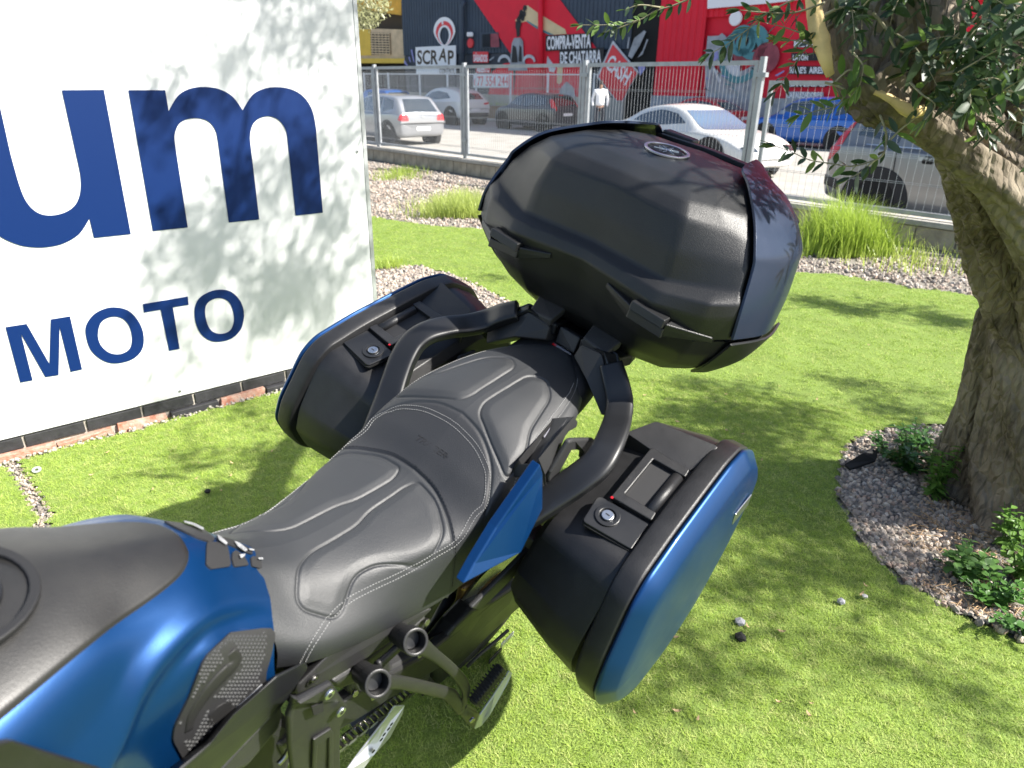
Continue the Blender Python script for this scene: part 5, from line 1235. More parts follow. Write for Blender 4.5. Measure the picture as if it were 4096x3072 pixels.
for sx, x0 in ((1, 655), (-1, 540)):
    arc = [zm(x0 + sx * (10 + 70 * (1 - math.cos(a))) , 680 - 78 * math.sin(a)) for a in [i * math.pi / 12 for i in range(13)]]
    arc2 = [zm(x0 + sx * (20 + 52 * (1 - math.cos(a)) + 8), 690 - 52 * math.sin(a)) for a in [i * math.pi / 12 for i in range(12, -1, -1)]]
    paint('mural_tyre', arc + arc2, M['lgrey'], B0 + .065)
paint('mural_cream_post', [zm(1050, 740), zm(1110, 740), zm(1100, 900), zm(1075, 930), zm(1045, 920)], M['cream'], B0 + .02)
paint('mural_blade', [zm(940, 620), zm(980, 680), zm(1030, 760), zm(1010, 800), zm(960, 790), zm(930, 690)], M['lgrey'], B0 + .02)
paint('mural_splash', [zm(1150, 900), zm(1220, 960), zm(1260, 1100), zm(1060, 1100), zm(1080, 980)], M['greyp'], B0 + .02)
def board(pts, mat, txt, tp, tmat, off, name, bold=.02, pad=.0):
    b = paint(name, pts, mat, off, wh, .03); q = [LPp(*p, off + .004) for p in tp]
    textmesh(txt, q[0], q[1], q[2], LN, .006, 'lettering', tmat, b, bold); return b
board([zm(918, 395), zm(1422, 365), zm(1418, 545), zm(918, 565)], M['blackp'], 'COMPRA-VENTA', [zm(932, 552), zm(1418, 532), zm(932, 402)], M['whitew'], B0 + .09, 'painted_sign', .03)
board([zm(1070, 555), zm(1562, 525), zm(1560, 730), zm(1070, 730)], M['blackp'], 'DE CHATARRA', [zm(1082, 710), zm(1532, 692), zm(1082, 575)], M['whitew'], B0 + .085, 'painted_sign', .03)
board([zm(116, 572), zm(283, 572), zm(283, 694), zm(118, 694)], M['redsign'], 'SÁBADOS', [zm(122, 682), zm(276, 686), zm(122, 582)], M['whitew'], B0, 'painted_sign', .03)
board([zm(150, 720), zm(305, 720), zm(305, 806), zm(150, 806)], M['redsign'], 'ABIERTO', [zm(156, 800), zm(298, 800), zm(156, 728)], M['whitew'], B0, 'painted_sign', .03)
board([zm(120, 820), zm(512, 820), zm(510, 970), zm(120, 970)], M['whitew'], '677 554 244', [zm(128, 950), zm(505, 950), zm(128, 845)], M['redsign'], B0 + .01, 'painted_sign', .0)
sc_ = board([zs(965, 695), zs(1285, 680), zs(1560, 668), zs(1562, 1100), zs(975, 1100)], M['whitew'], 'SCR', [zs(992, 950), zs(1295, 952), zs(992, 740)], M['brown'], .14, 'scrap_sign', .02)
for tx, a, b, c in (('A', (1305, 890), (1420, 922), (1325, 700)), ('P', (1445, 952), (1530, 952), (1445, 742))):
    textmesh(tx, LPp(*zs(*a), .146), LPp(*zs(*b), .146), LPp(*zs(*c), .146), LN, .006, 'lettering', M['brown'], sc_, .02)
textmesh('CONTROL', LPp(*zs(1320, 1085), .146), LPp(*zs(1550, 1085), .146), LPp(*zs(1320, 1010), .146), LN, .006, 'lettering', M['brown'], sc_)
def pear(cx, cy, rx, ry, narrow): return [(cx + rx * math.cos(a) * (1 - narrow * max(0, -math.sin(a))), cy - ry * math.sin(a)) for a in [2 * math.pi * i / 32 for i in range(32)]]
def ringpaint(o_, i_, mat, off, name):
    vs = [LPp(*zs(*p), off) for p in o_] + [LPp(*zs(*p), off) for p in i_] + [LPp(*zs(*p), off - .03) for p in o_]; n = len(o_)
    return mk(name, vs, [(i, (i + 1) % n, n + (i + 1) % n, n + i) for i in range(n)] + [(i, (i + 1) % n, 2 * n + (i + 1) % n, 2 * n + i) for i in range(n)], mat, sc_)
ringpaint(pear(1392, 470, 162, 220, .35), pear(1392, 530, 68, 130, .30), M['whitew'], .150, 'ring_sign')
ringpaint(pear(1392, 490, 128, 180, .30), pear(1392, 520, 98, 150, .25), M['redsign'], .158, 'ring_sign_band')
mk('ring_cut', *prism([LPp(*zs(*p), .166) for p in [(1352, 300), (1376, 300), (1376, 360), (1352, 360)]], LN * .004), M['whitew'], sc_)
dm = paint('cash_sign', [zm(1662, 450), zm(1950, 800), zm(1850, 960), zm(1780, 1120), zm(1700, 1120), zm(1480, 850)], M['lgrey'], B0 + .10, wh, .03)
mk('cash_panel', *prism([LPp(*zm(*p), B0 + .146) for p in [(1660, 490), (1930, 810), (1840, 960), (1770, 1110), (1705, 1110), (1505, 850)]], -LN * .004), M['redsign'], dm)
textmesh('CASH', LPp(*zm(1575, 745), B0 + .15), LPp(*zm(1800, 950), B0 + .15), LPp(*zm(1650, 590), B0 + .15), LN, .01, 'lettering', M['whitew'], dm, .02)
for pts in ([(1830, 620), (1900, 420), (2010, 335), (2030, 350), (1960, 500), (1870, 650)], [(1935, 640), (1990, 560), (2040, 430), (2052, 440), (1990, 600)], [(1818, 530), (1835, 410), (1850, 410), (1832, 540)], [(290, 665), (345, 625), (348, 640), (300, 672)]):
    paint('mural_shard', [zm(*p) for p in pts], M['greyp'], B0 + .03)
paint('mural_shard', [zm(1940, 740), zm(2010, 700), zm(2020, 760), zm(1960, 840)], M['lilac'], B0 + .03)
for pts in ([(895, 730), (915, 730), (950, 915), (935, 915)], [(800, 880), (850, 960), (840, 972), (797, 930)], [(860, 840), (875, 835), (895, 915), (885, 918)]): paint('mural_shard', [zs(*p) for p in pts], M['lilac'], B0 + .03)
# barred window, drainpipe, camera
paint('window_surround', [zm(190, 360), zm(395, 355), zm(412, 530), zm(200, 535)], M['navy'], B0 + .03)
wdn = paint('window', [zm(215, 380), zm(308, 376), zm(308, 520), zm(218, 522)], M['gap'], B0 + .045)
for k in range(4): mk('window_bar', *prism([LPp(*zm(228 + k * 22, 380), B0 + .06), LPp(*zm(232 + k * 22, 380), B0 + .06), LPp(*zm(232 + k * 22, 520), B0 + .06), LPp(*zm(228 + k * 22, 520), B0 + .06)], LN * .01), M['navy'], wdn)
paint('mural_brick_patch', [zm(310, 375), zm(395, 370), zm(408, 520), zm(310, 520)], M['maroon'], B0 + .04)
mb = MB(); mb.tube([LPp(*zs(1695, 20), .3), LPp(*zs(1655, 90), .3), LPp(*zs(1655, 400), .3), LPp(*zs(1662, 1100), .3)], .14, 10); mb.build('drainpipe', M['navy'], wh, smooth=True)
mb = MB(); mb.tube([LPp(*zm(862, -200), .3), LPp(*zm(862, 300), .3), LPp(*zm(862, 1000), .3)], .13, 10); mb.build('drainpipe', M['redw'], wh, smooth=True)
mk('security_camera', *MB().box(LPp(*zm(85, 382), .25), (.35, .35, .22)).__dict__.values(), M['whitew'], wh, bevel=.05)
mk('alarm_box', *disc(LPp(*zm(98, 478), .1), LN, .24, 16, .12), M['redsign'], wh, bevel=.02)
# right part of the mural
paint('white_name_board', [zr(360, -200), zr(1500, -200), zr(1500, -20), zr(1000, 40), zr(358, 95)], M['whitew'], B0 + .12, wh, .1)
mk('round_lamp', *disc(LPp(*zr(680, 205), .08), LN, .27, 20, .12), M['whitew'], wh, bevel=.03)
paint('mural_van', [zr(360, 400), zr(480, 395), zr(520, 365), zr(560, 400), zr(600, 480), zr(640, 600), zr(620, 700), zr(330, 700)], M['greyp'], B0)
paint('mural_van_side', [zr(400, 620), zr(470, 560), zr(480, 640), zr(420, 690)], M['lilac'], B0 + .014)
paint('mural_engine', [zr(740, 400), zr(830, 350), zr(930, 360), zr(920, 600), zr(750, 600), zr(700, 520)], M['blackp'], B0 + .014)
paint('mural_engine_red', [zr(640, 600), zr(700, 520), zr(800, 510), zr(900, 560), zr(905, 620), zr(800, 700), zr(660, 700)], M['maroon'], B0 + .028)
paint('mural_pipe', [zr(930, 350), zr(990, 370), zr(970, 560), zr(905, 600)], M['redsign'], B0 + .04)
paint('mural_pipe_dark', [zr(990, 380), zr(1040, 370), zr(1010, 560), zr(970, 580)], M['blackp'], B0 + .04)
c = LPp(*zr(1005, 640), B0 + .05); mk('mural_disc', *disc(c, LN, .55, 24, .01), M['maroon'], wh)
for q, r_ in (((740, 450), .45), ((870, 470), .5), ((780, 480), .35)): mk('mural_gear', *ringo(LPp(*zr(*q), B0 + .05), LN, r_, r_ * .55, .01, 20), M['teal'], wh)
mk('mural_gear', *ringo(LPp(*zr(730, 620), B0 + .05), LN, .8, .6, .01, 28), M['teal'], wh)
paint('mural_junk', [zr(330, 700), zr(420, 680), zr(440, 760), zr(520, 820), zr(760, 780), zr(860, 720), zr(960, 830), zr(900, 1100), zr(340, 1100)], M['greyp'], B0 + .02)
paint('mural_junk_panel', [zr(550, 690), zr(720, 690), zr(715, 850), zr(550, 850)], M['lgrey'], B0 + .034)
paint('mural_junk_strut', [zr(420, 760), zr(440, 750), zr(510, 900), zr(480, 920)], M['lgrey'], B0 + .048)
for k in range(16):
    x, y = random.uniform(350, 900), random.uniform(720, 1050); a = random.uniform(0, 3.1); l_ = random.uniform(25, 70)
    paint('mural_scrap', [zr(x + l_ * math.cos(a) + 8 * math.sin(a), y + l_ * math.sin(a)), zr(x - l_ * math.cos(a), y - l_ * math.sin(a) + 8), zr(x - l_ * math.cos(a), y - l_ * math.sin(a) - 8)], random.choice([M['lilac'], M['blackp'], M['lgrey'], M['maroon'], M['teal']]), B0 + .062 + k * .004)
paint('mural_flash', [zr(950, 800), zr(1080, 680), zr(1095, 690), zr(980, 815)], M['lgrey'], B0 + .03); paint('mural_flash', [zr(1100, 835), zr(1210, 775), zr(1205, 795), zr(1130, 840)], M['lilac'], B0 + .03)
board([zr(1285, 585), zr(1700, 590), zr(1700, 670), zr(1285, 675)], M['blackp'], 'LATÓN', [zr(1305, 668), zr(1470, 668), zr(1305, 592)], M['whitew'], B0 + .03, 'painted_sign', .03)
board([zr(1265, 728), zr(1720, 735), zr(1720, 825), zr(1262, 820)], M['blackp'], "RAAE'S  AIRES A", [zr(1270, 812), zr(1700, 815), zr(1270, 738)], M['whitew'], B0 + .03, 'painted_sign', .03)
board([zr(1310, 440), zr(1640, 440), zr(1640, 525), zr(1308, 525)], M['blackp'], 'METAL', [zr(1318, 518), zr(1600, 518), zr(1318, 446)], M['whitew'], B0 + .03, 'painted_sign', .03)
board([zr(1240, 900), zr(1680, 905), zr(1680, 960), zr(1240, 965)], M['blackp'], 'BATERÍAS', [zr(1250, 958), zr(1660, 958), zr(1250, 906)], M['whitew'], B0 + .03, 'painted_sign', .03)
board([zr(1225, 1010), zr(1640, 1020), zr(1640, 1090), zr(1225, 1095)], M['greyp'], 'CATALIZADORES', [zr(1235, 1085), zr(1620, 1085), zr(1235, 1020)], M['whitew'], B0 + .03, 'painted_sign', .02)
# yellow building on the left
M['yel'] = pmat('yellow render', (.78, .52, .08), .8, var=.08, vscale=2); M['sand'] = pmat('sandy render', (.66, .50, .32), .85, var=.15, vscale=2); M['ochre'] = pmat('ochre awning', (.72, .38, .04), .7, var=.2, vscale=1.5)
ye = empty('yellow_building', 'yellow and sand coloured building with a barred window left of the warehouse', 'building', Matrix.Translation(LP(s_l - 6, 0))); OFF[ye.name] = V(LP(s_l - 6, 0))
def ypaint(name, pts, mat, off, th=.3, par=None): return mk(name, *prism([LPp(*zs(*p), off) for p in pts], -LN * th), mat, par or ye)
ypaint('sand_wall', [(-3000, 470), (280, 420), (790, 435), (806, 860), (800, 900), (-3000, 960)], M['sand'], -.5, 5)
ypaint('upper_recess', [(-3000, -900), (762, -900), (775, 560), (-3000, 560)], M['brown'], -1.2, 3)
ypaint('awning', [(-3000, -600), (755, -400), (755, 225), (300, 160), (-3000, 100)], M['ochre'], -.3, .4)
ypaint('yellow_panel', [(-3000, 440), (295, 430), (312, 815), (-3000, 840)], M['yel'], -.46, .03)
ypaint('ledge', [(-3000, 860), (806, 862), (804, 930), (-3000, 935)], M['yel'], .0, .8)
ypaint('lower_wall', [(-3000, 940), (806, 930), (806, 2000), (-3000, 2000)], M['gap'], -.8, 4)
ywin = ypaint('window', [(300, 480), (578, 488), (592, 805), (315, 808)], M['gap'], -.44, .03)
for k in range(9):
    y = 485 + k * 37; ypaint('window_bar', [(300 + k * 1.7, y), (580 + k * 1.5, y + 6), (580 + k * 1.5, y + 24), (300 + k * 1.7, y + 18)], M['sand'], -.40, .02, ywin)
for k in range(6):
    x = 310 + k * 52; ypaint('window_bar', [(x, 482), (x + 9, 482), (x + 23, 806), (x + 14, 806)], M['sand'], -.41, .01, ywin)

# ================================================================== CARS
M['glass'] = pmat('car glass', (.02, .028, .034), .04, spec=.9, coat=1)
M['glass'].node_tree.nodes['Principled BSDF'].inputs['Coat Roughness'].default_value = .02
M['sky_screen'] = pmat('windscreen with painted sky', (.09, .14, .21), .25, spec=.35, coat=.2)  # blue sky reflection painted into the base colour
def paintmat(name, c, metal=.3): return pmat(name, c, .28, metal=metal, coat=.8)
M['c_silver'] = paintmat('silver car paint', (.30, .31, .33), .5); M['c_white'] = paintmat('white car paint', (.60, .60, .58), 0); M['c_dark'] = paintmat('dark grey car paint', (.045, .047, .055), .4)
M['c_red'] = paintmat('red car paint', (.55, .015, .02), .1); M['c_blue'] = paintmat('blue car paint', (.008, .10, .42), .4); M['c_grey'] = paintmat('silver grey car paint', (.22, .225, .23), .5); M['c_navy'] = paintmat('deep blue car paint', (.02, .09, .30), .4)
M['tail'] = pmat('tail light', (.55, .02, .025), .15, coat=.8); M['yy'] = None; M['tyre'] = pmat('tyre', (.018, .018, .019), .8); M['rim'] = pmat('alloy rim', (.42, .43, .44), .3, metal=.8); M['trim'] = pmat('black trim', (.02, .02, .022), .5)
M['plate'] = pmat('number plate', (.75, .75, .74), .5)
def car(label, paint_, pos, az, L, W, H, prof, wins, rear=None, side=None, wb=2.5, rwx=.75, wr=.31, spokes=5, group='cars on the street', trimcol=None):
    """x from the rear bumper (0) to the nose (L); prof rows: x, z_low, z_belt, z_top, top half width, half width"""
    hd = V((math.sin(R(az)), math.cos(R(az)), 0)); lf_ = V((-hd.y, hd.x, 0))
    Mx = Matrix((hd, lf_, V((0, 0, 1)))).transposed().to_4x4(); Mx.translation = pos
    t = empty('parked_car', label, 'car', Mx, group)
    rows = []
    for x, zl, zbelt, zt, wt, w_ in prof:
        h = [(x, 0, zl), (x, w_ * .80, zl), (x, w_ * .97, zl + .10), (x, w_, zl + (zbelt - zl) * .5), (x, w_ * .985, zbelt - .06), (x, w_ * .95, zbelt), (x, wt + (w_ * .95 - wt) * .15, zt - (zt - zbelt) * .12 - .01), (x, wt * .82, zt), (x, 0, zt + .03)]
        rows.append([(a, -b, c) for a, b, c in h] + [(a, b, c) for a, b, c in h[1:-1]][::-1])
    n = len(rows[0]); d = [cr_(r_, 3, True) for r_ in rows]; nn = len(d[0]); cols = [cr_([d[i][j] for i in range(len(d))], 5) for j in range(nn)]
    k = len(cols[0]); vs = [V(cols[j][i]) for i in range(k) for j in range(nn)]; fs = grid_faces(k, nn, True)
    fs.append(tuple(range(nn - 1, -1, -1))); fs.append(tuple(range((k - 1) * nn, k * nn)))
    body = mk('body', vs, fs, paint_, t, smooth=True)
    T = bvh(vs, fs)
    def proj(name, pts, ax, sg, mat, lift=.006, nrow=5, par=t, rad=.03, solid=0):
        P = [(p.x, p.y) for p in roundpoly([(a, b, 0) for a, b in pts], rad, 3)]
        y0, y1 = min(p[1] for p in P), max(p[1] for p in P); out = []; r_n = 0; m = 12
        for i in range(nrow + 1):
            y = y0 + (y1 - y0) * (.01 + .98 * i / nrow); xs = [a[0] + (b[0] - a[0]) * (y - a[1]) / (b[1] - a[1]) for a, b in zip(P, P[1:] + P[:1]) if (a[1] > y) != (b[1] > y)]
            if len(xs) < 2: continue
            xa, xb = min(xs), max(xs); last = None; row = []
            for j in range(m + 1):
                q = xa + (xb - xa) * j / m
                o_ = V((q, 6 * sg, y)) if ax == 'y' else V((6 * sg + L / 2, q, y)) if ax == 'x' else V((q, y, 6))
                dr = V((0, -sg, 0)) if ax == 'y' else V((-sg, 0, 0)) if ax == 'x' else V((0, 0, -1))
                h = T.ray_cast(o_, dr, 20)
                if h[0] is None: row.append(None); continue
                nn_ = h[1] if h[1].dot(dr) < 0 else -h[1]; row.append(h[0] + nn_ * lift)
            good = [r for r in row if r is not None]
            if not good: continue
            row = [r if r is not None else min(good, key=lambda g_: abs(j2 - row.index(g_))) for j2, r in enumerate(row)]
            out += row; r_n += 1
        if r_n < 2: return None
        return mk(name, out, grid_faces(r_n, m + 1), mat, par, smooth=True, solid=solid)
    for nm, pts in wins.items():
        if nm.startswith('side'):
            for sg in (1, -1): proj('side_window', pts, 'y', sg, M['glass'])
        elif nm == 'rear': proj('rear_window', pts, 'x', -1, M['glass'], .008, 8)
        elif nm == 'front': proj('windscreen', pts, 'x', 1, M['sky_screen'], .008, 8)
    for nm, ax, sg, pts, mat in (rear or []):
        proj(nm, pts, ax, sg, mat, .010, 4)
    # wheels
    for wx_ in (rwx, rwx + wb):
        for sg in (1, -1):
            y = (W / 2 - .005) * sg
            mk('wheel_arch', *disc(V((wx_, y - .10 * sg, wr + .02)), (0, sg, 0), wr + .05, 28, .105), M['gap'], t)
            w_ = mk('wheel', *ringo(V((wx_, y - .18 * sg, wr)), (0, sg, 0), wr, wr * .62, .20, 28), M['tyre'], t, bevel=.02)
            mk('rim', *ringo(V((wx_, y - .06 * sg, wr)), (0, sg, 0), wr * .64, wr * .58, .06, 28), M['rim'], w_)
            mk('hub', *disc(V((wx_, y - .05 * sg, wr)), (0, sg, 0), wr * .16, 12, .05), M['rim'], w_)
            mb = MB()
            for q in range(spokes):
                a = 2 * math.pi * q / spokes; dv_ = V((math.cos(a), 0, math.sin(a)))
                mb.tube([V((wx_, y - .02 * sg, wr)) + dv_ * wr * .1, V((wx_, y - .025 * sg, wr)) + dv_ * wr * .6], .022, 6)
            mb.build('spokes', M['rim'], w_)
    for sg in (1, -1):
        fx = [p for p in prof if p[0] > L * .55][0]
    return t, T, proj
# profile rows (x from rear): x, low, belt, top, top half width, half width
HATCH = lambda L, W, H: [(0, .38, .62, .66, .50 * W, .40 * W), (.03, .30, .84, .90, .42 * W, .46 * W), (.12, .26, .92, 1.02, .40 * W, .48 * W), (.42, .22, .95, H - .10, .37 * W, .5 * W), (.75, .20, .95, H - .03, .37 * W, .5 * W), (1.4, .18, .93, H, .37 * W, .5 * W), (2.0, .18, .92, H - .02, .37 * W, .5 * W), (2.45, .18, .92, H - .14, .37 * W, .5 * W), (2.95, .18, .90, 1.00, .40 * W, .5 * W), (3.4, .2, .84, .90, .42 * W, .49 * W), (L - .25, .22, .72, .78, .38 * W, .46 * W), (L - .03, .28, .58, .62, .32 * W, .38 * W), (L, .34, .50, .54, .28 * W, .34 * W)]
def place(px, py, az, lx, ly):
    """world position of a car's origin so that its point (lx, ly) stands at a pixel of the street"""
    p = G(px, py, ZST); hd = V((math.sin(R(az)), math.cos(R(az)), 0)); lf_ = V((-hd.y, hd.x, 0)); return p - hd * lx - lf_ * ly
W_ = 1.73
golf = car('silver hatchback seen from behind through the fence, nearest car beside the billboard', M['c_silver'], place(1562, 580, 318, .70, .78), 318, 4.15, W_, 1.44, HATCH(4.15, W_, 1.44),
    {'side1': [(.42, 1.0), (.55, 1.32), (1.05, 1.36), (1.05, .97)], 'side2': [(1.12, .97), (1.12, 1.37), (1.95, 1.37), (1.95, .96)], 'side3': [(2.02, .96), (2.02, 1.36), (2.35, 1.30), (2.75, 1.0)], 'rear': [(-.60, .96), (-.48, 1.33), (.48, 1.33), (.60, .96)], 'front': [(-.62, 1.0), (-.5, 1.36), (.5, 1.36), (.62, 1.0)]},
    [('tail_light', 'x', -1, [(.52, .72), (.56, .90), (.80, .90), (.84, .72)], M['tail']), ('tail_light', 'x', -1, [(-.52, .72), (-.56, .90), (-.80, .90), (-.84, .72)], M['tail']), ('number_plate', 'x', -1, [(-.26, .44), (-.26, .55), (.26, .55), (.26, .44)], M['plate']), ('badge', 'x', -1, [(-.045, .80), (-.045, .89), (.045, .89), (.045, .80)], M['rim']), ('bumper_line', 'x', -1, [(-.8, .635), (-.8, .65), (.8, .65), (.8, .635)], M['gap'])], wb=2.51, rwx=.70)
W_ = 1.68
car('dark grey hatchback parked across the street in front of the red mural', M['c_dark'], place(2171, 528, 318, .62, .80), 318, 3.9, W_, 1.46, HATCH(3.9, W_, 1.46),
    {'side1': [(.50, 1.02), (.58, 1.33), (1.10, 1.37), (1.10, .98)], 'side2': [(1.18, .98), (1.18, 1.38), (1.9, 1.38), (1.9, .97)], 'side3': [(1.97, .97), (1.97, 1.37), (2.3, 1.31), (2.75, 1.0)], 'rear': [(-.56, 1.0), (-.46, 1.35), (.46, 1.35), (.56, 1.0)], 'front': [(-.62, 1.0), (-.5, 1.36), (.5, 1.36), (.62, 1.0)]},
    [('tail_light', 'x', -1, [(.62, .82), (.58, 1.25), (.68, 1.25), (.80, .84)], M['tail']), ('tail_light', 'x', -1, [(-.62, .82), (-.58, 1.25), (-.68, 1.25), (-.80, .84)], M['tail']), ('brake_light', 'x', -1, [(-.14, 1.37), (-.14, 1.41), (.14, 1.41), (.14, 1.37)], M['tail']), ('number_plate', 'x', -1, [(-.26, .62), (-.26, .73), (.26, .73), (.26, .62)], M['plate'])], wb=2.49, rwx=.62)
W_ = 1.84
SUV = [(0, .45, .70, .74, .50 * W_, .40 * W_), (.04, .34, .95, 1.0, .44 * W_, .46 * W_), (.18, .3, 1.04, 1.14, .40 * W_, .49 * W_), (.50, .28, 1.08, 1.40, .36 * W_, .5 * W_), (1.0, .26, 1.06, 1.54, .36 * W_, .5 * W_), (1.8, .25, 1.03, 1.60, .36 * W_, .5 * W_), (2.4, .25, 1.02, 1.54, .36 * W_, .5 * W_), (2.85, .25, 1.0, 1.36, .37 * W_, .5 * W_), (3.3, .25, 1.0, 1.08, .42 * W_, .5 * W_), (4.0, .28, .92, .96, .42 * W_, .48 * W_), (4.4, .3, .7, .78, .36 * W_, .42 * W_), (4.5, .4, .6, .64, .3 * W_, .36 * W_)]
car('white sporty crossover across the street between the silver and dark hatchbacks', M['c_white'], place(1806, 500, 318, .75, .86), 318, 4.5, W_, 1.6, SUV,
    {'side1': [(.80, 1.16), (1.2, 1.40), (1.9, 1.46), (2.4, 1.42), (2.95, 1.10), (2.0, 1.08), (1.2, 1.10)], 'rear': [(-.60, 1.12), (-.50, 1.38), (.50, 1.38), (.60, 1.12)], 'front': [(-.62, 1.1), (-.5, 1.45), (.5, 1.45), (.62, 1.1)]},
    [('tail_light', 'x', -1, [(.52, .88), (.50, .98), (.80, 1.0), (.84, .92)], M['tail']), ('tail_light', 'x', -1, [(-.52, .88), (-.50, .98), (-.80, 1.0), (-.84, .92)], M['tail']), ('number_plate', 'x', -1, [(-.26, .62), (-.26, .73), (.26, .73), (.26, .62)], M['plate']), ('rear_bumper', 'x', -1, [(-.8, .36), (-.78, .55), (.78, .55), (.8, .36)], M['trim'])], wb=2.68, rwx=.78, wr=.35)
W_ = 1.68
car('deep blue hatchback furthest left across the street, just right of the billboard', M['c_navy'], place(1528, 497, 318, .62, .80), 318, 3.9, W_, 1.5, HATCH(3.9, W_, 1.5),
    {'side1': [(.50, 1.02), (.58, 1.33), (1.10, 1.37), (1.10, .98)], 'side2': [(1.18, .98), (1.18, 1.38), (1.9, 1.38), (1.9, .97)], 'rear': [(-.60, .98), (-.50, 1.38), (.50, 1.38), (.60, .98)], 'front': [(-.62, 1.0), (-.5, 1.36), (.5, 1.36), (.62, 1.0)]},
    [('tail_light', 'x', -1, [(.66, .80), (.62, 1.25), (.72, 1.25), (.82, .84)], M['tail']), ('tail_light', 'x', -1, [(-.66, .80), (-.62, 1.25), (-.72, 1.25), (-.82, .84)], M['tail'])], wb=2.49, rwx=.62)
W_ = 1.80
COUPE = [(0, .42, .62, .66, .44 * W_, .38 * W_), (.05, .32, .82, .86, .44 * W_, .45 * W_), (.3, .26, .90, .94, .44 * W_, .48 * W_), (.75, .22, .93, 1.06, .40 * W_, .5 * W_), (1.3, .2, .93, 1.30, .36 * W_, .5 * W_), (1.9, .18, .91, 1.39, .35 * W_, .5 * W_), (2.4, .18, .90, 1.37, .35 * W_, .5 * W_), (2.8, .18, .89, 1.24, .36 * W_, .5 * W_), (3.35, .18, .88, .96, .42 * W_, .5 * W_), (4.1, .2, .78, .84, .42 * W_, .49 * W_), (4.5, .22, .64, .70, .38 * W_, .45 * W_), (4.72, .26, .54, .58, .30 * W_, .36 * W_), (4.76, .32, .46, .50, .26 * W_, .30 * W_)]
car('white sports car facing right, half hidden behind the top box', M['c_white'], place(2985, 722, 150, 4.60, -.55), 150, 4.76, W_, 1.4, COUPE,
    {'side1': [(1.0, .99), (1.35, 1.20), (1.9, 1.29), (2.4, 1.28), (2.95, .99), (2.0, .97)], 'rear': [(-.55, .98), (-.50, 1.28), (.50, 1.28), (.55, .98)], 'front': [(-.74, .93), (-.60, 1.30), (.60, 1.30), (.74, .93)]},
    [('tail_light', 'x', -1, [(.40, .70), (.40, .80), (.80, .82), (.82, .70)], M['tail']), ('tail_light', 'x', -1, [(-.40, .70), (-.40, .80), (-.80, .82), (-.82, .70)], M['tail']), ('headlight', 'x', 1, [(.45, .56), (.5, .68), (.76, .66), (.74, .56)], M['glass']), ('headlight', 'x', 1, [(-.45, .56), (-.5, .68), (-.76, .66), (-.74, .56)], M['glass'])], wb=2.80, rwx=.95, wr=.34)
W_ = 1.70
car('red car across the street just above the white sports car', M['c_red'], place(2985, 545, 318, 0.1, -.5), 318, 4.1, W_, 1.38, [(a, b, c, min(d, 1.38) if d > 1.2 else d, e, f_) for a, b, c, d, e, f_ in [(0, .4, .62, .66, .42 * W_, .40 * W_), (.04, .3, .88, .92, .44 * W_, .47 * W_), (.5, .24, .93, .97, .44 * W_, .49 * W_), (1.0, .2, .94, 1.22, .38 * W_, .5 * W_), (1.5, .2, .92, 1.36, .36 * W_, .5 * W_), (2.2, .2, .91, 1.36, .36 * W_, .5 * W_), (2.6, .2, .9, 1.22, .37 * W_, .5 * W_), (3.0, .2, .88, .98, .42 * W_, .5 * W_), (3.7, .24, .8, .84, .4 * W_, .48 * W_), (4.1, .3, .58, .62, .32 * W_, .38 * W_)]],
    {'side1': [(.85, 1.0), (1.2, 1.24), (1.7, 1.28), (1.7, .98)], 'side2': [(1.78, .98), (1.78, 1.29), (2.3, 1.27), (2.75, .98)], 'rear': [(-.60, .98), (-.48, 1.24), (.48, 1.24), (.60, .98)], 'front': [(-.62, .96), (-.5, 1.26), (.5, 1.26), (.62, .96)]},
    [('number_plate', 'x', -1, [(-.26, .62), (-.26, .74), (.26, .74), (.26, .62)], M['plate'])], wb=2.5, rwx=.75)
W_ = 1.70
car('bright blue hatchback across the street between fence post and olive trunk', M['c_blue'], place(3052, 583, 318, 3.12, .80), 318, 3.95, W_, 1.52, HATCH(3.95, W_, 1.52),
    {'side1': [(.55, 1.05), (.62, 1.36), (.78, 1.40), (.90, 1.02)], 'side2': [(.98, 1.02), (.92, 1.42), (1.62, 1.44), (1.62, 1.0)], 'side3': [(1.72, 1.0), (1.72, 1.44), (2.3, 1.40), (2.85, 1.02)], 'rear': [(-.60, .98), (-.50, 1.38), (.50, 1.38), (.60, .98)], 'front': [(-.62, 1.0), (-.5, 1.40), (.5, 1.40), (.62, 1.0)]},
    [('tail_light', 'x', -1, [(.66, .80), (.62, 1.2), (.72, 1.2), (.82, .84)], M['tail']), ('door_mirror', 'y', 1, [(2.55, 1.0), (2.55, 1.12), (2.78, 1.12), (2.78, 1.0)], M['rim'])], wb=2.46, rwx=.66)
W_ = 1.84
VAN = [(0, .42, .70, .76, .44 * W_, .40 * W_), (.04, .32, .98, 1.02, .44 * W_, .46 * W_), (.16, .28, 1.05, 1.22, .40 * W_, .49 * W_), (.40, .24, 1.08, 1.50, .38 * W_, .5 * W_), (.8, .2, 1.06, 1.58, .38 * W_, .5 * W_), (1.7, .2, 1.03, 1.61, .38 * W_, .5 * W_), (2.4, .2, 1.0, 1.56, .38 * W_, .5 * W_), (2.9, .2, .98, 1.34, .38 * W_, .5 * W_), (3.4, .2, .95, 1.04, .42 * W_, .5 * W_), (4.0, .24, .85, .9, .4 * W_, .48 * W_), (4.35, .3, .6, .66, .34 * W_, .4 * W_)]
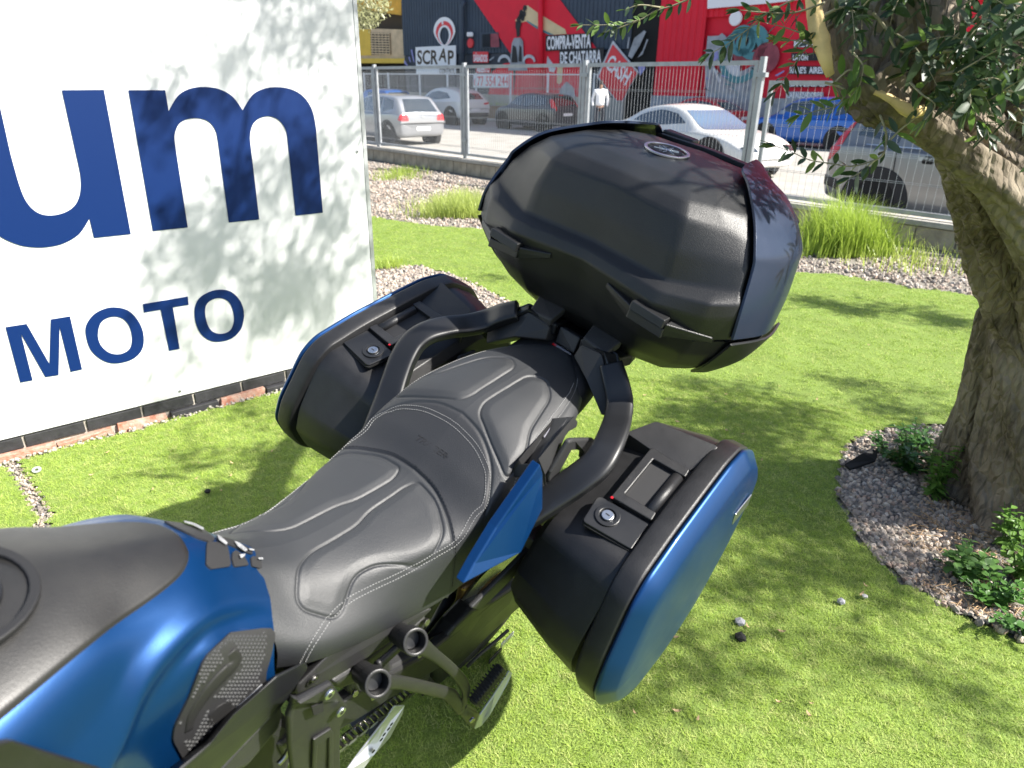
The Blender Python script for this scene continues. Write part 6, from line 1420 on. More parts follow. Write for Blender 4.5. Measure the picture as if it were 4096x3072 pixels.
van = car('silver grey people carrier close behind the fence beside the olive trunk', M['c_grey'], place(3474, 893, 138, .80, -.86), 138, 4.35, W_, 1.6, VAN,
    {'side1': [(.36, 1.14), (.55, 1.46), (.95, 1.50), (.98, 1.10)], 'side2': [(1.04, 1.10), (1.02, 1.51), (1.85, 1.53), (1.85, 1.07)], 'side3': [(1.92, 1.06), (1.92, 1.53), (2.4, 1.48), (2.95, 1.06)], 'rear': [(-.60, 1.12), (-.50, 1.48), (.50, 1.48), (.60, 1.12)], 'front': [(-.66, 1.04), (-.5, 1.5), (.5, 1.5), (.66, 1.04)]},
    [('tail_light', 'x', -1, [(.72, .78), (.60, 1.50), (.70, 1.52), (.90, .80)], M['tail']), ('tail_light', 'x', -1, [(-.72, .78), (-.60, 1.50), (-.70, 1.52), (-.90, .80)], M['tail']),
     ('tail_light', 'y', -1, [(.04, .82), (.10, 1.10), (.26, 1.40), (.36, 1.46), (.24, 1.16), (.17, .86)], M['tail']), ('door_handle', 'y', -1, [(1.28, .905), (1.28, .955), (1.52, .955), (1.52, .905)], M['rim']), ('handle_recess', 'y', -1, [(1.32, .87), (1.34, .97), (1.46, .97), (1.48, .87)], M['gap']),
     ('rub_strip', 'y', -1, [(1.45, .56), (1.45, .60), (2.6, .60), (2.6, .56)], M['c_grey']), ('door_gap', 'y', -1, [(1.00, .62), (.975, 1.04), (.985, 1.04), (1.012, .62)], M['gap']), ('door_gap', 'y', -1, [(1.00, .62), (1.012, .62), (1.17, .30), (1.158, .30)], M['gap']), ('chrome_line', 'y', -1, [(.55, 1.055), (.55, 1.07), (2.9, 1.03), (2.9, 1.015)], M['chrome']), ('rear_bumper_trim', 'y', -1, [(.02, .45), (.02, .62), (.22, .60), (.30, .42)], M['trim'])], wb=2.64, rwx=.80, wr=.33, spokes=10)
# kerb line in front of the garden wall is built; a person walking on the far side
def person():
    p0 = CAMP + ray(2404, 345) * 26.0; base = V((p0.x, p0.y, -.07))
    t = empty('person', 'person in a white shirt standing behind the white sports car', 'person', Matrix.Translation(base))
    skin = pmat('skin', (.32, .18, .12), .6); shirt = pmat('white shirt', (.78, .78, .80), .8); trouser = pmat('dark trousers', (.03, .035, .05), .8); hair = pmat('black hair', (.012, .010, .010), .7)
    def sk(name, joints, edges, mat):
        me = bpy.data.meshes.new(name); me.from_pydata([j[0] for j in joints], edges, []); me.materials.append(mat)
        o = bpy.data.objects.new(name, me); COL.objects.link(o); o.parent = t
        m = o.modifiers.new('skin', 'SKIN'); 
        for i, j in enumerate(joints):
            me.skin_vertices[0].data[i].radius = j[1]; me.skin_vertices[0].data[i].use_root = (i == 0)
        s = o.modifiers.new('s', 'SUBSURF'); s.levels = 2; s.render_levels = 2; m.use_smooth_shade = True; return o
    def skv(me_o): pass
    J = [((0, 0, .90), (.17, .13)), ((0, 0, 1.2), (.17, .12)), ((0, .01, 1.42), (.17, .11)), ((0, .0, 1.50), (.06, .06)), ((.19, 0, 1.42), (.07, .06)), ((.27, .02, 1.15), (.055, .05)), ((.25, -.05, .92), (.045, .04)), ((-.19, 0, 1.42), (.07, .06)), ((-.27, .02, 1.15), (.055, .05)), ((-.25, -.05, .92), (.045, .04))]
    body = None
    for name, JJ, EE, mt in (('body', [((0, 0, .93), (.10, .08)), ((.09, 0, .85), (.095, .09)), ((.10, 0, .48), (.065, .065)), ((.11, .02, .09), (.045, .045)), ((.11, -.10, .05), (.04, .035)), ((-.09, 0, .85), (.095, .09)), ((-.10, 0, .48), (.065, .065)), ((-.11, .02, .09), (.045, .045)), ((-.11, -.10, .05), (.04, .035)), ((0, 0, 1.2), (.12, .09)), ((0, 0, 1.45), (.055, .055)), ((0, -.01, 1.56), (.07, .085)), ((0, -.01, 1.68), (.06, .075))], [(0, 1), (1, 2), (2, 3), (3, 4), (0, 5), (5, 6), (6, 7), (7, 8), (0, 9), (9, 10), (10, 11), (11, 12)], skin), ('shirt', J, [(0, 1), (1, 2), (2, 3), (2, 4), (4, 5), (5, 6), (2, 7), (7, 8), (8, 9)], shirt), ('trousers', [((0, 0, .97), (.155, .12)), ((.10, 0, .84), (.12, .11)), ((.11, 0, .48), (.08, .08)), ((.11, .02, .12), (.065, .065)), ((-.10, 0, .84), (.11, .10)), ((-.11, 0, .48), (.08, .08)), ((-.11, .02, .12), (.065, .065))], [(0, 1), (1, 2), (2, 3), (0, 4), (4, 5), (5, 6)], trouser)):
        bm = bmesh.new(); sl_ = bm.verts.layers.skin.verify(); vv = []
        for i, (c, r_) in enumerate(JJ):
            v = bm.verts.new(c); v[sl_].radius = r_; v[sl_].use_root = (i == 0); vv.append(v)
        for a, b in EE: bm.edges.new((vv[a], vv[b]))
        me = bpy.data.meshes.new(name); bm.to_mesh(me); bm.free(); me.materials.append(mt)
        o = bpy.data.objects.new(name, me); COL.objects.link(o); o.parent = t; o.modifiers.new('skin', 'SKIN').use_smooth_shade = True; s = o.modifiers.new('s', 'SUBSURF'); s.levels = 2; s.render_levels = 2
    hv_, hf_ = torus(V((0, 0, 0)), .0, .09, .1) if False else (None, None)
    bm = bmesh.new(); bmesh.ops.create_uvsphere(bm, u_segments=16, v_segments=10, radius=.098)
    for v in bm.verts: v.co = V((v.co.x * .85, v.co.y * 1.02 + .012, v.co.z * 1.12 + 1.645))
    for v in [v for v in bm.verts if v.co.z < 1.60 and v.co.y < .0]: v.co.y *= .5
    me = bpy.data.meshes.new('hair'); bm.to_mesh(me); bm.free(); me.materials.append(hair); o = bpy.data.objects.new('hair', me); COL.objects.link(o); o.parent = t
person()
# ================================================================== OLIVE TREE
def barkmat(name, c1, c2, c3, sc):
    m = bpy.data.materials.new(name); m.use_nodes = True; N, L = nodes(m); p = N['Principled BSDF']; p.inputs['Roughness'].default_value = .9; p.inputs['Specular IOR Level'].default_value = .2
    tc = N.new('ShaderNodeTexCoord'); mp = N.new('ShaderNodeMapping'); mp.inputs['Scale'].default_value = (1, 1, .35); L.new(tc.outputs['Object'], mp.inputs[0])
    a = N.new('ShaderNodeTexNoise'); a.inputs['Scale'].default_value = sc; a.inputs['Detail'].default_value = 9; a.inputs['Roughness'].default_value = .7; a.inputs['Distortion'].default_value = .6; L.new(mp.outputs[0], a.inputs['Vector'])
    v = N.new('ShaderNodeTexVoronoi'); v.feature = 'DISTANCE_TO_EDGE'; v.inputs['Scale'].default_value = sc * 1.6; L.new(mp.outputs[0], v.inputs['Vector'])
    n_ = N.new('ShaderNodeTexNoise'); n_.inputs['Scale'].default_value = 3; n_.inputs['Detail'].default_value = 4; L.new(tc.outputs['Object'], n_.inputs['Vector'])
    r_ = N.new('ShaderNodeValToRGB'); e = r_.color_ramp.elements; e[0].position = .3; e[1].position = .72; e[0].color = (*c1, 1); e[1].color = (*c2, 1)
    L.new(a.outputs['Fac'], r_.inputs[0])
    r2 = N.new('ShaderNodeValToRGB'); r2.color_ramp.elements[0].position = .45; r2.color_ramp.elements[1].position = .62; r2.color_ramp.elements[0].color = (0, 0, 0, 1); r2.color_ramp.elements[1].color = (1, 1, 1, 1); L.new(n_.outputs['Fac'], r2.inputs[0])
    mx = N.new('ShaderNodeMixRGB'); L.new(r2.outputs[0], mx.inputs[0]); L.new(r_.outputs[0], mx.inputs[1]); mx.inputs[2].default_value = (*c3, 1)
    m2 = N.new('ShaderNodeMixRGB'); m2.blend_type = 'MULTIPLY'; m2.inputs[0].default_value = .55; L.new(mx.outputs[0], m2.inputs[1]); L.new(r_.outputs[0], m2.inputs[2])
    g = N.new('ShaderNodeMixRGB'); g.inputs[0].default_value = .55; L.new(mx.outputs[0], g.inputs[1]); L.new(m2.outputs[0], g.inputs[2]); L.new(g.outputs[0], p.inputs['Base Color'])
    ad = N.new('ShaderNodeMath'); ad.operation = 'ADD'; L.new(a.outputs['Fac'], ad.inputs[0])
    cl_ = N.new('ShaderNodeMapRange'); cl_.inputs[1].default_value = 0; cl_.inputs[2].default_value = .25; L.new(v.outputs['Distance'], cl_.inputs[0]); L.new(cl_.outputs[0], ad.inputs[1])
    b = N.new('ShaderNodeBump'); b.inputs['Strength'].default_value = 1; b.inputs['Distance'].default_value = .012; L.new(ad.outputs[0], b.inputs['Height']); L.new(b.outputs[0], p.inputs['Normal'])
    return m
M['bark'] = barkmat('olive bark', (.055, .044, .034), (.38, .32, .255), (.32, .275, .22), 22)
M['bark2'] = barkmat('smooth olive limb', (.10, .08, .058), (.36, .31, .235), (.34, .30, .23), 14)
M['palewood'] = pmat('pale yellow wood', (.62, .46, .20), .7, bump=.4, bscale=60, bdist=.004, var=.25, vscale=10)
M['twig'] = pmat('olive twig', (.26, .24, .15), .8, var=.3, vscale=40)
def leafmat(name, cols, tr=.3):
    m = pmat(name, cols[0], .42, spec=.45); vary(m, cols); translucent(m, tr); return m
M['leaf'] = leafmat('olive leaf', [(.022, .050, .018), (.035, .075, .028), (.055, .090, .048), (.030, .058, .024), (.075, .115, .055)])
M['leafy'] = leafmat('young olive leaf', [(.13, .22, .045), (.10, .19, .04), (.19, .27, .07), (.15, .22, .09)], .4)  # lighter copy of the olive leaf, sun and backlight painted into its colour
tbase = G(3980, 1960)
tree = empty('olive_tree', 'old olive tree with a thick twisted trunk leaning over the gravel bed', 'tree', Matrix.Translation(tbase)); OFF[tree.name] = V(tbase)
def limb(name, pts, mat, n=44, dens=9, ridge=.22, seed=0, lumps=.10, parent=tree):
    """pts: (px, py, distance, half width px) -> rope-like trunk with ridges and hollows"""
    P = [(*dist(p[0], p[1], p[2]), p[3] * p[2] / F) for p in pts]; d = cr_(P, dens); vs = []; k = len(d); pu = V((1, 0, 0))
    for i, q in enumerate(d):
        p = V(q[:3]); a = V(d[max(i - 1, 0)][:3]); b = V(d[min(i + 1, k - 1)][:3]); t = (b - a).normalized(); u = (pu - t * pu.dot(t)).normalized(); pu = u; w_ = t.cross(u); s = i / dens
        for j in range(n):
            an = 2 * math.pi * j / n; tw = an + s * .35
            c = V((math.cos(tw) * 1.2, math.sin(tw) * 1.2, s * .22 + seed * 5)); c2 = V((math.cos(tw) * 3.6, math.sin(tw) * 3.6, s * .5 + seed))
            m = 1 + ridge * noise.noise(c * 1.4) + ridge * .7 * noise.noise(c2) + lumps * noise.noise(V((math.cos(an) * 5, math.sin(an) * 5, s * 2.4 + seed))) + .04 * noise.noise(V((math.cos(an) * 14, math.sin(an) * 14, s * 5)))
            vs.append(p + (u * math.cos(an) + w_ * math.sin(an)) * q[3] * m)
    fs = grid_faces(k, n, True); fs.append(tuple(range(n - 1, -1, -1))); fs.append(tuple(range((k - 1) * n, k * n)))
    return mk(name, vs, fs, mat, parent, smooth=True)
tr1 = limb('trunk', [(3905, 2030, 3.45, 165), (3905, 1900, 3.4, 132), (3928, 1700, 3.25, 104), (3968, 1500, 3.1, 90), (4015, 1330, 2.98, 86), (4065, 1200, 2.9, 84), (4110, 1050, 2.8, 80)], M['bark'], seed=1, ridge=.34, n=72, dens=14)
limb('trunk', [(4110, 2080, 3.3, 175), (4100, 1900, 3.2, 130), (4110, 1700, 3.1, 118), (4120, 1500, 3.0, 110), (4110, 1300, 2.95, 105)], M['bark'], seed=2, ridge=.34, n=72, dens=14)
limb('trunk', [(4230, 1950, 3.3, 140), (4230, 1600, 3.2, 130), (4220, 1300, 2.9, 115), (4190, 1000, 2.7, 105), (4150, 760, 2.5, 105), (4080, 560, 2.3, 105), (4000, 380, 2.2, 100)], M['bark'], seed=3, ridge=.3)
limb('trunk', [(4210, 1700, 3.1, 120), (4160, 1450, 3.0, 110), (4085, 1250, 2.9, 98), (4012, 1080, 2.75, 90), (3952, 900, 2.6, 88), (3900, 740, 2.45, 84), (3862, 600, 2.3, 78), (3840, 480, 2.2, 68)], M['bark'], seed=8, ridge=.32, n=64, dens=14)
limb('limb', [(4300, 1250, 2.6, 70), (4185, 1060, 2.45, 66), (4066, 870, 2.3, 62), (3995, 752, 2.2, 60), (3905, 660, 2.1, 58), (3812, 580, 2.02, 56), (3722, 505, 1.95, 60), (3620, 445, 1.9, 64), (3545, 380, 1.86, 78), (3485, 280, 1.84, 82)], M['bark2'], seed=4, ridge=.24, dens=12, lumps=.04)
limb('limb', [(4300, 980, 2.5, 75), (4180, 800, 2.4, 70), (4080, 680, 2.3, 66), (3990, 590, 2.2, 64), (3890, 490, 2.1, 64), (3790, 400, 2.0, 66), (3720, 320, 1.95, 85), (3690, 180, 1.92, 110), (3690, 0, 1.9, 130), (3700, -260, 1.95, 120)], M['bark'], seed=5, ridge=.3, dens=12)
limb('limb', [(3560, 450, 1.9, 60), (3520, 380, 1.88, 95), (3470, 250, 1.87, 100), (3420, 80, 1.88, 92), (3400, -80, 1.92, 88), (3380, -300, 2.0, 78)], M['bark'], seed=6, ridge=.28, dens=12)
limb('pale_strand', [(3690, 440, 1.83, 16), (3640, 445, 1.80, 24), (3560, 395, 1.79, 14), (3500, 365, 1.79, 10)], M['palewood'], 16, 6, .3, 7)  # thin pale yellow strands set on the limbs
limb('pale_strand', [(3320, 300, 1.80, 14), (3300, 240, 1.79, 20), (3280, 160, 1.80, 24), (3262, 60, 1.82, 24), (3250, -60, 1.86, 22)], M['palewood'], 16, 6, .3, 8)
limb('limb', [(3700, 420, 2.0, 60), (3850, 330, 2.05, 50), (4000, 220, 2.1, 45), (4150, 60, 2.2, 40)], M['bark'], seed=9, n=24)
# leaves -----------------------------------------------------------
def leafmesh(name, mat, L=1.0, W=.33):
    xs = [0, .12, .35, .62, .86, 1.0]; ws = [.03, .55, 1.0, .92, .5, .0]; vs = []; 
    for x, w_ in zip(xs, ws):
        z = -.10 * x * x; vs += [(x, -w_ * W / 2, z + .035 * w_), (x, 0, z), (x, w_ * W / 2, z + .035 * w_)]
    fs = []
    for i in range(5): fs += [(3 * i, 3 * i + 1, 3 * i + 4, 3 * i + 3), (3 * i + 1, 3 * i + 2, 3 * i + 5, 3 * i + 4)]
    me = bpy.data.meshes.new(name); me.from_pydata(vs, [], fs); me.materials.append(mat); me.polygons.foreach_set('use_smooth', [True] * len(me.polygons)); return me
LM = [leafmesh('leaf', M['leaf']), leafmesh('leaf', M['leafy'], W=.34), leafmesh('leaf', M['leaf'], W=.27)]
LVS = [[V(v.co) for v in m.vertices] for m in LM]; LFS = [[tuple(p.vertices) for p in m.polygons] for m in LM]
rt = random.Random(11)
class LeafBag:
    """collects leaves; the first ones become objects, the rest one mesh with a random tone per leaf"""
    def __init__(s): s.v = []; s.f = []; s.n = 0
bags = {0: MB(), 1: MB(), 2: MB()}
LIM = [0]
def shades_bike(p):
    q = BMI @ p; d = BMI.to_3x3() @ SD; k = (q.z - .92) / d.z
    if k <= 0: return False
    g = q - d * k
    return -.5 < g.x < 1.22 and abs(g.y) < .60
def put_leaf(base, dir_, roll, size, kind, parent, single):
    if shades_bike(base) and not (single and base.z < 1.72): return
    t = dir_.normalized(); u = t.cross(V((0, 0, 1)));
    if u.length < .1: u = V((1, 0, 0))
    u.normalize(); w_ = u.cross(t)
    c, s = math.cos(roll), math.sin(roll); u2 = u * c + w_ * s; w2 = w_ * c - u * s
    m = Matrix((t, u2, w2)).transposed()
    if single and LIM[0] < 290:
        LIM[0] += 1; o = bpy.data.objects.new('leaf', LM[kind]); COL.objects.link(o); o.parent = parent
        mm = (m * size).to_4x4(); mm.translation = base - offof(parent); o.matrix_local = mm
    else:
        bags[kind].add([base + m @ (v * size) for v in LVS[kind]], LFS[kind])
def twig(pts, r0_, step, size, kind, single=False, parent=tree, droop=.0, name='twig', sunlit=.15, skip=0):
    d = [V(p) for p in cr_([tuple(p) for p in pts], 8)]; n = len(d)
    mb = MB(); mb.tube(d, [r0_ * (1 - .75 * i / n) for i in range(n)], 6); mb.build(name, M['twig'], parent, smooth=True)
    acc = 0; side = 0
    for i in range(n - 1):
        seg = d[i + 1] - d[i]; L = seg.length
        if L < 1e-5: continue
        t = seg / L; acc += L
        while acc > step and i / n >= skip:
            acc -= step; side += 1
            ax = t.orthogonal().normalized(); ax.rotate(Matrix.Rotation(side * 1.57 + rt.uniform(-.4, .4), 3, t))
            for sg in (1, -1):
                dr = t * rt.uniform(.35, .9) + ax * sg + V((0, 0, -droop)) + V((rt.uniform(-.3, .3),) * 1 + (rt.uniform(-.3, .3), rt.uniform(-.3, .3)))
                put_leaf(d[i], dr, rt.uniform(-1.2, 1.2), size * rt.uniform(.7, 1.15), 1 if rt.random() < sunlit else kind, parent, single)
    for _ in range(3): put_leaf(d[-1], (d[-1] - d[-2]).normalized() + V((rt.uniform(-.4, .4), rt.uniform(-.4, .4), rt.uniform(-.4, .4))), rt.uniform(-1, 1), size * .8, 1 if rt.random() < sunlit + .2 else kind, parent, single)
def D(px, py, t): return dist(px, py, t)
# near twigs traced one by one
tw = [([(2790, -20, 2.0), (2700, 20, 2.0), (2620, 45, 2.0), (2560, 78, 2.0), (2450, 98, 2.0), (2320, 100, 2.0)], .034, .6), ([(2640, 30, 2.0), (2560, 20, 1.98), (2500, 40, 1.98)], .03, .4), ([(2560, 80, 2.0), (2480, 110, 2.0), (2420, 130, 2.0)], .03, .5),
      ([(3240, -30, 1.8), (3130, 20, 1.8), (3060, 60, 1.8), (3000, 110, 1.8), (2920, 170, 1.8), (2840, 215, 1.8)], .042, .1), ([(3300, 10, 1.8), (3180, 50, 1.8), (3060, 50, 1.8), (2960, 40, 1.8)], .04, .1),
      ([(3280, 180, 1.8), (3220, 140, 1.8), (3140, 110, 1.8), (3060, 90, 1.8)], .04, .7), ([(3300, 230, 1.8), (3220, 170, 1.8), (3120, 160, 1.8)], .04, .9),
      ([(3520, 460, 1.8), (3545, 540, 1.78), (3530, 620, 1.76), (3470, 650, 1.75), (3400, 665, 1.74), (3330, 655, 1.74), (3240, 640, 1.74), (3170, 610, 1.74), (3090, 580, 1.74)], .040, .35),
      ([(3500, 640, 1.75), (3440, 690, 1.74), (3400, 710, 1.74)], .040, .1), ([(3560, 560, 1.78), (3600, 520, 1.78), (3650, 480, 1.78), (3700, 430, 1.78)], .044, .4),
      ([(3640, 330, 1.72), (3690, 380, 1.70), (3740, 420, 1.70), (3700, 480, 1.70)], .046, .4), ([(3340, 330, 1.75), (3400, 280, 1.74), (3440, 330, 1.74), (3400, 390, 1.74)], .048, .8),
      ([(3300, 330, 1.76), (3380, 360, 1.75), (3350, 420, 1.75), (3280, 440, 1.75), (3200, 460, 1.75)], .042, .9), ([(3400, 200, 1.72), (3450, 260, 1.71), (3440, 340, 1.71)], .046, .5),
      ([(3760, 300, 1.75), (3870, 270, 1.75), (3980, 190, 1.75), (4090, 130, 1.75)], .048, .1), ([(3750, 200, 1.76), (3830, 140, 1.76), (3900, 70, 1.76), (3950, -10, 1.76)], .046, .1),
      ([(3490, 50, 1.74), (3540, 110, 1.74), (3580, 190, 1.74), (3640, 215, 1.74)], .048, .1), ([(3860, 320, 1.72), (3950, 345, 1.72), (4030, 365, 1.72), (4110, 372, 1.72)], .048, .2),
      ([(3860, 330, 1.72), (3880, 400, 1.70), (3870, 440, 1.70)], .048, .5), ([(3770, 205, 1.76), (3850, 200, 1.76), (3960, 175, 1.76)], .046, .0), ([(3300, 60, 1.76), (3370, 30, 1.75), (3440, 60, 1.74)], .046, .3)]
for k, (pts, sz, lit_share) in enumerate(tw):
    pp = [D(*p) for p in pts]; twig(pp, .0026 if k < 14 else .0042, .021 if k < 3 else .022, sz, 0, single=True, sunlit=lit_share, droop=.15)
# dense inner foliage around the limbs (upper right of the view)
for k in range(112):
    px, py, t = rt.uniform(3330, 4250), rt.uniform(-250, 520), rt.uniform(1.66, 2.1)
    if py > 330 and px < 3700 and rt.random() < .6: continue
    if py > 120 + (px - 3330) * .75: continue
    a = D(px, py, t); dr = V((rt.uniform(-1, 1), rt.uniform(-1, 1), rt.uniform(-.8, .5))).normalized() * rt.uniform(.08, .2)
    twig([a, a + dr * .5 + V((0, 0, .02)), a + dr], .0016, .020, rt.uniform(.036, .052), rt.choice([0, 0, 2]), sunlit=.06)
# the crown overhead and to the right, out of view, which dapples lawn and billboard
crown_pts = []
def shadow_ok(p):
    """skip leaves whose shade would fall where the photograph shows open sun"""
    g = p - SD * (p.z / SD.z)
    return g
CC = V((2.2, 3.6, 2.95))
cb_ = MB(); nb = 0
lawn_keep = [G(*q) for q in [(3300, 1330), (3750, 1420), (3900, 2850), (3500, 2900), (2900, 2950), (500, 1950)]]
br_ = [V((.9, 1.2, 0))]
def crown_cluster(c, rad, nl, sz=.045):
    for _ in range(nl):
        o = V((rt.gauss(0, 1), rt.gauss(0, 1), rt.gauss(0, .8))) * rad * .5; b = c + o
        dr = V((rt.uniform(-1, 1), rt.uniform(-1, 1), rt.uniform(-1, .4)))
        put_leaf(b, dr, rt.uniform(-2, 2), sz * rt.uniform(.8, 1.3), 2 if rt.random() < .5 else 0, tree, False)
def cast_to(target, h):
    """a place at height h in the crown that lies between the target and the sun"""
    return target + SD * ((h - target.z) / SD.z)
tg_ = []
for px, py, r_, n_ in [(2750, 1560, .10, 3), (2900, 1650, .18, 5), (3000, 1780, .2, 6), (3150, 1700, .2, 5), (2850, 1900, .22, 7), (2700, 1750, .15, 4), (3050, 2000, .2, 6), (3200, 1950, .15, 5), (3250, 2150, .15, 4), (3050, 2200, .15, 3), (3420, 1560, .1, 2), (3550, 1650, .12, 3), (3700, 1650, .12, 3),
                        (3300, 2250, .08, 2), (3500, 2400, .08, 2), (3400, 2550, .10, 2), (3150, 2480, .09, 2), (2950, 2620, .09, 2), (2750, 2700, .08, 1), (2500, 2780, .07, 1), (3700, 2650, .08, 1), (2900, 2350, .08, 1), (3650, 2000, .2, 5), (3500, 2100, .2, 5), (3850, 2200, .2, 4), (3900, 1800, .25, 7),
                        (1350, 1780, .16, 3), (1150, 1850, .12, 2), (1250, 2000, .1, 1), (900, 1720, .1, 1), (700, 1850, .08, 1), (2000, 1080, .15, 1), (2150, 1000, .15, 1), (3230, 1200, .10, 3), (3380, 1222, .10, 4), (3520, 1245, .10, 4), (3680, 1265, .10, 4), (3830, 1290, .10, 4)]:
    g = G(px, py)
    for _ in range(int(n_ * (1.7 if n_ > 3 else 1))): tg_.append((g + V((rt.gauss(0, 1), rt.gauss(0, 1), 0)) * r_, rt.uniform(2.3, 3.5)))
for t, z, r_, n_ in [(.95, 1.6, .16, 5), (1.1, 1.25, .14, 4), (.85, 1.1, .15, 4), (.7, .75, .18, 6), (.95, .75, .18, 6), (.5, .6, .18, 5), (.65, .4, .18, 5), (.95, .45, .2, 5), (.35, .35, .15, 3), (.62, 1.6, .06, 2), (.42, 1.45, .06, 2), (.5, 1.0, .10, 2), (.3, .9, .08, 2), (1.1, 1.75, .15, 4), (.8, 1.8, .1, 2), (.15, .2, .1, 1), (.2, .6, .08, 1), (1.15, .9, .12, 3)]:
    b = BPt(t, z)
    for _ in range(n_): tg_.append((b + BD * rt.gauss(0, r_) + V((0, 0, rt.gauss(0, r_))), rt.uniform(3.3, 4.8)))
for s_, y_, z_, n_ in [(1.5, -.05, 1.41, 1), (1.6, .1, 1.41, 1), (1.45, -.2, 1.38, 1), (1.5, -.28, 1.36, 1), (1.4, -.12, 1.41, 2), (1.55, -.12, 1.41, 2), (1.42, .05, 1.41, 1), (1.6, -.3, 1.34, 2), (1.35, -.22, 1.39, 1), (1.5, .0, 1.41, 2), (1.62, -.05, 1.40, 2)]:
    b = BM @ V((s_, y_, z_))
    for _ in range(n_): tg_.append((b + V((rt.gauss(0, .05), rt.gauss(0, .05), 0)), rt.uniform(2.0, 2.4)))
for g, h in tg_:
    c = cast_to(g, h); cs_ = .13 * (h / 3)
    crown_cluster(c, .14 if h > 2.45 else .05, 95 if h > 2.45 else 12)
    e = c + V((rt.uniform(-.3, .3), rt.uniform(-.3, .3), rt.uniform(-.1, .4)))
    mb = cb_; mb.tube([c - V((.05, 0, .08)), c.lerp(e, .6), e], [.004, .005, .007], 5)
cb_.build('crown_twigs', M['twig'], tree, kind='stuff')
for k, b in bags.items():
    if b.v:
        o = b.build('foliage', [M['leaf'], M['leafy'], M['leaf']][k], tree, smooth=True, kind='stuff')
# random tone per leaf island in the joined foliage
for nm in ('leaf', 'leafy'):
    N, L = nodes(M[nm]); g = N.new('ShaderNodeNewGeometry')
    r_ = [n for n in N if n.type == 'VALTORGB'][0]; oi = [n for n in N if n.type == 'OBJECT_INFO'][0]
    ad = N.new('ShaderNodeMath'); ad.operation = 'ADD'; fr = N.new('ShaderNodeMath'); fr.operation = 'FRACT'
    L.new(g.outputs['Random Per Island'], ad.inputs[0]); L.new(oi.outputs['Random'], ad.inputs[1]); L.new(ad.outputs[0], fr.inputs[0]); L.new(fr.outputs[0], r_.inputs[0])
# thick branches above the frame that carry the crown
for k, (a, b, c) in enumerate([((3960, 300, 2.2), (4200, -400, 2.8), (4400, -900, 3.6)), ((3700, -240, 1.95), (4300, -900, 2.8), (5000, -700, 3.8))]):
    p, q, r_ = D(*a), D(*b), D(*c); mb = MB(); d = [V(x) for x in cr_([tuple(p), tuple(q), tuple(r_)], 8)]; mb.tube(d, [.07 * (1 - .7 * i / len(d)) for i in range(len(d))], 10); mb.build('branch', M['bark'], tree, smooth=True)

# ---- far olive peeping past the billboard
ft = empty('olive_tree', 'small grey green olive showing past the top right corner of the billboard', 'tree', Matrix.Translation(G(1380, 700)))
FB = G(1380, 700); OFF[ft.name] = V(FB)
fb_ = MB()
for _ in range(2600):
    px = rt.uniform(1350, 1560); lim = 120 - max(0, px - 1480) * .9
    py = rt.uniform(-60, max(10, lim)) ; t = rt.uniform(12.2, 13.4)
    if rt.random() > .75 - .5 * max(0, (px - 1480) / 80): continue
    b = D(px, py, t); dr = V((rt.uniform(-1, 1), rt.uniform(-1, 1), rt.uniform(-.6, 1))).normalized(); u = dr.orthogonal().normalized(); s = rt.uniform(.06, .10)
    fb_.add([b, b + dr * s * .5 + u * s * .14, b + dr * s, b + dr * s * .5 - u * s * .14], [(0, 1, 2, 3)])
M['olive_far'] = leafmat('far olive leaf', [(.16, .20, .10), (.24, .27, .15), (.30, .29, .12)], .3)
fb_.build('crown', M['olive_far'], ft, kind='stuff'); mb = MB(); mb.tube([FB, FB + V((.1, .1, 1)), D(1400, 100, 12.6)], [.14, .10, .05], 10); mb.build('trunk', M['bark'], ft, smooth=True)

# ---- low plants in the bed
M['weed'] = leafmat('weed leaf', [(.04, .12, .02), (.07, .17, .03), (.05, .14, .025), (.10, .20, .05)], .3); M['weedy'] = leafmat('lime weed leaf', [(.12, .24, .04), (.17, .30, .06)], .4)
def broad(mb, base, dr, size, wd=.55, roll=0):
    t = dr.normalized(); u = t.cross(V((0, 0, 1)))
    if u.length < .1: u = V((1, 0, 0))
    u.normalize(); u = Matrix.Rotation(roll, 3, t) @ u; w_ = u.cross(t)
    P = []
    for x, q in ((0, .05), (.25, .8), (.5, 1), (.75, .65), (1, .0)):
        c = base + t * size * x - V((0, 0, size * .25 * x * x)); P += [c - u * size * wd / 2 * q + w_ * size * .04, c, c + u * size * wd / 2 * q + w_ * size * .04]
    fs = []
    for i in range(4): fs += [(3 * i, 3 * i + 1, 3 * i + 4, 3 * i + 3), (3 * i + 1, 3 * i + 2, 3 * i + 5, 3 * i + 4)]
    mb.add(P, fs)
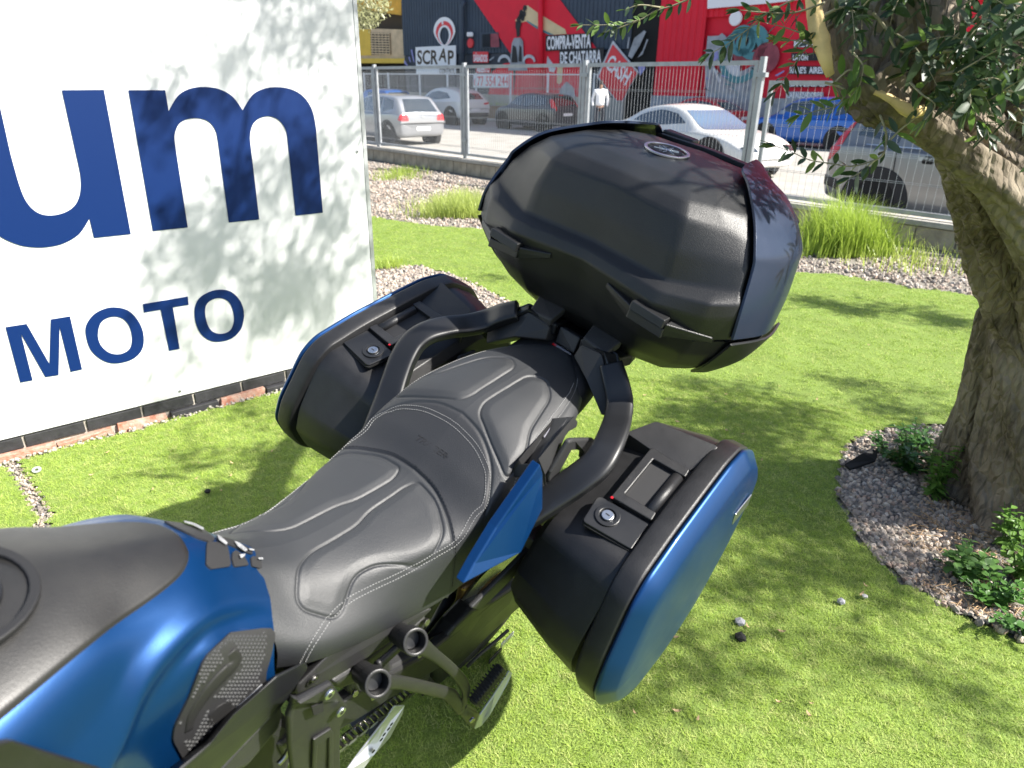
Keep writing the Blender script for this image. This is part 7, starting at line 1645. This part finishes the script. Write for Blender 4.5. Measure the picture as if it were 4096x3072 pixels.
def plant(name, px, py, h, spread, nst, lsize, label, mat, wd=.5, gap=.025, cat='plant', group=None):
    c = G(px, py); t = empty(name, label, cat, Matrix.Translation(c), group); OFF[t.name] = V(c); lb = MB(); sb_ = MB()
    for k in range(nst):
        a = rt.uniform(0, 6.28); top = c + V((math.cos(a), math.sin(a), 0)) * spread * rt.uniform(.2, 1) + V((0, 0, h * rt.uniform(.5, 1.05)))
        b = c + V((math.cos(a), math.sin(a), 0)) * spread * .25 * rt.random(); d = [V(q) for q in cr_([tuple(b), tuple(b.lerp(top, .5) + V((0, 0, h * .12))), tuple(top)], 5)]
        sb_.tube(d, .0014, 4); acc = 0; sd = 0
        for i in range(len(d) - 1):
            acc += (d[i + 1] - d[i]).length
            while acc > gap:
                acc -= gap; sd += 1; aa = sd * 1.8 + rt.uniform(-.5, .5)
                for s2 in (0, math.pi): broad(lb, d[i], V((math.cos(aa + s2), math.sin(aa + s2), rt.uniform(-.1, .7))), lsize * rt.uniform(.6, 1.15), wd, rt.uniform(-.4, .4))
    sb_.build('stem', M['weed'], t); lb.build('leaves', mat, t, smooth=True, kind='stuff'); return t
plant('leafy_plant', 3640, 1880, .17, .16, 26, .040, 'low leafy green weed at the left foot of the olive trunk', M['weed'])
plant('leafy_plant', 3560, 1830, .10, .14, 22, .032, 'dark low weed beside the turf edge left of the olive trunk', M['weed'])
plant('leafy_plant', 3740, 1990, .24, .09, 12, .050, 'upright pale stemmed weed with long leaves in front of the trunk', M['weedy'], .32)
plant('leafy_plant', 3680, 1800, .12, .14, 20, .034, 'dim shaded weed patch behind the upright weed', M['weed'])
plant('leafy_plant', 3860, 2310, .10, .11, 34, .036, 'bushy bright green nettle like weed in the lower bed', M['weed'], .75)
plant('leafy_plant', 3960, 2420, .09, .12, 30, .032, 'second bushy weed further right along the turf edge', M['weed'], .7)
plant('leafy_plant', 4020, 2200, .20, .08, 12, .046, 'tall thin weed standing among dry twigs right of the bed', M['weedy'], .36)
plant('leafy_plant', 4080, 2330, .15, .1, 18, .04, 'leafy weed cut off by the right edge of view', M['weedy'], .5)
plant('leafy_plant', 4060, 2520, .08, .1, 16, .03, 'small weed on gravel at the lower right edge of view', M['weed'], .6)
plant('leafy_plant', 4070, 1960, .12, .1, 12, .04, 'small weed tight against the right foot of the trunk', M['weed'], .5)
# dry twigs and litter
lt = MB()
for _ in range(1500):
    px, py = rt.uniform(3480, 4200), rt.uniform(1850, 2560); c = G(px, py, .012)
    if not inpoly(c.x, c.y, BED) or ((px - 3980) / 300) ** 2 + ((py - 2150) / 300) ** 2 > 1 + rt.random() * .6: continue
    a = rt.uniform(0, 6.28); l_ = rt.uniform(.01, .045); d = V((math.cos(a) * l_, math.sin(a) * l_, rt.uniform(-.003, .012))); lt.tube([c, c + d * .5 + V((0, 0, .003)), c + d], rt.uniform(.0006, .0016), 4)
M['litter'] = pmat('dry litter', (.36, .24, .13), .9, var=.4, vscale=40)
tag(lt.build('plant_litter', M['litter'], None, kind='stuff'), 'dry twigs and brown litter on the gravel by the trunk', 'litter')
pt = G(3415, 1850); tag(mk('edging_scrap', *prism([G(3375, 1865, .02), G(3450, 1820, .05), G(3520, 1800, .04), G(3500, 1850, .02), G(3400, 1885, .01)], (0, 0, .012)), M['gap'], None, bevel=.003), 'torn piece of black plastic edging sticking out of the gravel by the turf', 'plastic edging')
# tall bright grass tufts along the fence
M['tall'] = leafmat('tall grass', [(.34, .46, .07), (.46, .56, .12), (.26, .38, .06), (.55, .60, .20)], .5)
def tuft(px0, px1, py, n, h, lab, seed, dep=.5, wd=.008):
    rnd = random.Random(seed); a, b = G(px0, py), G(px1, py); c = (a + b) / 2; mb = MB()
    for _ in range(n):
        s = rnd.gauss(.5, .22); p = a.lerp(b, s) + V((0, rnd.uniform(-dep, dep), 0)); hh = h * rnd.uniform(.4, 1.1) * (1 - .5 * abs(s - .5) * 1.6); la = rnd.uniform(0, 6.28); le = rnd.uniform(.1, .8)
        ld = V((math.cos(la), math.sin(la), 0)); wv = V((-ld.y, ld.x, 0)) * wd * .5; vs = []
        for k in range(4):
            t = k / 3; q = p + V((0, 0, hh * (t - .3 * le * t * t))) + ld * hh * le * t * t; ww = wv * (1 - t * .9); vs += [q - ww, q + ww]
        mb.add(vs, [(2 * k, 2 * k + 1, 2 * k + 3, 2 * k + 2) for k in range(3)])
    o = mb.build('grass_tuft', M['tall'], None, kind='stuff'); return tag(o, lab, 'grass')
tuft(3170, 3560, 1000, 2600, .62, 'tall bright grass tuft against the fence left of the trunk', 1, .35, .011)
tuft(1640, 2050, 850, 2200, .34, 'bright grass tuft on the gravel between billboard and top box', 2, .45, .010)
tuft(1480, 1720, 700, 700, .16, 'thin yellow green weeds on gravel right of the billboard edge', 3, .8, .009)
tuft(3300, 3900, 1050, 260, .28, 'sparse dry grass blades on gravel beside the trunk', 4, .5, .008)
tuft(1500, 1640, 1060, 200, .12, 'small grass sprigs at the lawn edge beside the billboard', 5, .15, .006)
